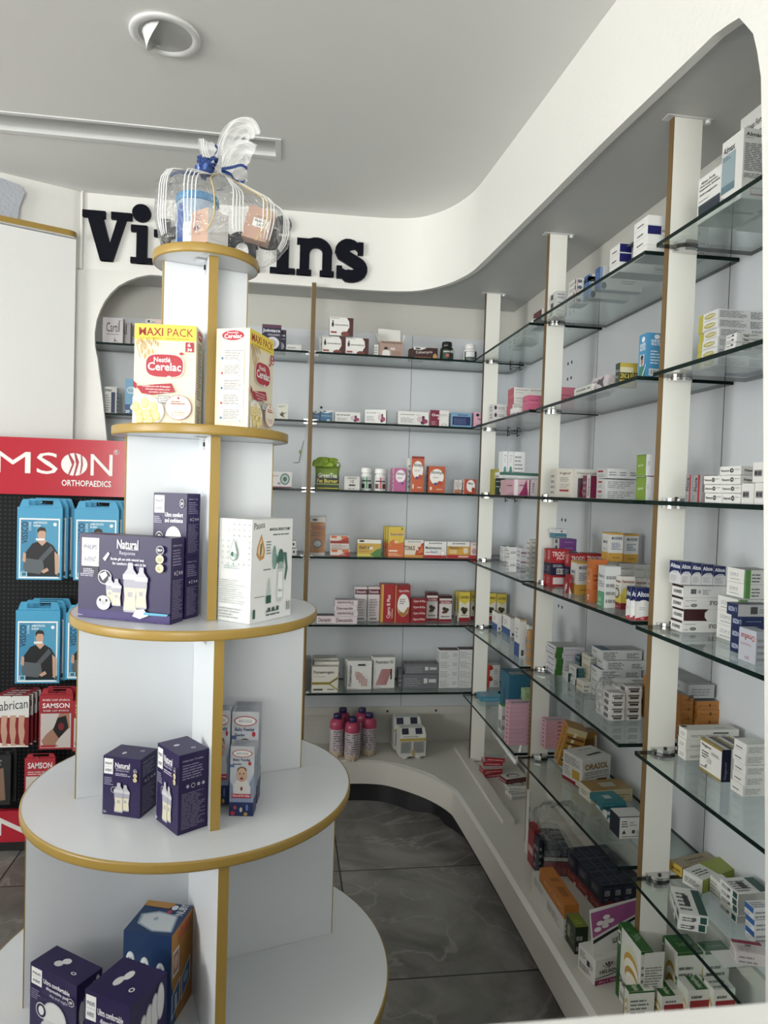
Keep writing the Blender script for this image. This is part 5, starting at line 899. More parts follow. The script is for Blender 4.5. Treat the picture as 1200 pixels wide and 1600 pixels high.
bx((0.353,3.175,0.5135,0.115,0.03,0.129,0.0), DP1, 'white carton with red dot pattern, second behind the sideways one', 'bF')
bx((0.3529,3.21,0.5135,0.1177,0.03,0.1234,0.0), DP1, 'white carton with red dot pattern, rearmost behind the sideways one', 'bF')
bx((0.4695,3.165,0.5135,0.1022,0.05,0.1424,5.0), DP2, 'white carton with slanted red stripes under its name', 'bF')
gr = [N(.05, .15, .55, .8, 4, '#8f9296'), R(.60, .35, .70, .7, '#d0d0ce'), R(.74, .40, .95, .65, '#c2c3c3')]
DG = dict(c='#6c6f74', F=gr, T=gl(3), cT='#4a3a3c')
bx((0.641,3.165,0.5135,0.1651,0.06,0.0645,0.0), DG, 'long grey carton at the bottom of the grey pile', 'bF')
bx((0.6466,3.1675,0.5781,0.1578,0.055,0.0476,0.0), DG, 'long grey carton at the top of the grey pile', 'bF')
bx((0.548,3.165,0.5135,0.0179,0.06,0.0843,0.0), dict(c='#55585c', F=gl(3)), 'dark grey carton end beside the grey pile', 'bF')
wr = [N(.05, .15, .6, .85, 4, '#9a9ca0'), R(.68, .3, .92, .7, '#b9bbbd')]
DW = dict(c='#cfd0d0', F=wr, L=gl(2), cT='#5a2c30')
bx((0.7744,3.165,0.5135,0.0926,0.06,0.1757,0.0), DW, 'flat white carton in the pile beside the grey cartons', 'bF', 4)
bx((0.8659,3.165,0.5135,0.0873,0.06,0.1786,0.0), DW, 'flat white carton in the pile touching the corner post', 'bF', 4)
ow = [P([(0, 0), (.32, 0), (.34, .5), (.55, .62), (.45, 1), (0, 1)], '#c0421c'), E(.40, .72, .14, .16, '#a01c1c', 12), N(.6, .2, .95, .7, 3, '#9a9a9c')]
bx((0.9851,3.17,0.5135,0.0744,0.06,0.1049,0.0), dict(c=CW, F=ow, cT='#a9a9a8'), 'orange and white carton behind the corner post', 'bF', 2)
# --- arched niche and the strip beside the brown post
ca = [T('Cartil', .18, .46, .82, .82, '#26262a', ''), R(.79, .5, .83, .9, '#26262a'), N(.2, .36, .8, .42, 1, '#6a6a6e'), N(.75, .92, .95, .95, 1, '#8a3a4a'), P([(.56, .05), (.60, .30), (.62, .18), (.80, .06), (.64, .12)], '#5a5a5e')]
DC = dict(c='#b9b3b5', F=ca, R=gl(5), cR='#8a8588')
bx((-0.7529,3.19,2.0135,0.0846,0.03,0.1121,0.0), DC, 'pale carton with dark name in arched niche, front one', 'bA')
for k, nm in enumerate(('second', 'rear')): bx((-0.7556+.022*(k+1), 3.224+.033*k, 2.0135, .094, .031, .105, 0), DC, 'pale carton with dark name in arched niche, %s one' % nm, 'bA')
bx((-0.5761,3.195,2.0135,0.0805,0.05,0.117,0.0), dict(c='#c6bcb6', F=[R(.10, .86, .22, .95, '#2a3050'), N(.3, .87, .5, .94, 1, '#6a6a6e'), P([(.5, 1), (1, 1), (1, .3)], '#d6b5ac'), N(.1, .2, .8, .6, 4, '#8a8a8c')]), 'pale pink carton behind the cream cereal box in the niche', 'bA')
bx((-0.7567,3.2,1.7145,0.0504,0.05,0.1156,0.0), dict(c='#cfcfca', F=[R(.55, .03, .88, .80, '#1d2554'), T('Intac', .06, .82, .60, .93, '#3a3a40'), N(.06, .1, .5, .75, 7, '#8a8a8c')], R=gl()), 'white upright carton with navy panel in the arched niche', 'bB')
bx((-0.6743,3.2,1.7145,0.0454,0.05,0.1531,0.0), dict(c='#5f96b8', F=[R(0, 0, 1, .28, '#1f4a7c'), E(.55, .68, .42, .10, '#d0d8dc', 20), E(.55, .68, .38, .085, '#8fb4c6', 20), T('Diosen', .25, .65, .85, .71, '#26364a', ''), T('20', .05, .04, .45, .12, '#e0e8ec'), E(.7, .2, .22, .08, '#dde4e6', 14)]), 'blue upright carton numbered 20 in the arched niche', 'bB')
jo = [T('Jointace', .03, .68, .95, .84, '#e4e4ea'), T('COLLAGEN', .30, .58, .92, .65, '#c9c0d0'), R(0, .88, 1, 1, '#5a2a4c'), E(.55, .3, .36, .24, '#d0ccd4', 18), E(.55, .28, .2, .16, '#a4a0b4', 14)]
bx((-0.0753,3.14,2.0135,0.083,0.04,0.1143,0.0), dict(c='#1c1c3c', F=jo, R=gl(5), cR='#23203e'), 'dark navy carton with white name beside the cereal box, front one', 'bA')
bx((-0.0559, 3.185, 2.0135, .088, .04, .104, 0), dict(c='#23203e', F=jo, cR='#2c2448'), 'dark navy carton with white name, rear one', 'bA')
bx((0.0233,3.145,2.0135,0.0642,0.05,0.0327,0.0), dict(c='#cfcfcc', F=gl(2), cT='#d9d9d6'), 'low white carton between the navy carton and the brown post', 'bA')
bx((-0.0182,3.13,1.7145,0.0458,0.04,0.0694,0.0), dict(c='#d6d4c8', F=[N(.1, .78, .8, .92, 2, '#6a6a60'), P([(.2, .3), (.45, .52), (.6, .42), (.85, .5), (.55, .3), (.7, .12), (.4, .22)], '#4a4a3a'), R(.1, .4, .9, .42, '#8a9a5a')]), 'small cream carton with a running figure, alone beside the brown post', 'bB')
bx((-0.015,3.1325,1.4155,0.0892,0.045,0.0713,0.0), dict(c='#d6d2d4', F=[E(.66, .55, .24, .36, '#5f7a70', 24), E(.66, .55, .18, .27, '#a9bdb2', 18), E(.66, .55, .10, .15, '#4a665c', 14), T('activ', .06, .70, .36, .80, '#5a5a60', ''), R(.30, .2, .45, .34, '#9a8a94'), R(0, 0, 1, .08, '#7a3a54')]), 'white carton with round green leaf emblem', 'bC')
bx((0.0397,3.13,1.1205,0.0379,0.04,0.0288,0.0), dict(c='#cfcfcc', F=[R(.6, .3, .8, .7, '#2a2a2e')]), 'lower of two small white cartons beside the breast pump box', 'bD')
bx((0.0367,3.132,1.1533,0.0393,0.04,0.0298,0.0), dict(c='#cfcfcc', F=[R(.6, .3, .8, .7, '#2a2a2e')]), 'upper of two small white cartons beside the breast pump box', 'bD')
b = MB(); b.tube([(.035, YB-.012, 1.535), (.062, YB-.012, 1.537), (.066, YB-.012, 1.56), (.072, YB-.012, 1.60), (.082, YB-.012, 1.64)], .0012, pmat('dry_stem', '#4a4a38', .6), 5)
b.add([(.066, YB-.014, 1.575), (.060, YB-.016, 1.585), (.066, YB-.014, 1.598), (.074, YB-.016, 1.588)], [(0, 1, 2, 3)], card('#8a9a3c')); tag(b.build('dried_sprig'), 'thin dry sprig with one leaf taped to the wall beside the brown post', 'sprig')
# --- plinth below the back wall
M_pink = pmat('pink_bottle_plastic', '#a03a58', .35); M_pale = pmat('pale_drink_label', '#b9aeb4', .4); M_cap = pmat('purple_cap', '#2a2350', .4); M_milk = pmat('milky_bottle_base', '#b9a895', .35)
def drink(px, yb, y, lab):
    x = px; b = MB(); r_ = .0345
    b.lathe([(r_*.80, .004), (r_*.92, .010), (r_, .02), (r_, .03)], M_milk, None, 28)
    b.lathe([(r_, .0302), (r_*.97, .07), (r_, .120), (r_, .128)], M_pale, None, 28, False)
    b.lathe([(r_, .1282), (r_, .150), (r_*.85, .166), (r_*.55, .172)], M_pink, None, 28)
    for k in range(6): a_ = k*math.pi/3; b.lathe([(.009, 0), (.011, .006), (.006, .014)], M_milk, Matrix.Translation((.022*math.cos(a_), .022*math.sin(a_), 0)), 8)
    o = tag(b.build('drink_bottle', None, (x, y, .2005), rr.uniform(-30, 30)), lab, 'bottle', 'pink drink bottles')
    b = MB(); b.lathe([(.0165, .1725), (.0185, .174), (.0185, .190), (.017, .192)], M_cap, None, 24); b.build('cap', o)
    b = MB(); rnd = random.Random(int(px*1e4))
    for q in range(16):
        a0 = -2.6+.14*q
        for z in range(9):
            if rnd.random() < .7: z0 = .034+.0104*z; b.add([(1.012*r_*math.cos(t_), 1.012*r_*math.sin(t_), zz) for t_, zz in ((a0, z0), (a0+.12, z0), (a0+.12, z0+.0045), (a0, z0+.0045))], [(0, 1, 2, 3)], card('#5a545c'))
    b.build('label_print', o)
rr = random.Random(8)
drink(0.3313, 0, 3.105, 'pink drink bottle with purple cap, front one of the five on the plinth')
drink(0.2662, 0, 3.155, 'pink drink bottle with purple cap, beside the front one toward the stand')
drink(0.4126, 0, 3.160, 'pink drink bottle with purple cap, nearest the white four-packs')
drink(0.2978, 0, 3.24, 'pink drink bottle with purple cap, rear one toward the stand')
drink(0.3882, 0, 3.235, 'pink drink bottle with purple cap, rear one toward the four-packs')
def fourpack(p, lab):
    x, y, z, w_, d_, h_, rz = p; b = MB(); hb = h_*.80
    b.add([(-w_/2, -d_/2, .012), (w_/2, -d_/2, .012), (w_/2, d_/2, .012), (-w_/2, d_/2, .012), (-w_/2, -d_/2, hb), (w_/2, -d_/2, hb), (w_/2, d_/2, hb), (-w_/2, d_/2, hb), (-w_*.46, -d_*.28, h_), (w_*.46, -d_*.28, h_), (w_*.46, d_*.28, h_), (-w_*.46, d_*.28, h_)],
          [(3, 2, 1, 0), (0, 1, 5, 4), (1, 2, 6, 5), (2, 3, 7, 6), (3, 0, 4, 7), (4, 5, 9, 8), (5, 6, 10, 9), (6, 7, 11, 10), (7, 4, 8, 11), (8, 9, 10, 11)], card('#c3c3bf'))
    art(b, (-w_/2, -d_/2, .012), (w_, 0, 0), (0, 0, hb-.012), (0, -1, 0), [R(0, .72, 1, .84, '#b59a34'), R(0, .86, 1, 1, '#d0d0cc'), R(.04, .16, .44, .70, '#8f9190'), R(.52, .16, .95, .70, '#8f9190'), N(.06, .2, .42, .66, 8, '#6a6c6c'), N(.54, .2, .93, .66, 8, '#6a6c6c'), T('Nutricomp', .14, .89, .70, .96, '#2a2a30'), R(.47, .02, .60, .3, '#a8946a')])
    for u in (.22, .74): art(b, (-w_*.5+w_*u-w_*.14, -d_/2+.0, hb), (w_*.26, 0, 0), (0, d_*.22*.98, (h_-hb)*.98), (0, -.6, .5), [R(0, .1, 1, .95, '#23233a')])
    o = tag(b.build('drink_four_pack', None, (x, y, z), rz), lab, 'drink pack', 'white drink packs')
    for sx in (-.26, .26):
        for sy in (-.25, .25):
            b = MB(); b.lathe([(.014, 0), (.019, .004), (.020, .0118)], pmat('white_cup_plastic', '#c9c9c6', .3), Matrix.Translation((sx*w_, sy*d_, 0)), 16); b.build('bottle_base', o)
fourpack((0.6056,3.1275,0.2005,0.1214,0.075,0.1389,3.0), 'white four-pack of small drinks with yellow stripe, front one')
fourpack((0.597,3.2175,0.2005,0.1291,0.075,0.1592,3.0), 'white four-pack of small drinks, rear one against the wall')

# ---------------------------------------------------------------- side wall, near bay
alm = [T('Almax', .06, .80, .62, .90, '#2a2c30'), R(.03, .22, .66, .78, '#8fa3ab'), R(.03, .22, .66, .33, '#5d7d88'), N(.08, .70, .5, .76, 2, '#4a5a62'), N(.05, .12, .3, .17, 2, '#8a8a8a'), T('Almirall', .36, .05, .78, .09, '#4a4c50', '')]
alf = [T('Almax', .06, .885, .56, .945, '#2a2c30'), T('500 ml', .06, .855, .28, .87, '#5a5c60', ''), N(.04, .40, .96, .80, 16, '#55585c'), N(.04, .30, .8, .37, 3, '#6a6c70'), R(.25, .05, .80, .16, '#a06a64'), R(.265, .075, .785, .15, '#cfcdc9')]
DA2 = dict(c='#d9d9d6', L=alm, F=alf, B=[], cB='#c4c4c0')
bx((0.9048,1.3109,2.0135,0.0736,0.0681,0.1362,0.0), DA2, 'tall white carton with blue-grey panel by the jamb', '1A')
alk = [T('Almax Forte', .12, .84, .70, .90, '#2c2e33'), T('Oral suspension', .08, .76, .80, .82, '#2c2e33'), T('Suspension buvable', .06, .69, .90, .75, '#2c2e33'), T('Almagato', .06, .58, .80, .64, '#2c2e33'), N(.06, .47, .5, .50, 2, '#6a6c70'), R(.06, .10, .94, .40, '#2d3642'), R(.06, .34, .94, .40, '#3a4652')]
bx((0.9105,1.3828,2.0135,0.085,0.0864,0.0976,0.0), dict(c='#d9d9d6', L=alk, F=alf, cB='#c4c4c0'), 'white carton with dark blue lower panel', '1A')
bx((1.0075,1.3855,2.0135,0.085,0.095,0.2395,0.0), dict(c='#d0d0cc', L=[T('Almax Forte', .2, .84, .8, .9, '#2c2e33'), T('Suspension', .4, .75, .9, .8, '#2c2e33')], F=alf), 'taller white carton behind the one with a blue-grey panel', '1A')
ye = [P([(0, 0), (.22, 0), (.24, 1), (0, 1)], '#a8a01e'), E(.58, .52, .28, .26, '#a39a3a', 20), T('CARBOS', .40, .44, .80, .62, '#e6e4d4'), N(.3, .08, .9, .2, 1, '#8a8a70')]
yf = [N(.03, .15, .62, .88, 7, '#6a6a74'), N(.66, .12, .98, .9, 6, '#3a3a44')]
bx((0.9832,1.4561,1.7145,0.1163,0.0742,0.125,0.0), dict(c='#cfcfd0', L=ye, F=yf), 'white carton with yellow end', '1B', 6, jit=.004)
pn = [T('Panto', .08, .42, .52, .68, '#4a4a50'), R(.56, .38, .74, .80, '#3a3c42'), N(.06, .12, .6, .3, 2, '#8a8a8e')]
bx((0.9003,1.2885,1.7145,0.0647,0.0342,0.0367,0.0), dict(c='#d6d6d4', L=pn, F=[N(.2, .5, .9, .86, 2, '#4a4a52'), R(.25, .25, .4, .45, '#3a3c42')]), 'small white carton with dark square emblem', '1B', 4, jit=.003)
bx((0.8848,1.2282,1.7145,0.0396,0.0277,-0.007,0.0), dict(c='#d0d0ce', L=pn, F=gl(4)), 'small white carton near the jamb', '1B', 3, jit=.003)
bx((1.045, 1.50, 1.7145, .05, .06, .125, 0), dict(c='#1f3f74', F=[N(.2, .3, .8, .8, 4, '#7a90b8')]), 'deep blue carton half hidden behind the white post', '1B')
fm = [R(.55, 0, .75, 1, '#a5141f'), N(.1, .1, .45, .3, 2, '#6a6a6e'), T('Flora', .15, .4, .48, .9, '#3a3a40', 'bv')]
bx((0.881,1.4072,1.4155,0.03,0.0267,0.0587,0.0), dict(c='#8d8f92', L=fm, F=gl(5)), 'grey and red upright carton, next to the white post', '1C')
bx((0.881,1.3758,1.4155,0.03,0.0337,0.0581,0.0), dict(c='#8d8f92', L=fm, F=gl(5)), 'grey and red upright carton, the middle one', '1C')
bx((0.881,1.3538,1.4155,0.03,0.0079,0.058,0.0), dict(c='#8d8f92', L=fm, F=gl(5)), 'grey and red upright carton, beside the white pile', '1C')

nx = [T('Nexxoom', .06, .36, .46, .66, '#26262a'), E(.58, .52, .09, .26, '#1c1c20', 16), T('40', .54, .40, .63, .64, '#d8d8d6'), N(.72, .6, .95, .75, 1, '#7a7a7e')]
nf = [T('Nexxoom', .10, .36, .62, .68, '#26262a'), N(.1, .15, .6, .26, 1, '#6a6a6e')]
DN = dict(c='#dcdcd9', L=nx, F=nf, R=nf, cB='#c9c9c6')
bx((0.9015,1.3155,1.4155,0.075,0.058,0.0198,0.0), DN, 'white carton with round black emblem, bottom layer, farther', '1C')
bx((0.9015,1.2573,1.4155,0.075,0.0563,0.0196,0.0), DN, 'white carton with round black emblem, bottom layer, nearer', '1C')
bx((0.9015,1.3188,1.4359,0.075,0.0568,0.0166,0.0), DN, 'white carton with round black emblem, second layer, farther', '1C')
bx((0.9015,1.2595,1.4358,0.075,0.0612,0.0165,0.0), DN, 'white carton with round black emblem, second layer, nearer', '1C')
bx((0.9015,1.3223,1.4532,0.075,0.057,0.0173,0.0), DN, 'white carton with round black emblem, third layer, farther', '1C')
bx((0.9015,1.2628,1.4529,0.075,0.0614,0.0178,0.0), DN, 'white carton with round black emblem, third layer, nearer', '1C')
bx((0.9015,1.2648,1.4712,0.075,0.0664,0.0172,0.0), DN, 'white carton with round black emblem, alone on the topmost layer', '1C')

wb = [R(.10, .30, .62, .62, '#8a8a8c'), R(.14, .36, .30, .56, '#26262a'), R(.34, .36, .58, .56, '#4a4a4e')]
bx((0.9065,1.2093,1.4155,0.085,0.0359,0.039,0.0), dict(c='#dcdcd9', L=wb, F=gl(3)), 'squarish white carton with barcode strip, low one', '1C')
bx((0.9065,1.1716,1.4155,0.085,0.037,0.04,0.0), dict(c='#dcdcd9', L=wb, F=gl(3)), 'squarish white carton with barcode strip, low by the jamb', '1C')
bx((0.9065,1.1765,1.4561,0.085,0.0427,0.0376,0.0), dict(c='#dcdcd9', L=wb, F=gl(3)), 'squarish white carton with barcode strip, upper one', '1C')

# fourth shelf: flat packs with an upside-down name
ba = [R(0, .80, 1, 1, '#2c1a1c'), T('20/BAROLE', .14, .26, .86, .56, '#232326', 'bf')]
bf1 = [T('20 BAROLE', .58, .36, 1.08, .72, '#26262a', 'bf'), E(.24, .32, .07, .14, '#2a2a2c', 14), E(.24, .32, .055, .09, '#7a8a84', 12), N(.06, .7, .3, .8, 1, '#5a5a5e'), N(.05, .22, .14, .34, 1, '#7a7a7e')]
bf2 = [P([(0, 0), (.52, 0), (.46, .3), (.46, .7), (.54, 1), (0, 1)], '#3a1218'), E(.74, .5, .28, .42, '#d9d7d4', 24), T('BARO', .76, .30, 1.0, .70, '#1c1c1e', 'bf')]
bf3 = [R(.16, .3, .28, .72, '#5a5a60'), R(.32, .34, .38, .64, '#9a9a9e'), N(.42, .25, .6, .72, 4, '#6a6a70')]
for k, (f_, nm) in enumerate(((bf1, 'bottom'), (bf2, 'maroon second up'), (bf1, 'third up'), (bf3, 'topmost'))):
    q = (0.9495,1.4779,1.1205,0.1121,0.0462,0.1062,0.0); bx((q[0]+(.003 if k == 1 else 0), q[1], q[2]+q[5]/4*k, q[3], q[4], q[5]/4, 0), dict(c='#d9d8d6', L=ba, F=f_), 'flat white carton lettered upside down, %s' % nm, '1D')
ai = [R(0, .58, 1, 1, '#1a2356'), T('Altoa', .08, .70, .94, .90, '#e4e6ee'), P([(0, .58), (0, .40), (.2, .52), (.5, .60), (.8, .58), (1, .45), (1, .6)], '#1a2356'), N(.35, .5, .75, .56, 1, '#8a90b0'), N(.12, .1, .85, .4, 5, '#a0a0a6')]
aw = [R(0, .58, 1, 1, '#1a2356'), T('Altoa', .08, .72, .92, .88, '#e4e6ee'), E(.55, .40, .5, .22, '#dcdcda', 22), R(0, 0, 1, .38, '#dcdcda'), N(.25, .32, .75, .42, 2, '#9a9aa6'), P([(0, 0), (1, 0), (1, .13), (.5, .10), (0, .05)], '#b0182a'), R(.38, .03, .62, .07, '#d8a0a8')]
DAl = dict(c='#c9c9cc', F=ai, L=ai, T=gl(2), cT='#8a8c98')
bz=eval('(0.9495,1.4779,1.1205,0.1121,0.0462,0.1062,0.0)'); zt=bz[2]+bz[5]

bx((0.8821,1.4525,1.2323,0.0251,0.045,0.0502,0.0), DAl, 'navy and white carton upon the white pile, nearest the post', '1D')
bx((0.9073,1.4525,1.2323,0.0237,0.045,0.0478,0.0), DAl, 'navy and white carton upon the white pile, second from post', '1D')
bx((0.9337,1.4525,1.2323,0.0277,0.045,0.0454,0.0), DAl, 'navy and white carton upon the white pile, third from post', '1D')
bx((0.963,1.4525,1.2323,0.0294,0.045,0.0423,0.0), DAl, 'navy and white carton upon the white pile, fourth from post', '1D')

dm = [T('DOM R', .16, .42, .62, .70, '#a5a5aa', ''), N(.16, .2, .7, .32, 1, '#8a8a8e'), R(.94, 0, 1, 1, '#4f8a3c')]
dmf = [R(0, 0, .18, 1, '#4f8a3c'), N(.22, .15, .7, .85, 3, '#6a6a70'), R(.72, .2, .92, .8, '#4a4a50')]
sn = [R(0, 0, 1, 1, '#1c2c56'), T('L NIZER', .12, .34, .86, .70, '#b9c2d8', 'bf')]
snf = [N(.1, .6, .6, .75, 1, '#7a88b0'), N(.1, .2, .5, .3, 1, '#7a88b0')]
DS = dict(c='#1f2f5c', L=sn, F=snf)
QS = (0.9264,1.2633,1.1205,0.0674,0.0357,0.0765,0.0)
bx((QS[0], QS[1], QS[2], QS[3], QS[4], QS[5]/3*2.9, 0), DS, 'flat navy carton lettered upside down', '1D', 3)
bx((QS[0]-.004, QS[1]+.004, QS[2]+QS[5]/3*2.9, QS[3]+.008, QS[4], .024, 0), dict(c='#b9babc', L=sn, F=[R(.35, .2, .55, .8, '#4a4a50'), N(.6, .3, .9, .7, 2, '#8a8a8e')], T=gl(3), cT='#6f7276'), 'flat navy carton with pale label side topping the navy pile', '1D')
QD = (0.9862,1.3771,1.1205,0.1,0.035,0.0531,0.0)
bx((1.0, 1.375, 1.1205, .10, .075, .093, 0), dict(c='#d9d9d6', F=dmf, L=dm), 'white carton with green stripe, in the supporting pile', '1D', 3)
bx((0.9146,1.2609,1.2322,0.0592,0.0571,0.0559,0.0), dict(c='#d9d9d6', F=dmf, L=dm, T=gl(2), cT='#a9aaa6'), 'white carton with green stripe', '1D', 2)
bx((0.8767,1.1877,1.1205,0.028,0.0507,0.062,-1.0), dict(c='#a9adb8', L=[R(0, 0, 1, 1, '#b4b8c2'), T('Omeflux', .10, .66, .92, .84, '#a5323c', 'bf'), N(.1, .5, .85, .58, 2, '#a86a72'), T('20', .4, .08, .65, .18, '#a5323c', 'f')], F=gl(4)), 'leaning pale carton with red upside-down lettering', '1D')
# fifth shelf
og = [T('Amoclan', .10, .25, .85, .70, '#4a2a10', 's'), N(.1, .8, .9, .92, 1, '#7a4a1a')]
DO = dict(c='#a86a1c', L=og, F=[N(.1, .4, .9, .6, 1, '#7a4a14'), R(.55, .3, .62, .7, '#4a3a1a')], T=gl(2), cT='#8f8d84')
bx((1.052,1.6095,0.8195,0.0601,0.0533,0.1034,0.0), DO, 'flat orange carton seen right of the near post', '2E', 5, jit=.002)
bx((1.003,1.6871,0.8195,0.03,0.1915,0.1171,0.0), DO, 'long flat orange carton behind the near post', '2E', 5, jit=.0)
bx((1.038,1.6871,0.928,0.07,0.1915,0.034,0.0), dict(c='#a3a6a8', F=[N(.1, .2, .9, .8, 3, '#77797c')], L=gl(2), T=gl(2), cT='#8f9193'), 'grey-white carton laid over the orange piles', '2E')
wn = [R(0, 0, 1, 1, '#d4d3cd'), R(.0, .0, .12, 1, '#23252c'), N(.3, .3, .9, .7, 2, '#8a8a88')]
wnf = [N(.08, .3, .9, .55, 2, '#6a6a66'), R(.5, .6, .8, .75, '#4a4a48')]
DWN = dict(c='#cfcec8', L=wn, F=wnf, T=[R(.0, .6, .12, .9, '#3a4450'), R(.6, .2, .8, .5, '#a9a9a4')], cT='#c4c3bc')
bx((0.9947,1.4948,0.8195,0.1301,0.0372,0.0702,0.0), DWN, 'flat white carton with navy end', '1E', 3, jit=.003)
no = [R(0, .93, 1, 1, '#8f7a2c'), R(0, 0, 1, .07, '#8f7a2c'), T('Nogaron', .08, .76, .52, .88, '#26262a'), N(.10, .44, .42, .70, 3, '#3a3a40'), N(.54, .66, .92, .76, 2, '#6a6a6e'), R(.36, .34, .54, .50, '#b9b9b6'), N(.06, .14, .34, .2, 1, '#4a4a50'), P([(.26, .18), (.34, .28), (.36, .2)], '#4a4a50')]
nof = [R(0, 0, .72, 1, '#171932'), T('Nogaron', .22, .08, .46, .60, '#8f90a8', 'v')]
DNo = dict(c='#d4d3ce', L=no, F=nof, T=[R(0, 0, .25, 1, '#8f7a2c'), R(.6, 0, .75, 1, '#23253a'), R(.8, 0, .95, 1, '#23253a')], cT='#c9c8c2')
bx((0.9827,1.3932,0.8195,0.0919,0.0779,0.0705,0.0), DNo, 'big white carton with navy side and gold edges', '1E', 3, 'x')
wt = [N(.15, .35, .7, .6, 1, '#4a4a4e'), N(.2, .15, .6, .22, 1, '#9a9a9c')]
wtf = [N(.08, .2, .9, .8, 4, '#8f8f90')]
bx((0.9677,1.3006,0.8195,0.057,0.039,0.1091,0.0), dict(c='#d6d6d2', L=wt, F=wtf), 'small flat white carton at the jamb', '1E', 5, jit=.003)
# lowest shelf
bx((1.019,1.5615,0.5135,0.1169,0.0415,0.024,14.3), dict(c='#4a1a14', L=[R(0, 0, 1, 1, '#c9a624'), T('LANGOPH', .18, .30, .84, .62, '#2a241c')], cL='#c9a624', T=[T('Lansoph', .3, .45, .8, .7, '#4a3428'), N(.3, .25, .8, .35, 1, '#6a5448')], cT='#9d8f74'), 'long carton with yellow end and dark red side', '1F')
gw_ = [N(.1, .25, .9, .7, 3, '#3a3a3c')]
bx((1.0357,1.5094,0.5135,0.1472,0.0536,0.032,20.3), dict(c='#c9cac4', L=gw_, F=[R(0, 0, 1, 1, '#8c9a2c')], cF='#8c9a2c', T=[R(.0, 0, .40, 1, '#d0d1cb'), N(.06, .3, .36, .8, 3, '#2a2a2c'), R(.40, 0, 1, 1, '#8c9a2c')]), 'flat white and lime carton lying beside the yellow-ended one', '1F')
gt = [R(.70, .05, 1, .95, '#1f4a44'), N(.08, .15, .6, .85, 5, '#5a5a5c'), R(.30, .3, .5, .7, '#3a3a3c')]
gs = [R(.72, .1, .95, .9, '#1f4a44'), N(.1, .2, .6, .8, 2, '#4a4a4e'), R(.45, .3, .58, .7, '#5a5a5e')]
DGn = dict(c='#d0d1cd', L=gs, F=[R(0, 0, 1, 1, '#a3a49c')], T=gt, R=gl(2))
bx((1.0263,1.3808,0.5135,0.0785,0.0626,0.0636,0.0), DGn, 'flat white and dark green carton', '1F', 4, jit=.004)
bx((1.0128,1.4462,0.5135,0.03,0.0361,0.0419,0.0), dict(c='#d0d0ca', L=gl(4)), 'narrow white carton beside the green and white pile', '1F')
bx((0.8928,1.3802,0.5135,0.0571,0.1061,0.036,-21.3), dict(DGn, F=gs), 'flat white and green carton of the front pair', '1F', 2, jit=.002)
bw_ = [R(0, .5, 1, 1, '#2a5a98'), N(.1, .1, .8, .4, 2, '#7a7a80')]
bx((0.9996,1.2986,0.5135,0.0455,0.0283,0.0701,0.0), dict(c='#cfd1d3', L=bw_, F=gl(2), T=gl(3)), 'flat white and blue carton at the jamb', '1F', 3, jit=.004)
bx((0.9345,1.2399,0.5135,0.0554,0.0402,0.024,-18.6), dict(c='#cbc2c2', T=[R(0, .72, 1, 1, '#8a2440'), N(.1, .15, .85, .6, 5, '#8a8082'), R(.4, .55, .6, .65, '#3a3a3c')], L=gl(2), F=gl(2)), 'flat pale carton with crimson top stripe', '1F')
bx((0.9101,1.2445,0.5135,0.0762,0.05,-0.0012,0.0), dict(c='#c9cbc8', F=[R(.05, .1, .30, 1, '#1f4a44'), N(.36, .2, .9, .9, 6, '#6a6a6c'), R(.44, .45, .58, .65, '#3a3a3c')], T=[R(.05, 0, .30, 1, '#1f4a44'), N(.36, .1, .9, .9, 4, '#8a8a8c')]), 'white and dark green carton nearest the counter', '1F')

# ---------------------------------------------------------------- side wall, middle bay
sp = [N(.25, .3, .7, .6, 1, '#3a3a3e')]
spf = [R(.0, .06, .22, .94, '#15155e'), N(.23, .35, .40, .62, 2, '#1c1c40'), R(.52, .3, .86, .72, '#8a8a90'), R(.53, .33, .85, .69, '#d9d9d8'), T('SPASCOL', .55, .42, .83, .62, '#3a3a40')]
spw = [R(.66, .25, .99, .80, '#8a8a90'), R(.67, .28, .98, .77, '#dedede'), T('SPASCOL', .69, .42, .96, .64, '#3a3a40')]
SPA = (0.934,1.646,2.0135,0.16,0.0693,0.0942,0.0); hh_ = SPA[5]/4
for k, f_ in enumerate((spw, spw, spf, spw)): bx((SPA[0], SPA[1], SPA[2]+hh_*k, SPA[3], SPA[4], hh_, 0), dict(c='#dcdcda', L=sp, F=f_, cB='#8f9296'), 'long white carton piled beside the near post, %s' % ('lowest', 'second up', 'navy-ended', 'topmost')[k], '2A')
SPB = (0.9288,1.7822,2.0135,0.15,0.0568,0.0754,0.0); hh_ = SPB[5]/3
for k, f_ in enumerate((spw, spf, spf)): bx((SPB[0], SPB[1], SPB[2]+hh_*k, SPB[3], SPB[4], hh_, 0), dict(c='#dcdcda', L=sp, F=f_, cB='#8f9296'), 'long white carton in the farther navy-ended pile, %s' % ('lowest', 'middle', 'topmost')[k], '2A')
bx((0.954,1.746,2.079,0.16,0.0693,0.004,0.0), dict(c='#5a5c60', T=gl(4), L=gl(2)), 'folded dark leaflet lying on the long white cartons', '2A', name='leaflet', cat='leaflet')
bb = [R(0, 0, 1, 1, '#2a5596'), N(.2, .2, .8, .85, 5, '#5a82ba')]
bbf = [R(0, 0, .06, 1, '#7f9ac4'), E(.10, .18, .06, .16, '#3a3c40', 14), N(.5, .3, .9, .5, 2, '#8a8a8e')]
DBb = dict(c='#d9d9d8', L=bb, F=bbf, cL='#2a5596', cB='#98a0a8')
bx((0.9398,1.929,2.0135,0.13,0.0313,0.0648,0.0), DBb, 'white carton with blue end, nearer of two', '2A')
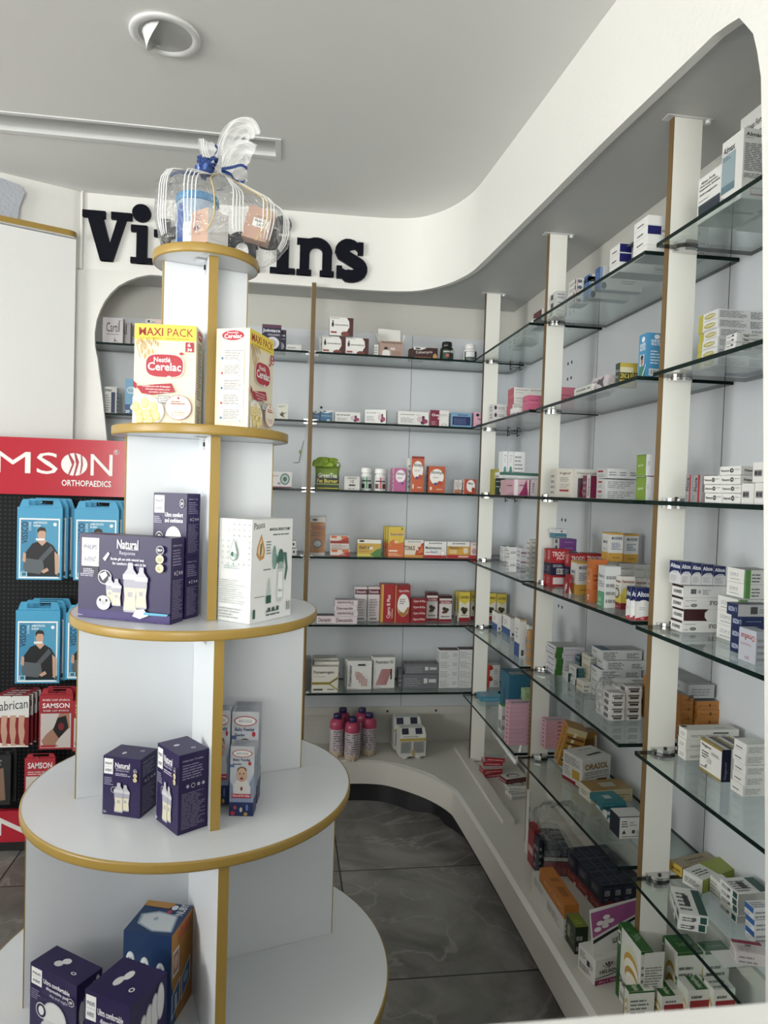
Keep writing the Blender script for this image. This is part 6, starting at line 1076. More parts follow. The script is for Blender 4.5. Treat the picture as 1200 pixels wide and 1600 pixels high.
bx((0.9478,2.0214,2.0135,0.13,0.0362,0.0649,0.0), DBb, 'white carton with blue end, farther one underneath', '2A')
bx((0.9478,2.0214,2.063,0.13,0.0362,0.022,0.0), DBb, 'white carton with blue end, laid on the farther one', '2A')
sm = [N(.1, .2, .9, .8, 2, '#6a6a6e'), R(.8, .1, .95, .9, '#8a3a2c')]
smf = [E(.25, .5, .16, .3, '#4a6a80', 12), R(.05, 0, .1, 1, '#b0402c'), N(.5, .3, .9, .7, 2, '#8a8a8e')]
bx((0.8898,2.0962,2.0135,0.0436,0.059,0.0768,0.0), dict(c='#d6d6d4', L=sm, F=smf), 'small white carton with thin red stripe', '2A', 4, jit=.003)
bx((0.8868,2.2485,2.0135,0.0376,0.0562,0.0801,0.0), dict(c='#c6c7c6', L=[R(.1, .2, .5, .8, '#4a4a4e')], F=gl(2)), 'small greyish carton near the middle post', '2A', 3, jit=.002)
# second
pk1 = [N(.3, .55, .9, .8, 2, '#9a4a5e')]
bx((0.9978,2.4557,1.7145,0.0756,0.05,0.0994,0.0), dict(c='#c0677c', F=pk1, L=gl(2)), 'plain rose pink carton just past the middle post', '2B')
bx((0.898,1.9841,1.7145,0.06,0.1261,0.0316,0.0), dict(c='#d6d6d0', L=[T('VAGISIL 40', .1, .62, .9, .82, '#26262a'), N(.1, .2, .7, .5, 3, '#9a9a98')], F=gl(4)), 'long white carton facing the aisle between pink and lilac ones', '2B')
fc_ = [T('Folic', .1, .68, .4, .80, '#3a3a40', 's'), P([(.35, .6), (.5, .85), (.65, .8), (.9, .95), (.8, .6), (.9, .2), (.6, .5)], '#5a5458'), R(.1, .1, .3, .2, '#8a7a7e'), N(.1, .3, .5, .5, 3, '#8a8084')]
bx((0.8892,1.8933,1.7145,0.0283,0.086,0.0465,0.0), dict(c='#cdc3c8', L=fc_, F=[T('Cal', .2, .12, .8, .45, '#5a5a60', 'v'), N(.2, .5, .8, .8, 4, '#a79aa2')]), 'lilac white carton with dark drawing, in the middle', '2B')
yl = [R(.0, .52, .75, .82, '#d0c9a4'), R(0, .30, 1, .60, '#3a3418'), T('ZINC & VIT C', .03, .36, .95, .56, '#d9c83c'), T('SPRAY', .1, .08, .6, .26, '#2a2818'), R(.8, .05, .95, .5, '#b06a6a')]
bx((0.8974,1.7744,1.7145,0.0507,0.0255,0.0644,0.0), dict(c='#b9a42a', F=yl, L=gl(3), cL='#3a4434', T=gl(1)), 'yellow carton with black lettering beside the blue one', '2B')
gpw = [E(.5, .92, .14, .05, '#dfe6ea', 14), T('GRIPE', .2, .80, .8, .86, '#e8eef2'), T('WATER', .2, .73, .8, .79, '#e8eef2'), N(.2, .35, .8, .66, 5, '#c9dae6'), BC(.15, .10, .80, .24), R(0, 0, 1, .05, '#1f6a9c')]
gpl = [E(.55, .88, .2, .06, '#dfe6ea', 14), T('GRIPE', .15, .72, .85, .80, '#e8eef2'), T('WATER', .15, .64, .85, .71, '#e8eef2'), R(.2, .32, .75, .56, '#b9cdd8'), E(.48, .42, .16, .10, '#a8745c', 14), E(.48, .50, .18, .05, '#2a1c18', 12), P([(.1, .12), (.3, .3), (.7, .32), (.9, .2), (.9, .05), (.1, .05)], '#2f7a6a'), P([(0, .1), (.5, .02), (1, .3), (1, .34), (.5, .07), (0, .14)], '#dfe6ea')]
bx((0.9064,1.6598,1.7145,0.0529,0.0398,0.1176,0.0), dict(c='#3a8ab8', F=gpw, L=gpl, cT='#2f7aa8'), 'bright blue upright carton with barcode, against the near post', '2B')
# third
cr_ = [T('Inglof', .18, .78, .78, .88, '#6a3a34'), N(.2, .55, .85, .72, 3, '#8a8078'), R(.18, .20, .70, .27, '#a5323c'), N(.2, .32, .8, .50, 3, '#a39c92')]
bx((0.8816,2.145,1.4155,0.0598,0.05,0.0913,0.0), dict(c='#cfcabf', F=cr_, L=gl(4)), 'cream upright carton with red bar, just past the middle post', '2C')
om = [T('Omacor Light', .08, .80, .96, .90, '#5a2a34', ''), R(.14, .0, .60, .68, '#5a4a50'), P([(.2, .05), (.5, .05), (.55, .4), (.3, .55)], '#7a1440'), E(.42, .22, .10, .08, '#c9b83a', 12)]
bx((0.9418,2.125,1.4155,0.0757,0.05,0.0909,0.0), dict(c='#d3d0ca', F=om), 'cream carton with dark drawing and a yellow spot', '2C')
mg_ = [R(0, 0, .38, 1, '#cfc6c9'), T('Ginpow', .08, .1, .30, .9, '#3a2a30', 'bv'), P([(.4, 0), (1, 0), (1, 1), (.7, .8), (.6, .4)], '#8a1448')]
bx((0.9289,2.045,1.4155,0.032,0.03,0.0691,0.0), dict(c='#7a1440', F=mg_, L=gl(3)), 'small magenta and white carton before the cream ones', '2C')
rl = [R(.1, .62, .6, .82, '#a5242c'), N(.1, .15, .8, .5, 2, '#8a8a8c')]
gyf = [N(.05, .3, .3, .8, 2, '#7a7c80'), N(.38, .3, .62, .8, 2, '#7a7c80'), N(.7, .3, .95, .8, 2, '#7a7c80')]
bx((0.9542,1.9123,1.474,0.0983,0.0688,0.0282,0.0), dict(c='#cfd0d0', L=rl, F=gyf, cB='#b9b9b9'), 'long white carton laid across the white pile', '2C')
bx((0.955,1.9143,1.4155,0.1,0.0496,0.056,0.0), dict(c='#cfcfd0', L=rl, F=gl(4)), 'small white red-marked carton under the long one', '2C', 2)
bx((0.9456,1.97,1.4155,0.0349,0.05,0.0655,0.0), dict(c='#c9ccd0', F=[T('gyno', .1, .68, .7, .8, '#2c2e34'), T('pain', .1, .55, .6, .66, '#2c2e34'), P([(.05, .3), (.3, .4), (.6, .2), (.95, .45), (.6, .28)], '#8a929a'), N(.1, .05, .4, .12, 1, '#9a9a9c')]), 'pale grey carton with dark name', '2C')
bx((0.9872,1.965,1.4155,0.0511,0.05,0.065,0.0), dict(c='#d6d9de', F=[N(.15, .45, .4, .65, 3, '#9a9ca2')]), 'blank bluish white carton under the long white one', '2C')
bx((1.0255,1.975,1.4155,0.0131,0.05,0.0635,0.0), dict(c='#a9adb2', F=gl(5)), 'thin grey carton squeezed beside the green ended pair', '2C')
gn = [R(0, 0, 1, 1, '#6f8f1c'), T('forte', .2, .42, .72, .54, '#dfe6c8', 's'), R(0, .94, 1, 1, '#5a7a18')]
gnf = [N(.1, .5, .3, .7, 3, '#8a8c90'), N(.74, .05, .8, .95, 1, '#9a9ca0')]
bx((0.8975,1.6423,1.4762,0.035,0.0469,0.0529,0.0), dict(c='#d0d2d6', L=gn, F=gnf, cL='#6f8f1c'), 'white carton with lime green end, upper of the pair', '2C')
bx((0.8943,1.6392,1.4155,0.0287,0.0492,0.0584,0.0), dict(c='#d0d2d6', L=gn, F=gnf, cL='#7f9f2c'), 'white carton with lime green end, lower of the pair', '2C')
bx((0.9243,1.675,1.4155,0.033,0.03,0.0686,0.0), dict(c='#d3cfcc', F=[R(0, .86, 1, 1, '#b0182a'), T('Flora', .08, .38, .55, .54, '#4a2428', 's'), T('Vume', .50, .36, .95, .50, '#4a2428', 's'), P([(.4, .6), (.5, .75), (.6, .6)], '#b9b4b2'), R(.4, 0, 1, .06, '#8a2a34'), N(.08, .05, .3, .15, 2, '#6a6a6c')]), 'white carton with red head leaning on the near post', '2C')
# fourth
tg = [R(0, 0, 1, .28, '#a8121f'), R(0, .30, 1, .62, '#15193a'), R(0, .64, 1, 1, '#b0141f'), T('TROGYL', .04, .80, .98, .93, '#efe6e4'), T('Plus', .3, .70, .7, .78, '#efe6e4', 's'), N(.1, .52, .9, .60, 2, '#c9cbd8'), BC(.30, .33, .78, .48), R(.12, .06, .94, .24, '#dcd8d4')]
tgl = [R(0, .30, 1, .62, '#15193a'), T('TROGYL', .3, .70, .7, .96, '#e8d8d6', 'v'), N(.2, .4, .8, .56, 3, '#8a90b0'), E(.5, .15, .22, .07, '#e0c8c6', 14), E(.5, .15, .18, .055, '#a8121f', 14)]
DTg = dict(c='#a8121f', F=tg, L=tgl, T=gl(2), cT='#7a1a22')
bx((0.9044,2.2109,1.1205,0.0641,0.0428,0.1243,0.0), DTg, 'red and navy barcode carton next to the middle post', '2D')
bx((0.909,2.2477,1.1205,0.07,0.0188,0.1211,0.0), DTg, 'red and navy carton behind the barcode one', '2D')
bx((0.9391,2.155,1.1205,0.052,0.05,0.1153,0.0), DTg, 'red and navy carton in the rear row, first', '2D')
bx((0.9894,2.145,1.1205,0.0554,0.05,0.1172,0.0), DTg, 'red and navy carton in the rear row, second', '2D')

bx((0.873,2.0424,1.1205,0.01,0.03,0.059,0.0), dict(c='#9c1420', L=[P([(0, 0), (.5, .3), (.5, .55), (0, .4)], '#dcd8d4')], F=[P([(0, 0), (.9, 0), (.1, .4)], '#e0dcd8'), N(.2, .6, .8, .8, 3, '#d0a0a0')]), 'little red carton with white wedge beside the barcode one', '2D')
mx_ = [R(0, 0, 1, .30, '#c9961c'), R(0, .93, 1, 1, '#c9961c'), T('MAXIDINE', .20, .76, .92, .86, '#1f3a6a'), N(.2, .42, .9, .68, 5, '#4a6a9a'), N(.3, .12, .8, .2, 1, '#8a6a14'), P([(0, .3), (.35, .42), (.8, .3)], '#d9d8d4')]
mxl = [R(0, 0, 1, .32, '#c9961c'), T('MAXI', .2, .62, .8, .72, '#1f3a6a'), N(.2, .38, .8, .5, 3, '#8a9ab0'), R(0, .95, 1, 1, '#c9961c')]
DMx = dict(c='#d9d8d4', F=mx_, L=mxl, T=gl(1), cT='#b98a1c')
bx((0.9075,2.0394,1.1205,0.0442,0.0435,0.1015,0.0), DMx, 'white and amber carton beside the orange pair', '2D')
bx((0.9626,1.9455,1.2319,0.0453,0.0426,0.0852,0.0), DMx, 'white and amber raised carton, first of two', '2D')
bx((1.0263,1.9796,1.2268,0.0467,0.05,0.086,0.0), DMx, 'white and amber raised carton, second of two', '2D')
orl = [R(0, .30, 1, .78, '#cf8040'), N(.15, .62, .85, .72, 2, '#8a3a14'), E(.5, .14, .16, .03, '#e8dcc8', 10), E(.5, .07, .12, .025, '#e8dcc8', 10), N(.3, .46, .7, .54, 1, '#e8c8a4')]
DOr = dict(c='#c4661c', L=orl, F=[T('Oral', .1, .3, .5, .4, '#7a3410', ''), N(.1, .5, .8, .7, 2, '#8a3a14')], T=gl(1), cT='#a8561c')
bx((0.9307,1.9628,1.1205,0.024,0.0348,0.1135,0.0), DOr, 'orange upright carton, nearer of two', '2D')
bx((0.8885,1.8842,1.1205,0.045,0.034,0.1225,0.0), DOr, 'orange upright carton, farther of two', '2D')
gt_ = [R(0, 0, 1, .38, '#5a9a74'), T('Baric', .15, .72, .85, .80, '#23232a', ''), N(.1, .5, .85, .66, 3, '#8a8c90'), E(.4, .18, .2, .06, '#8fbfa0', 12), N(.1, .05, .6, .1, 1, '#cfe0d4')]
bx((0.8845,1.7982,1.1205,0.045,0.043,0.1127,0.0), dict(c='#cdd0d0', L=gt_, F=gl(4)), 'white and mint green upright carton', '2D')
bx((0.8922,1.8136,1.1205,0.0093,0.0291,0.0965,0.0), dict(c='#bfc2cc', L=[T('Mallmu', .1, .80, .9, .88, '#3a3a44', ''), N(.15, .15, .85, .7, 6, '#8a8c98'), R(.94, 0, 1, 1, '#5fa0a8')], F=gl(4), cF='#7fb0b4'), 'lilac grey upright carton with teal edge', '2D')
vm = [R(0, 0, 1, .20, '#7a0f18'), P([(0, .2), (1, .2), (1, .5), (.6, .35), (0, .6)], '#cfb41c'), T('Vermoxa', .06, .80, .94, .89, '#8a1f24'), N(.1, .68, .8, .76, 1, '#8a8078'), E(.5, .48, .36, .16, '#4a4a3c', 18), E(.5, .48, .26, .11, '#c9c6b8', 14), N(.2, .06, .8, .12, 1, '#d0a8a4')]
DV = dict(c='#d4d0c8', L=vm, F=[R(0, 0, 1, .20, '#7a0f18'), P([(0, .2), (1, .2), (1, .52), (.5, .7), (.3, .4), (0, .5)], '#cfb41c'), T('Vermoxa', .06, .80, .94, .90, '#8a1f24'), E(.35, .52, .26, .14, '#d9c83c', 16)], T=gl(1), cT='#b9b6a8')
bx((0.914,1.7701,1.1205,0.04,0.0423,0.0898,0.0), DV, 'yellow and white red-based carton, nearest one', '2D')
bx((0.9653,1.79,1.1205,0.0343,0.03,0.0831,0.0), DV, 'yellow and white red-based carton, second along', '2D')
bx((0.997,1.79,1.1205,0.027,0.03,0.08,0.0), DV, 'yellow and white red-based carton, touching the near post', '2D')
DAw = dict(c='#d4d4d8', F=aw, L=aw, T=gl(1), cT='#2a3060')
bx((0.8786,1.6144,1.1205,0.0378,0.0225,0.0802,0.0), DAw, 'navy topped white carton, front one by the near post', '2D')
bx((0.8695,1.6248,1.1205,0.035,0.0213,0.0802,0.0), DAw, 'navy topped white carton, second, side showing', '2D')
bx((0.925,1.6237,1.1205,0.04,0.02,0.0745,0.0), DAw, 'navy topped white carton, half behind the near post', '2D')

ws = [T('DOLAN', .2, .35, .8, .65, '#2a2a2e'), N(.15, .1, .85, .2, 1, '#8a8a8c')]
bx((0.9818,1.995,1.1205,0.0419,0.03,0.1052,0.0), dict(c='#cfcfcb', F=ws, L=gl(3), T=gl(1)), 'small white upright carton in the third row, first along', '2D')
bx((1.0177,1.975,1.1205,0.0479,0.03,0.1041,0.0), dict(c='#cfcfcb', F=ws, L=gl(3), T=gl(1)), 'small white upright carton in the third row, second along', '2D')
bx((1.0575,1.955,1.1205,0.0507,0.03,0.1031,0.0), dict(c='#cfcfcb', F=ws, L=gl(3), T=gl(1)), 'small white upright carton in the third row, third along', '2D')
bx((0.9529,1.915,1.1205,0.0373,0.03,0.0946,0.0), dict(c='#cfcfcb', F=ws, L=gl(3), T=gl(1)), 'small white upright carton in the second row, first along', '2D')
bx((0.981,1.895,1.1205,0.0371,0.03,0.0937,0.0), dict(c='#cfcfcb', F=ws, L=gl(3), T=gl(1)), 'small white upright carton in the second row, second along', '2D')
bx((1.009,1.875,1.1205,0.0379,0.03,0.0946,0.0), dict(c='#cfcfcb', F=ws, L=gl(3), T=gl(1)), 'small white upright carton in the second row, third along', '2D')
bx((1.0371,1.865,1.1205,0.0272,0.03,0.0926,0.0), dict(c='#cfcfcb', F=ws, L=gl(3), T=gl(1)), 'small white upright carton in the second row, fourth along', '2D')

pu_ = [N(.3, .4, .8, .6, 1, '#b48fc4'), R(0, 0, .12, 1, '#7a3a8c')]
bx((0.9408,2.245,1.236,0.0606,0.05,0.0406,0.0), dict(c='#6f3a84', F=pu_, L=[R(.0,0,1,1,'#b9b6bc'),R(.3,.2,.7,.8,'#2a2a2e')], T=gl(1), cT='#5a3a6c'), 'purple carton behind the red ones', '2D', 2)

bx((0.9497,2.26,1.1205,0.0656,0.05,0.1131,0.0), dict(c='#8a8c92', F=gl(3), L=gl(3)), 'grey carton supporting the purple ones', '2D')
bx((0.9217,2.26,1.2764,0.0405,0.05,0.016,0.0), dict(c='#3a7a90', F=gl(1)), 'flat teal carton at the top behind the red ones', '2D')
bx((0.9199,2.26,1.2936,0.0428,0.05,0.0138,0.0), dict(c='#cfd3d4', F=[R(.5, .3, .65, .7, '#4a4a50')]), 'flat white carton topping the teal one', '2D')
# fifth
ngl = [T('Neuromin', .12, .35, .78, .70, '#2a2a2e'), R(.94, 0, 1, 1, '#3a7a2a')]
ngf = [R(0, 0, .24, 1, '#2f6a22'), T('Neuromin', .30, .40, .62, .66, '#5a5a66', ''), N(.66, .3, .95, .7, 2, '#9a9aa6')]
bx((0.9607,2.2507,0.8195,0.1001,0.0865,0.0962,0.0), dict(c='#cdcbd4', L=ngl, F=ngf, T=gl(2), cT='#a9a9a8'), 'flat white carton with green band', '2E', 5, jit=.006)
bx((0.9907,2.2807,0.876,0.1001,0.0865,0.004,0.0), dict(c='#c0c1be', T=gl(2)), 'thin white pack topping the green banded pile', '2E')
tl = [N(.2, .3, .8, .65, 1, '#4a4a4e')]
tlf = [R(0, 0, .3, 1, '#22303a'), R(.3, 0, 1, 1, '#2f6a72')]
bx((0.9429,2.1219,0.8195,0.0246,0.0583,0.0548,0.0), dict(c='#d0d1ce', L=tl, F=tlf), 'small white carton with teal side', '2E', 3, jit=.003)
bx((0.9306,2.1495,0.8195,0.02,0.0393,0.0286,0.0), dict(c='#cfd0cd', L=gl(2), F=tlf), 'short white carton before the green banded pile', '2E', 2)
bx((0.985,2.1621,0.8195,0.04,0.0356,0.0791,0.0), dict(c='#33414c', L=[R(0, .5, 1, 1, '#2f6a72'), R(0, .75, 1, .82, '#cfd0cd')], F=tlf), 'dark teal carton deeper in', '2E', 4)
yt_ = [T('Lipora', .12, .30, .84, .66, '#a08a3c'), N(.12, .1, .7, .2, 1, '#b9aa70')]
bx((0.9322,2.0357,0.8195,0.0258,0.0522,0.033,0.0), dict(c='#d3d1c6', L=yt_, F=gl(2)), 'small white carton with gold lettering lying in front', '2E')
bx((0.9766,2.1026,0.8195,0.0181,0.0649,0.0971,0.0), dict(c='#d3d1c6', L=yt_, F=gl(2), T=gl(1)), 'small white carton with gold lettering', '2E', 4, jit=.003)
bgl = [T('Gluco', .12, .45, .55, .75, '#6a6a6e'), N(.12, .15, .7, .32, 1, '#9a9a9e')]
bgf = [N(.05, .12, .5, .88, 4, '#55585c'), N(.62, .2, .95, .75, 3, '#4a4c50')]
DBg = dict(c='#cfd1d1', L=bgl, F=bgf, T=[R(.0, .0, .25, 1, '#3a5a72'), N(.3, .2, .9, .8, 3, '#8f9496')], cT='#a3a7a9')
QB = (1.0106,1.9851,0.8195,0.1303,0.064,0.1446,0.0)
for k in range(5): bx((QB[0]+(.012 if k == 3 else 0), QB[1]-(.010 if k == 3 else 0), QB[2]+QB[5]/5*k, QB[3], QB[4], QB[5]/5, 0), DBg, 'wide white carton in the tall pile, %s' % ('lowest', 'second up', 'third up', 'fourth up, pushed forward', 'topmost')[k], '2E')
sml = [N(.1, .2, .5, .8, 2, '#6a6a6c'), R(.6, .2, .9, .8, '#4a4a4c')]
smf2 = [R(.15, .50, .85, .80, '#5a5a5c'), R(.25, .15, .80, .45, '#2a2a2c')]
DSm = dict(c='#d0cecb', L=sml, F=smf2, T=gl(1))
QW = (0.926,1.7969,0.8195,0.0907,0.0899,0.0913,0.0)
for k in range(5):
    bx((QW[0]+QW[3]*.25, QW[1], QW[2]+QW[5]/5*k, QW[3]*.5, QW[4]*.9, QW[5]/5, 0), DSm, 'small white carton beside the film-wrapped ones, %s' % ('lowest', 'second up', 'third up', 'fourth up', 'topmost')[k], '2E')
for k in range(4):
    bx((QW[0]-QW[3]*.25-.001, QW[1], QW[2]+QW[5]/5*k, QW[3]*.48, QW[4]*.9, QW[5]/5, 0), DSm, 'small white carton under the crumpled clear film, %s' % ('lowest', 'second up', 'third up', 'topmost')[k], '2E')
def film_blob(name, c, sx, sy, sz, label, seed, m=None, amp=.16, pw=.45):
    b = MB(); rnd = random.Random(seed); n, mm = 26, 14; vs = []
    for j in range(mm+1):
        p = math.pi/2*j/mm
        for i in range(n):
            a_ = 6.283185*i/n; q = 1+amp*(math.sin(5*a_+seed+3*p)*.5+math.sin(11*a_+2*seed-5*p)*.35+rnd.uniform(-.4, .4))*math.sin(min(1.5, p*1.6)+.2)
            ca, sa = math.cos(a_), math.sin(a_); sq = (abs(ca)**4+abs(sa)**4)**-.25
            vs.append((sx*ca*sq*max(0, math.cos(p))**pw*q, sy*sa*sq*max(0, math.cos(p))**pw*q, sz*math.sin(p)*(1+.5*(q-1))+.001))
    b.add(vs, [(j*n+i, j*n+(i+1) % n, (j+1)*n+(i+1) % n, (j+1)*n+i) for j in range(mm) for i in range(n)], m or M_film, None, True)
    return tag(b.build(name, None, c), label, 'plastic film')
film_blob('plastic_film', (QW[0]-QW[3]*.27, QW[1], QW[2]), QW[3]*.33, QW[4]*.62, QW[5]*1.02, 'crumpled clear film over small white cartons on middle bay fifth shelf', 5, None, .12, .3)
for q, (dx, dy) in enumerate(((.085, .05), (.088, -.002))): bx((QW[0]+QW[3]*.5+.035+.01*q, QW[1]+.02+.05*q, QW[2], .05, .045, .06+.02*q, 0), DSm, 'white carton half hidden by the brown post edge, %s' % ('front', 'rear')[q], '2E', 1)
# lowest glass shelf of the middle bay
ors = [R(.0, .0, 1, .12, '#8a1620'), R(.50, .20, .88, .50, '#b9941c'), N(.08, .62, .92, .92, 6, '#6a6a68'), N(.08, .24, .44, .56, 4, '#8a8a88'), R(.70, .03, .95, .15, '#cfcdc6')]
orf = [T('ORASOL', .10, .60, .92, .80, '#7a2a1c'), T('ORASOL', .09, .61, .91, .81, '#8a6a1c'), N(.08, .50, .94, .55, 1, '#3a3a3a'), T('ORAL REHYDRATION SALTS', .08, .42, .94, .465, '#2a2a2a'), N(.10, .34, .94, .38, 1, '#2a2a2a'), P([(.14, .12), (.14, .24), (.35, .20), (.6, .28), (.88, .26), (.86, .18), (.6, .20), (.35, .11)], '#5a1216'), P([(.6, .20), (.6, .28), (.88, .26), (.86, .18)], '#8a4a1c')]
bx((0.9758,2.0869,0.5135,0.1132,0.0922,0.0924,16.4), dict(c='#cfcfca', L=ors, F=orf, T=[P([(.3, .30), (.35, .2), (.9, .28), (.86, .42)], '#3a1618'), R(.02, .5, .98, .52, '#9a9a96'), N(.3, .7, .8, .8, 1, '#5a5a58')], cT='#c4c4bf'), 'big white oral salts carton with orange lettering', '2F')
oy = [R(.0, .84, 1, 1, '#c9b88a'), P([(.1, .1), (.25, .1), (.55, .9), (.4, .9)], '#dccfa4')]+[R(.1, .12+.15*k, .95, .18+.15*k, '#6a4410') for k in range(5)]
o = bx((0.9572,2.2126,0.5135,0.0645,0.0841,0.1324,0.0), dict(c='#b07c1e', F=oy, L=[T('Enterol', .4, .05, .7, .9, '#3a2810', 'v')], cL='#c28c24'), 'amber carton leaning back against the wall side', '2F')[0]; o.rotation_euler.x = math.radians(0); o.rotation_euler.y = math.radians(14); o.location.z += .009; o.rotation_euler.z = math.radians(-14)
bx((1.044,2.2326,0.5135,0.0479,0.0469,0.1129,0.0), dict(c='#a8781e', F=[R(.1+.16*k, .1, .18+.16*k, .8, '#5a3a10') for k in range(5)]+[R(.8, .05, .98, .9, '#cfc6a8')], L=gl(2), T=gl(2), cT='#8a6a2a'), 'amber upright carton behind the oral salts carton', '2F')
bx((0.9844,1.9681,0.5135,0.1368,0.074,0.0383,4.2), dict(c='#c9b68f', F=[N(.6, .3, .95, .7, 2, '#8a7a5a')], L=[N(.2, .3, .8, .7, 2, '#8a8a80')], cL='#d0cbb8', T=[R(.35, .3, .7, .7, '#a5a194'), P([(.6, 0), (1, .5), (1, 0)], '#9a8050')], cT='#8f6f34'), 'open-topped brown kraft carton behind the teal pile', '2F')
tef = [R(0, 0, 1, .45, '#12555f'), N(.1, .55, .5, .7, 1, '#7ab0b4')]
DTe = dict(c='#1f6f7a', L=[R(0, 0, 1, 1, '#cdd0cd'), R(.35, .2, .6, .8, '#4a4a4c')], F=[R(0, 0, 1, .5, '#1f6f7a'), R(0, .5, 1, 1, '#cdd0cd')], T=[R(.3, .35, .6, .65, '#a5b4b4'), R(.2, .2, .8, .24, '#175f6a')])
QT = (0.9451,1.8346,0.5135,0.0736,0.0725,0.0549,0.0)
for k in range(3): bx((QT[0]-.012*(k-1)+.0, QT[1]+.015*(k-1), QT[2]+QT[5]/3*k, QT[3], QT[4], QT[5]/3, -6+5*k), dict(DTe, F=tef if k == 2 else DTe['F'], L=[R(.0, .6, 1, 1, '#1f6f7a'), R(.4, .2, .6, .6, '#4a4a4c')] if k == 2 else DTe['L']), 'flat teal and white carton, %s of three' % ('lowest', 'middle', 'topmost')[k], '2F')
bx((0.9095,1.6925,0.5421,0.0685,0.055,0.0554,0.0), dict(c='#cfcfca', cL='#1c1f2c', F=[N(.08, .55, .35, .9, 3, '#4a4a4c'), N(.40, .6, .7, .85, 2, '#8a8a8c'), P([(.10, .22), (.18, .42), (.26, .22)], '#26262a'), R(.50, .24, .62, .40, '#3a3a3c'), N(.1, .08, .8, .15, 1, '#4a4a4c'), N(.65, .2, .95, .4, 3, '#8a8a8c')], T=[R(0, 0, 1, 1, '#c4c4c0'), R(0, 0, 1, .08, '#1c2238')]), 'white carton with a black triangle mark by the near post', '2F')
# ---------------------------------------------------------------- side wall, corner bay
bx((0.8796,2.3951,2.0135,0.0233,0.0824,0.0551,0.0), dict(c='#d3d2cf', L=[N(.2, .4, .8, .6, 1, '#9a5a62')], cL='#561a22', F=gl(2)), 'white carton with maroon end by the middle post', '3A')
bx((0.885,2.4279,2.0135,0.05,0.0656,0.0312,0.0), dict(c='#d9d9d6', L=gl(2), F=gl(2)), 'little white carton before the maroon ended one', '3A')
bx((0.9352,2.6901,2.0135,0.0705,0.0767,0.0576,0.0), dict(c='#cfd0ce', L=gl(2), F=gl(3)), 'small white carton seen through the glass', '3A', 2)
bx((0.9271,2.789,2.0135,0.0543,0.0411,0.05,0.0), dict(c='#cfd0ce', L=gl(2), F=gl(3)), 'little white carton toward the corner, seen through the glass', '3A')
lp = [E(.2, .5, .1, .3, '#4a2a3a', 12), N(.4, .3, .9, .7, 2, '#8a7a80')]
bx((0.916,2.9792,1.7145,0.062,0.0529,0.0947,0.0), dict(c='#d6d2d2', F=lp, L=gl(2), T=gl(1), cT='#a04a70'), 'small white and pink carton by the corner post', '3B', 3, jit=.002)
wpk = [N(.05, .7, .42, .82, 1, '#2a2a2e'), N(.52, .7, .95, .82, 1, '#2a2a2e'), N(.05, .35, .3, .5, 1, '#a39a98')]
bx((0.9725,2.78,1.7145,0.135,0.0785,0.1378,0.0), dict(c='#d6d2ce', F=wpk, L=[R(.1, .2, .9, .8, '#b04a5a')], cL='#b8505c'), 'long white carton with rose end', '3B', 4, jit=.004)
pq = [N(.1, .4, .7, .6, 1, '#8a3450'), R(.05, .15, .95, .2, '#d08aa0')]
bx((0.8904,2.4728,1.7145,0.0569,0.0586,0.0661,0.0), dict(c='#c4587c', F=pq, L=pq, T=gl(1), cT='#a8486a'), 'small pink carton before the rose ended pile', '3B', 2)
bx((0.8676,2.588,1.7145,0.0251,0.0682,0.0344,0.0), dict(c='#d9d8d6', F=gl(1), L=gl(1)), 'tiny white carton at the shelf edge', '3B')
tw_ = lambda: [P([(.25, 0), (.8, 0), (.72, .22), (.52, .30), (.3, .2)], '#4f8a80'), N(.3, .78, .75, .86, 1, '#8a8c90'), N(.3, .5, .7, .7, 3, '#b4b6ba')]
bx((0.8414,2.645,1.505,0.0206,0.05,0.0803,0.0), dict(c='#d6d8da', F=tw_() if 0<2 else gl(4)), 'upright white carton with teal waves, first of three', '3C')
bx((0.8643,2.645,1.5058,0.0237,0.05,0.0794,0.0), dict(c='#d6d8da', F=tw_() if 1<2 else gl(4)), 'upright white carton with teal waves, second of three', '3C')
bx((0.8991,2.645,1.507,0.0445,0.05,0.0786,0.0), dict(c='#d6d8da', F=tw_() if 2<2 else gl(4)), 'upright white carton with teal waves, plain third of three', '3C')

bx((0.8938,2.645,1.4805,0.1565,0.09,0.0233,0.0), dict(c='#d0d2d2', F=[R(0, .52, 1, 1, '#3a6a5c'), N(.05, .15, .45, .35, 1, '#8a8c90')], L=gl(1), T=gl(1), cT='#3a6a5c'), 'long flat white and green carton lying across the pink ones', '3C')
bx((0.8336,2.685,1.4155,0.0456,0.05,0.1012,0.0), dict(c='#8f8a1c', F=[R(.15, .0, 1, .86, '#22302c'), R(.55, .12, 1, .26, '#cfd0c8'), R(.2, .30, .95, .34, '#8a9a94'), R(.2, .5, .95, .54, '#8a9a94'), R(.2, .7, .95, .74, '#8a9a94')]), 'dark green and yellow carton beside the corner post', '3C')
bx((0.8404,2.58,1.4155,0.0339,0.06,0.0588,0.0), dict(c='#b58f98', F=[N(.2, .6, .8, .75, 1, '#7a3a4c'), P([(0, 0), (1, .25), (1, 0)], '#a5788a')]), 'dusty pink carton under the long green and white one', '3C')
pm_ = [R(0, 0, .25, 1, '#dcd6d8'), P([(.3, 0), (.55, .35), (.85, 1), (.9, .5), (1, 0)], '#8a1f56'), N(.35, .6, .7, .75, 1, '#6a4a58')]
bx((0.8835,2.57,1.4155,0.0565,0.06,0.0614,0.0), dict(c='#c9a5b0', F=pm_), 'pink and magenta carton under the long green and white one', '3C')
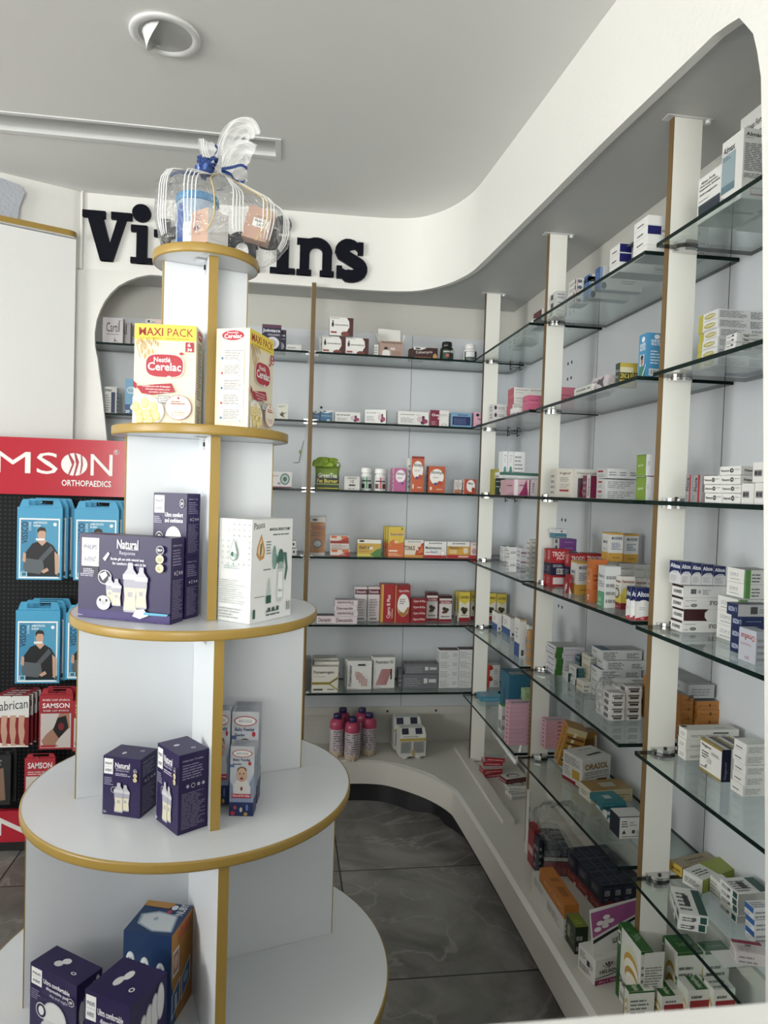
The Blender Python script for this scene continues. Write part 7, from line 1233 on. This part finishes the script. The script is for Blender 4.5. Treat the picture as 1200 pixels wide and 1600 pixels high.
bx((0.9301,2.56,1.4155,0.0415,0.06,0.0616,0.0), dict(c='#d2c6ca', F=[R(.0, 0, .12, 1, '#8a1f56'), T('rosa', .3, .2, .5, .8, '#4a3a40', 'v')]), 'white carton with magenta edge by the middle post', '3C')
bk_ = [N(.1, .5, .9, .7, 2, '#5a5a60'), R(.0, .48, 1, .5, '#9a9a9c')]
bx((0.9837,3.0238,1.1205,0.0236,0.0562,0.0654,0.0), dict(c='#cfcfd0', F=bk_, L=gl(3), T=gl(1), cT='#15162a'), 'white carton with black top, nearer the corner', '3D', 2)

bx((0.8766,2.603,1.1205,0.0281,0.0393,0.0969,0.0), dict(c='#cfcfd0', F=bk_, L=gl(3), T=gl(1), cT='#15162a'), 'white carton with black top, second along', '3D', 2)

bx((0.9836,2.7978,1.1205,0.0234,0.0565,0.0779,0.0), dict(c='#c6c4cc', F=[R(0, .4, 1, .6, '#8a6a7c'), N(.1, .1, .9, .3, 1, '#8a8a90')], L=gl(2)), 'white carton with mauve band', '3D', 2)
bx((0.9925,2.687,1.1205,0.0399,0.0374,0.12,0.0), dict(c='#cccbc6', F=[R(.2, .3, .8, .6, '#9a9a98')], L=gl(1), T=gl(1)), 'small grey-white carton', '3D', 6, jit=.002)
wbl = [R(0, 0, 1, .36, '#2a4a86'), N(.2, .5, .7, .8, 3, '#8a8c92')]
wbf = [R(.3, .05, .7, .2, '#4a4a4e'), R(0, .95, 1, 1, '#b9a070')]
DWb = dict(c='#d0d0cc', L=wbl, F=wbf, T=gl(1), cT='#8f7f66')
bx((0.9467,2.981,0.8195,0.0203,0.0813,0.0784,0.0), DWb, 'white upright carton with blue foot, first from the corner post', '3E')
bx((0.9659,2.8676,0.8195,0.0252,0.1049,0.0821,0.0), DWb, 'white upright carton with blue foot, second from the corner post', '3E')
bx((0.8802,2.4829,0.8195,0.0245,0.058,0.1417,0.0), DWb, 'white upright carton with blue foot, third, set deeper in', '3E')
bx((0.9926,2.7049,0.8195,0.024,0.08,0.0793,0.0), DWb, 'white upright carton with blue foot, nearest the middle post', '3E')

bx((0.877,2.36,0.8195,0.0235,0.03,0.1215,0.0), dict(c='#b98a4a', F=gl(3), L=gl(3)), 'narrow tan carton touching the middle post', '3E')
cnt = [T('Coolsept', .12, .22, .86, .40, '#16242c', ''), R(.55, .55, .62, .80, '#16303c'), E(.72, .66, .07, .14, '#5a2a3c', 10), R(.80, .52, .86, .82, '#16303c'), N(.1, .08, .5, .14, 1, '#14404e')]
bx((0.9081,2.5798,0.5135,0.0961,0.104,0.2218,0.0), dict(c='#1f5f78', F=cnt, L=[R(.4, .2, .55, .7, '#16465a')], T=gl(1), cT='#1c5266'), 'big teal blue carton with dark figures', '3F')
bx((0.9169,2.9607,0.5135,0.0943,0.0755,0.022,-1.3), dict(c='#3f84a0', T=gl(2), F=[N(.1, .3, .9, .7, 1, '#6aa8c0')], cT='#5a9ab0'), 'flat sky blue carton at the corner post', '3F')
bx((0.8476,2.5483,0.5135,0.0251,0.0402,0.1022,0.0), dict(c='#c9cbc4', F=gl(2), L=gl(1), T=[R(0, 0, 1, 1, '#5a8a3a')]), 'little white and green carton before the teal one', '3F')
bx((0.8784,2.383,0.687,0.0328,0.0352,0.0392,0.0), dict(c='#8fae7a', F=[N(.2, .3, .8, .8, 3, '#5a7a4a')], L=gl(2)), 'pale green carton resting on the pink pile', '3F')
pk_ = [R(.62, .38, .82, .62, '#7a1220'), N(.05, .75, .5, .85, 1, '#b08a96')]
pkl = [R(.3, .35, .75, .65, '#7a2a3a')]
bx((0.8795,2.4246,0.5135,0.115,0.0483,0.1541,0.0), dict(c='#d2a3b4', F=pk_, L=pkl, T=gl(1)), 'flat pink carton in the tall pile', '3F', 10)
bx((0.9369,2.276,0.5542,0.0687,0.042,0.0974,0.0), dict(c='#c79aac', F=pk_, L=pkl, T=gl(1)), 'flat pink carton past the middle post', '2F', 7)

# ---------------------------------------------------------------- on the plinth of the side wall
rd_ = [N(.1, .3, .9, .7, 1, '#d8a8ac'), R(0, .9, 1, 1, '#6a0f18')]
DRd = dict(c='#9c1420', F=rd_, L=rd_, T=gl(2), cT='#b4b1ac')
for k, (q, nm) in enumerate((((0.9149,2.894,0.2005,0.0866,0.0471,0.018,25.3), 'lowest'), ((0.9162,2.8937,0.2005,0.0847,0.0524,0.018,20.7), 'second up'), ((0.9311,2.9286,0.2005,0.1034,0.0532,0.018,29.4), 'third up'), ((0.9432,2.9268,0.2005,0.0882,0.0521,0.018,22.3), 'topmost'))):
    bx((q[0], q[1], .2012+.0181*k, .085, .055, .018, 12-9*k), DRd, 'small red carton in the low pile by the corner, %s' % nm, 'P')
wk = [N(.1, .3, .9, .7, 2, '#6a6a68')]
for k, (x, y, z, a_, c, nm) in enumerate((((0.9481,2.6763,0.2000)+(8, '#c9c7c2', 'lowest')), ((0.9499,2.7059,0.2000)+(-4, '#c9c7c2', 'white middle')), ((0.9411,2.7369,0.2000)+(14, '#5a1c20', 'topmost, dark and red')), )):
    bx((x+.02, y, .2012+.0201*k, .095, .055, .02, a_), dict(c=c, F=wk, T=[E(.5, .5, .3, .35, '#2a1c1c', 16), E(.5, .45, .24, .25, '#c9c4be', 16)] if k else gl(2), cT='#c4bfb8', L=rd_ if k == 2 else gl(1)), 'small carton in the untidy heap of three, %s' % nm, 'P')
bx((0.848,2.2448,0.2005,0.006,0.0255,0.2156,0.0), dict(c='#cfcec8', F=gl(4)), 'thin white carton leaning behind the middle post', 'P')
nv = [R(0, 0, 1, .46, '#7a1420'), R(0, .52, 1, .64, '#b9b9b4'), N(.1, .06, .9, .34, 4, '#a85a5c'), P([(0, .44), (.5, .52), (1, .44)], '#7a1420'), N(.15, .72, .85, .92, 2, '#4a5a7a')]
nvt = [R(0, 0, 1, 1, '#4a5168'), R(.06, .04, .94, .96, '#1b2133'), N(.2, .3, .8, .7, 2, '#3f4b66')]
DNv = dict(c='#1c2234', F=nv, L=nv, T=nvt)
def grid(q, nx_, ny_, D, desc, grp):
    x, y, z, w, d, h, rz = q; cs, sn_ = math.cos(math.radians(rz)), math.sin(math.radians(rz)); me = carton_mesh(w/nx_-.001, d/ny_-.001, h, D, seed=5).mesh('carton')
    for j in range(ny_):
        for i in range(nx_):
            lx_, ly_ = -w/2+w/nx_*(i+.5), -d/2+d/ny_*(j+.5); o = bpy.data.objects.new('carton', me); COL.objects.link(o); o.location = (x+lx_*cs-ly_*sn_, y+lx_*sn_+ly_*cs, z); o.rotation_euler.z = math.radians(rz)
            tag(o, '%s, %s row, %s from the aisle' % (desc, ('front', 'second', 'third', 'fourth')[j], ORD[i]), 'box', grp)
GA = (0.9057,2.1586,0.2005,0.0873,0.1417,0.0935,-8.4)
GA = (GA[0]-.004, GA[1]+.004, GA[2], GA[3]*.90, GA[4]*.90, GA[5], GA[6]); grid(GA, 4, 2, DNv, 'navy and red carton in the film-wrapped block', 'navy and red cartons in film')
nz_ = [R(0, 0, 1, .34, '#7a1420'), P([(0, .34), (1, .34), (1, .46), (0, .36)], '#7a1420'), R(.25, .62, .75, .80, '#8f9296'), N(.3, .64, .7, .78, 3, '#3a3a44'), T('Duo', .2, .08, .8, .24, '#b9843c', 's'), N(.2, .46, .8, .56, 2, '#5a6a8a'), N(.1, .85, .9, .93, 1, '#3a4660')]
DNz = dict(c='#1a1f30', F=nz_, L=[R(0, 0, 1, .38, '#7a1420'), T('Duo', .2, .1, .8, .26, '#b9843c', 's'), R(.15, .55, .8, .85, '#3a3a46'), N(.25, .6, .7, .8, 2, '#7a7a88'), E(.85, .06, .1, .05, '#c9c2b0', 10)], T=nvt)
GB = (1.0069,2.0021,0.2005,0.1395,0.2184,0.0875,4.7)
grid(GB, 4, 3, DNz, 'navy and red carton in the loose block', 'navy and red cartons beside the near post')
film_blob('plastic_film', (GA[0], GA[1], .2015), GA[3]*.72, GA[4]*.80, GA[5]*1.16, 'crumpled clear film round the navy and red block on the plinth', 3, None, .04, .2)
b = MB(); rnd = random.Random(9)
film_blob('plastic_bag', (GA[0]+.02, GA[1]+.005, .2015+GA[5]*1.11+.012), .075, .055, .085, 'clear plastic bag puffed up on the film-wrapped navy block', 8, None, .22)
bx((0.845,2.1739,0.2005,0.022,0.0547,0.1309,0.0), dict(c='#8a141c', F=nv, L=rd_), 'red carton behind the film-wrapped navy block', 'P')
bx((0.842,2.1407,0.2005,0.012,0.0707,0.1179,0.0), dict(c='#23283a', F=gl(4), L=gl(3)), 'dark navy carton leaning at the aisle side of the film-wrapped block', 'P')
# cartons along the plinth edge
whl = [N(.05, .5, .45, .9, 6, '#7a7a78'), N(.50, .3, .95, .72, 5, '#8a8a86')]
QE = (0.8074,1.9121,0.2005,0.035,0.2471,0.0574,-0.1)
bx(QE, dict(c='#c9c8c2', L=whl, F=gl(3), T=gl(1)), 'long white carton standing along the plinth edge', 'P')
oral = [T('MAX 250MG', .22, .30, .95, .72, '#d0902c'), N(.1, .1, .7, .2, 1, '#b8741c')]
_a = math.radians(QE[6]); bx((QE[0]+.004*math.cos(_a)+QE[4]*.11*math.sin(_a), QE[1]+.004*math.sin(_a)-QE[4]*.11*math.cos(_a), QE[2]+QE[5]+.0005, .042, QE[4]*.78, .040, QE[6]), dict(c='#b3680f', L=oral, F=gl(1), T=[R(.25, .2, .75, .45, '#8f520c'), N(.2, .6, .8, .8, 1, '#8a500e')]), 'long orange carton laid on the white one', 'P')
bx((0.8146,1.7655,0.2005,0.036,0.075,0.074,0.0), dict(c='#23301c', L=[R(.3, .3, .55, .75, '#8a9070'), N(.6, .3, .9, .7, 2, '#5a6a4a')], cT='#6f7a1c', T=[N(.2, .2, .8, .5, 2, '#8f9a3c')], F=gl(2)), 'dark green carton with olive top at the plinth edge', 'P')
hl = [N(.08, .60, .5, .9, 4, '#5a5a58'), R(.52, .48, .68, .70, '#26262a'), N(.70, .45, .92, .66, 4, '#5a5a5a'), N(.08, .15, .9, .42, 4, '#4a4a48')]
hf = [R(0, 0, 1, .20, '#8a2454'), T('30 x 1 Tabs', .14, .05, .8, .14, '#d8b4c8'), P([(0, .28), (.5, .34), (1, .45), (1, .42), (.5, .30), (0, .25)], '#1c1c20'), T('HELBEN', .16, .42, .80, .56, '#1c1c20')]+[P([(.48, .60), (.48+.26*math.cos(q)-.04*math.sin(q), .60+.24*math.sin(q)), (.48+.30*math.cos(q), .60+.27*math.sin(q)), (.48+.26*math.cos(q)+.04*math.sin(q), .60+.24*math.sin(q))], '#5a2030' if k % 2 else '#26262c') for k, q in enumerate((.1, .6, 1.1, 1.57, 2.0, 2.5, 3.0))]
o = bx((0.8314,1.652,0.2005,0.0838,0.0708,0.0652,11.7), dict(c='#cfcec9', L=hl, F=hf, T=[]), 'opened white and magenta carton with raised printed flap', 'P', name='open_carton')[0]
w_, d_, h_ = (0.8314,1.652,0.2005,0.0838,0.0708,0.0652,11.7)[3:6]
b = MB(); q = [(-w_*.48, -d_*.30, h_+.001), (w_*1.25, -d_*.30, h_+.007), (w_*1.22, -d_*.05, h_+.116), (-w_*.51, -d_*.05, h_+.110)]
b.add(q+[(x, y+.001, z) for x, y, z in q], [(0, 1, 2, 3), (7, 6, 5, 4), (0, 4, 5, 1), (1, 5, 6, 2), (2, 6, 7, 3), (3, 7, 4, 0)], card('#cfcec9'))
art(b, q[0], Vector(q[1])-Vector(q[0]), Vector(q[3])-Vector(q[0]), (0, -1, .4), [P([(.03, .38), (.4, .50), (.98, .66), (.98, .96), (.02, .92)], '#9a4a82'), P([(.03, .25), (.4, .38), (.98, .56), (.98, .62), (.4, .45), (.03, .33)], '#1c1c22')]+[E(u, v, .075, .05, '#d6d3d0', 14) for u, v in ((.20, .66), (.34, .76), (.30, .58), (.14, .54), (.42, .66), (.33, .66))]+[T('bum', .42, .10, .62, .28, '#2a2a30', 'f')]); b.build('flap', o)
# green and white syrup cartons
dl = [R(0, 0, .16, 1, '#1f5a1c'), R(.02, .74, .13, .92, '#d9dcd4'), R(.04, .77, .11, .89, '#26402a'), E(.6, .72, .30, .16, '#c9cfae', 20), E(.62, .64, .30, .16, '#b8902c', 20), E(.64, .58, .30, .15, '#dcd9c8', 20), E(.66, .50, .28, .13, '#b38a24', 20), E(.70, .44, .28, .12, '#d9d6c6', 20), T('Duphalac', .10, .22, .98, .36, '#1a2a1a'), N(.2, .08, .8, .16, 2, '#8a8c86')]
dt_ = [R(0, 0, .58, 1, '#1f5a1c'), T('Duphalac', .18, .10, .46, .92, '#c9d6c0', 'bw'), N(.66, .4, .9, .8, 3, '#9a9c96')]
dt2 = [R(0, 0, 1, 1, '#1f5a1c'), T('Duphalac', .25, .25, .85, .55, '#8fb088', 's'), N(.2, .68, .5, .8, 2, '#5a8a54')]
df_ = [N(.08, .15, .92, .85, 8, '#6a6c66'), R(0, .96, 1, 1, '#1f5a1c')]
dfr = [R(.1, .0, 1, .80, '#93141e'), N(.15, .84, .6, .95, 1, '#6a6c66')]
DD1 = dict(c='#cfd0c8', L=dl, F=df_, T=dt2)
DD2 = dict(c='#cfd0c8', L=dl, F=df_, T=dt_)
o = bx((0.853,1.5246,0.2005,0.03,0.1102,0.1791,0.0), DD1, 'green and white syrup carton with an open side flap', 'P', name='open_carton')[0]
w_, d_, h_ = (0.853,1.5246,0.2005,0.03,0.1102,0.1791,0.0)[3:6]
b = MB(); q = [(-w_*.30, -d_/2-.003, h_*.28), (w_*1.15, -d_/2-.012, h_*.32), (w_*1.15, -d_/2-.016, h_*1.04), (-w_*.30, -d_/2-.007, h_*1.00)]
b.add(q+[(x, y+.001, z) for x, y, z in q], [(0, 1, 2, 3), (7, 6, 5, 4), (0, 4, 5, 1), (1, 5, 6, 2), (2, 6, 7, 3), (3, 7, 4, 0)], card('#b9b9b2'))
art(b, q[0], Vector(q[1])-Vector(q[0]), Vector(q[3])-Vector(q[0]), (0, -1, 0), [N(.06, .06, .94, .76, 14, '#66685f')]); b.build('flap', o)
bx((0.957,1.496,0.2005,0.064,0.0641,0.1743,0.0), DD1, 'green and white syrup carton beside the one with open flap', 'P')
bx((1.0214,1.4759,0.2005,0.0629,0.0359,0.1772,0.0), DD1, 'green and white syrup carton under the glass, next to the wall', 'P')
bx((0.8318,1.4584,0.2005,0.0636,0.022,0.1032,0.0), DD2, 'green and white syrup carton at the counter edge', 'P')
DD3 = dict(c='#cfd0c8', L=dl, F=dfr, T=dt_)
bx((0.9008,1.4573,0.2005,0.0576,0.0505,0.0989,0.0), DD3, 'syrup carton with red front, first along', 'P')
bx((0.9538,1.4432,0.2005,0.0576,0.0523,0.1194,0.0), dict(DD3, T=[R(.35, 0, .85, 1, '#1f5a1c'), T('Duphalac', .45, .10, .75, .92, '#c9d6c0', 'bw')]), 'syrup carton with red front, second along', 'P')
bx((1.0045,1.4247,0.2005,0.053,0.0438,0.1274,0.0), dict(DD3, T=gl(2)), 'syrup carton with red front, third along', 'P')
bpy.context.view_layer.update()
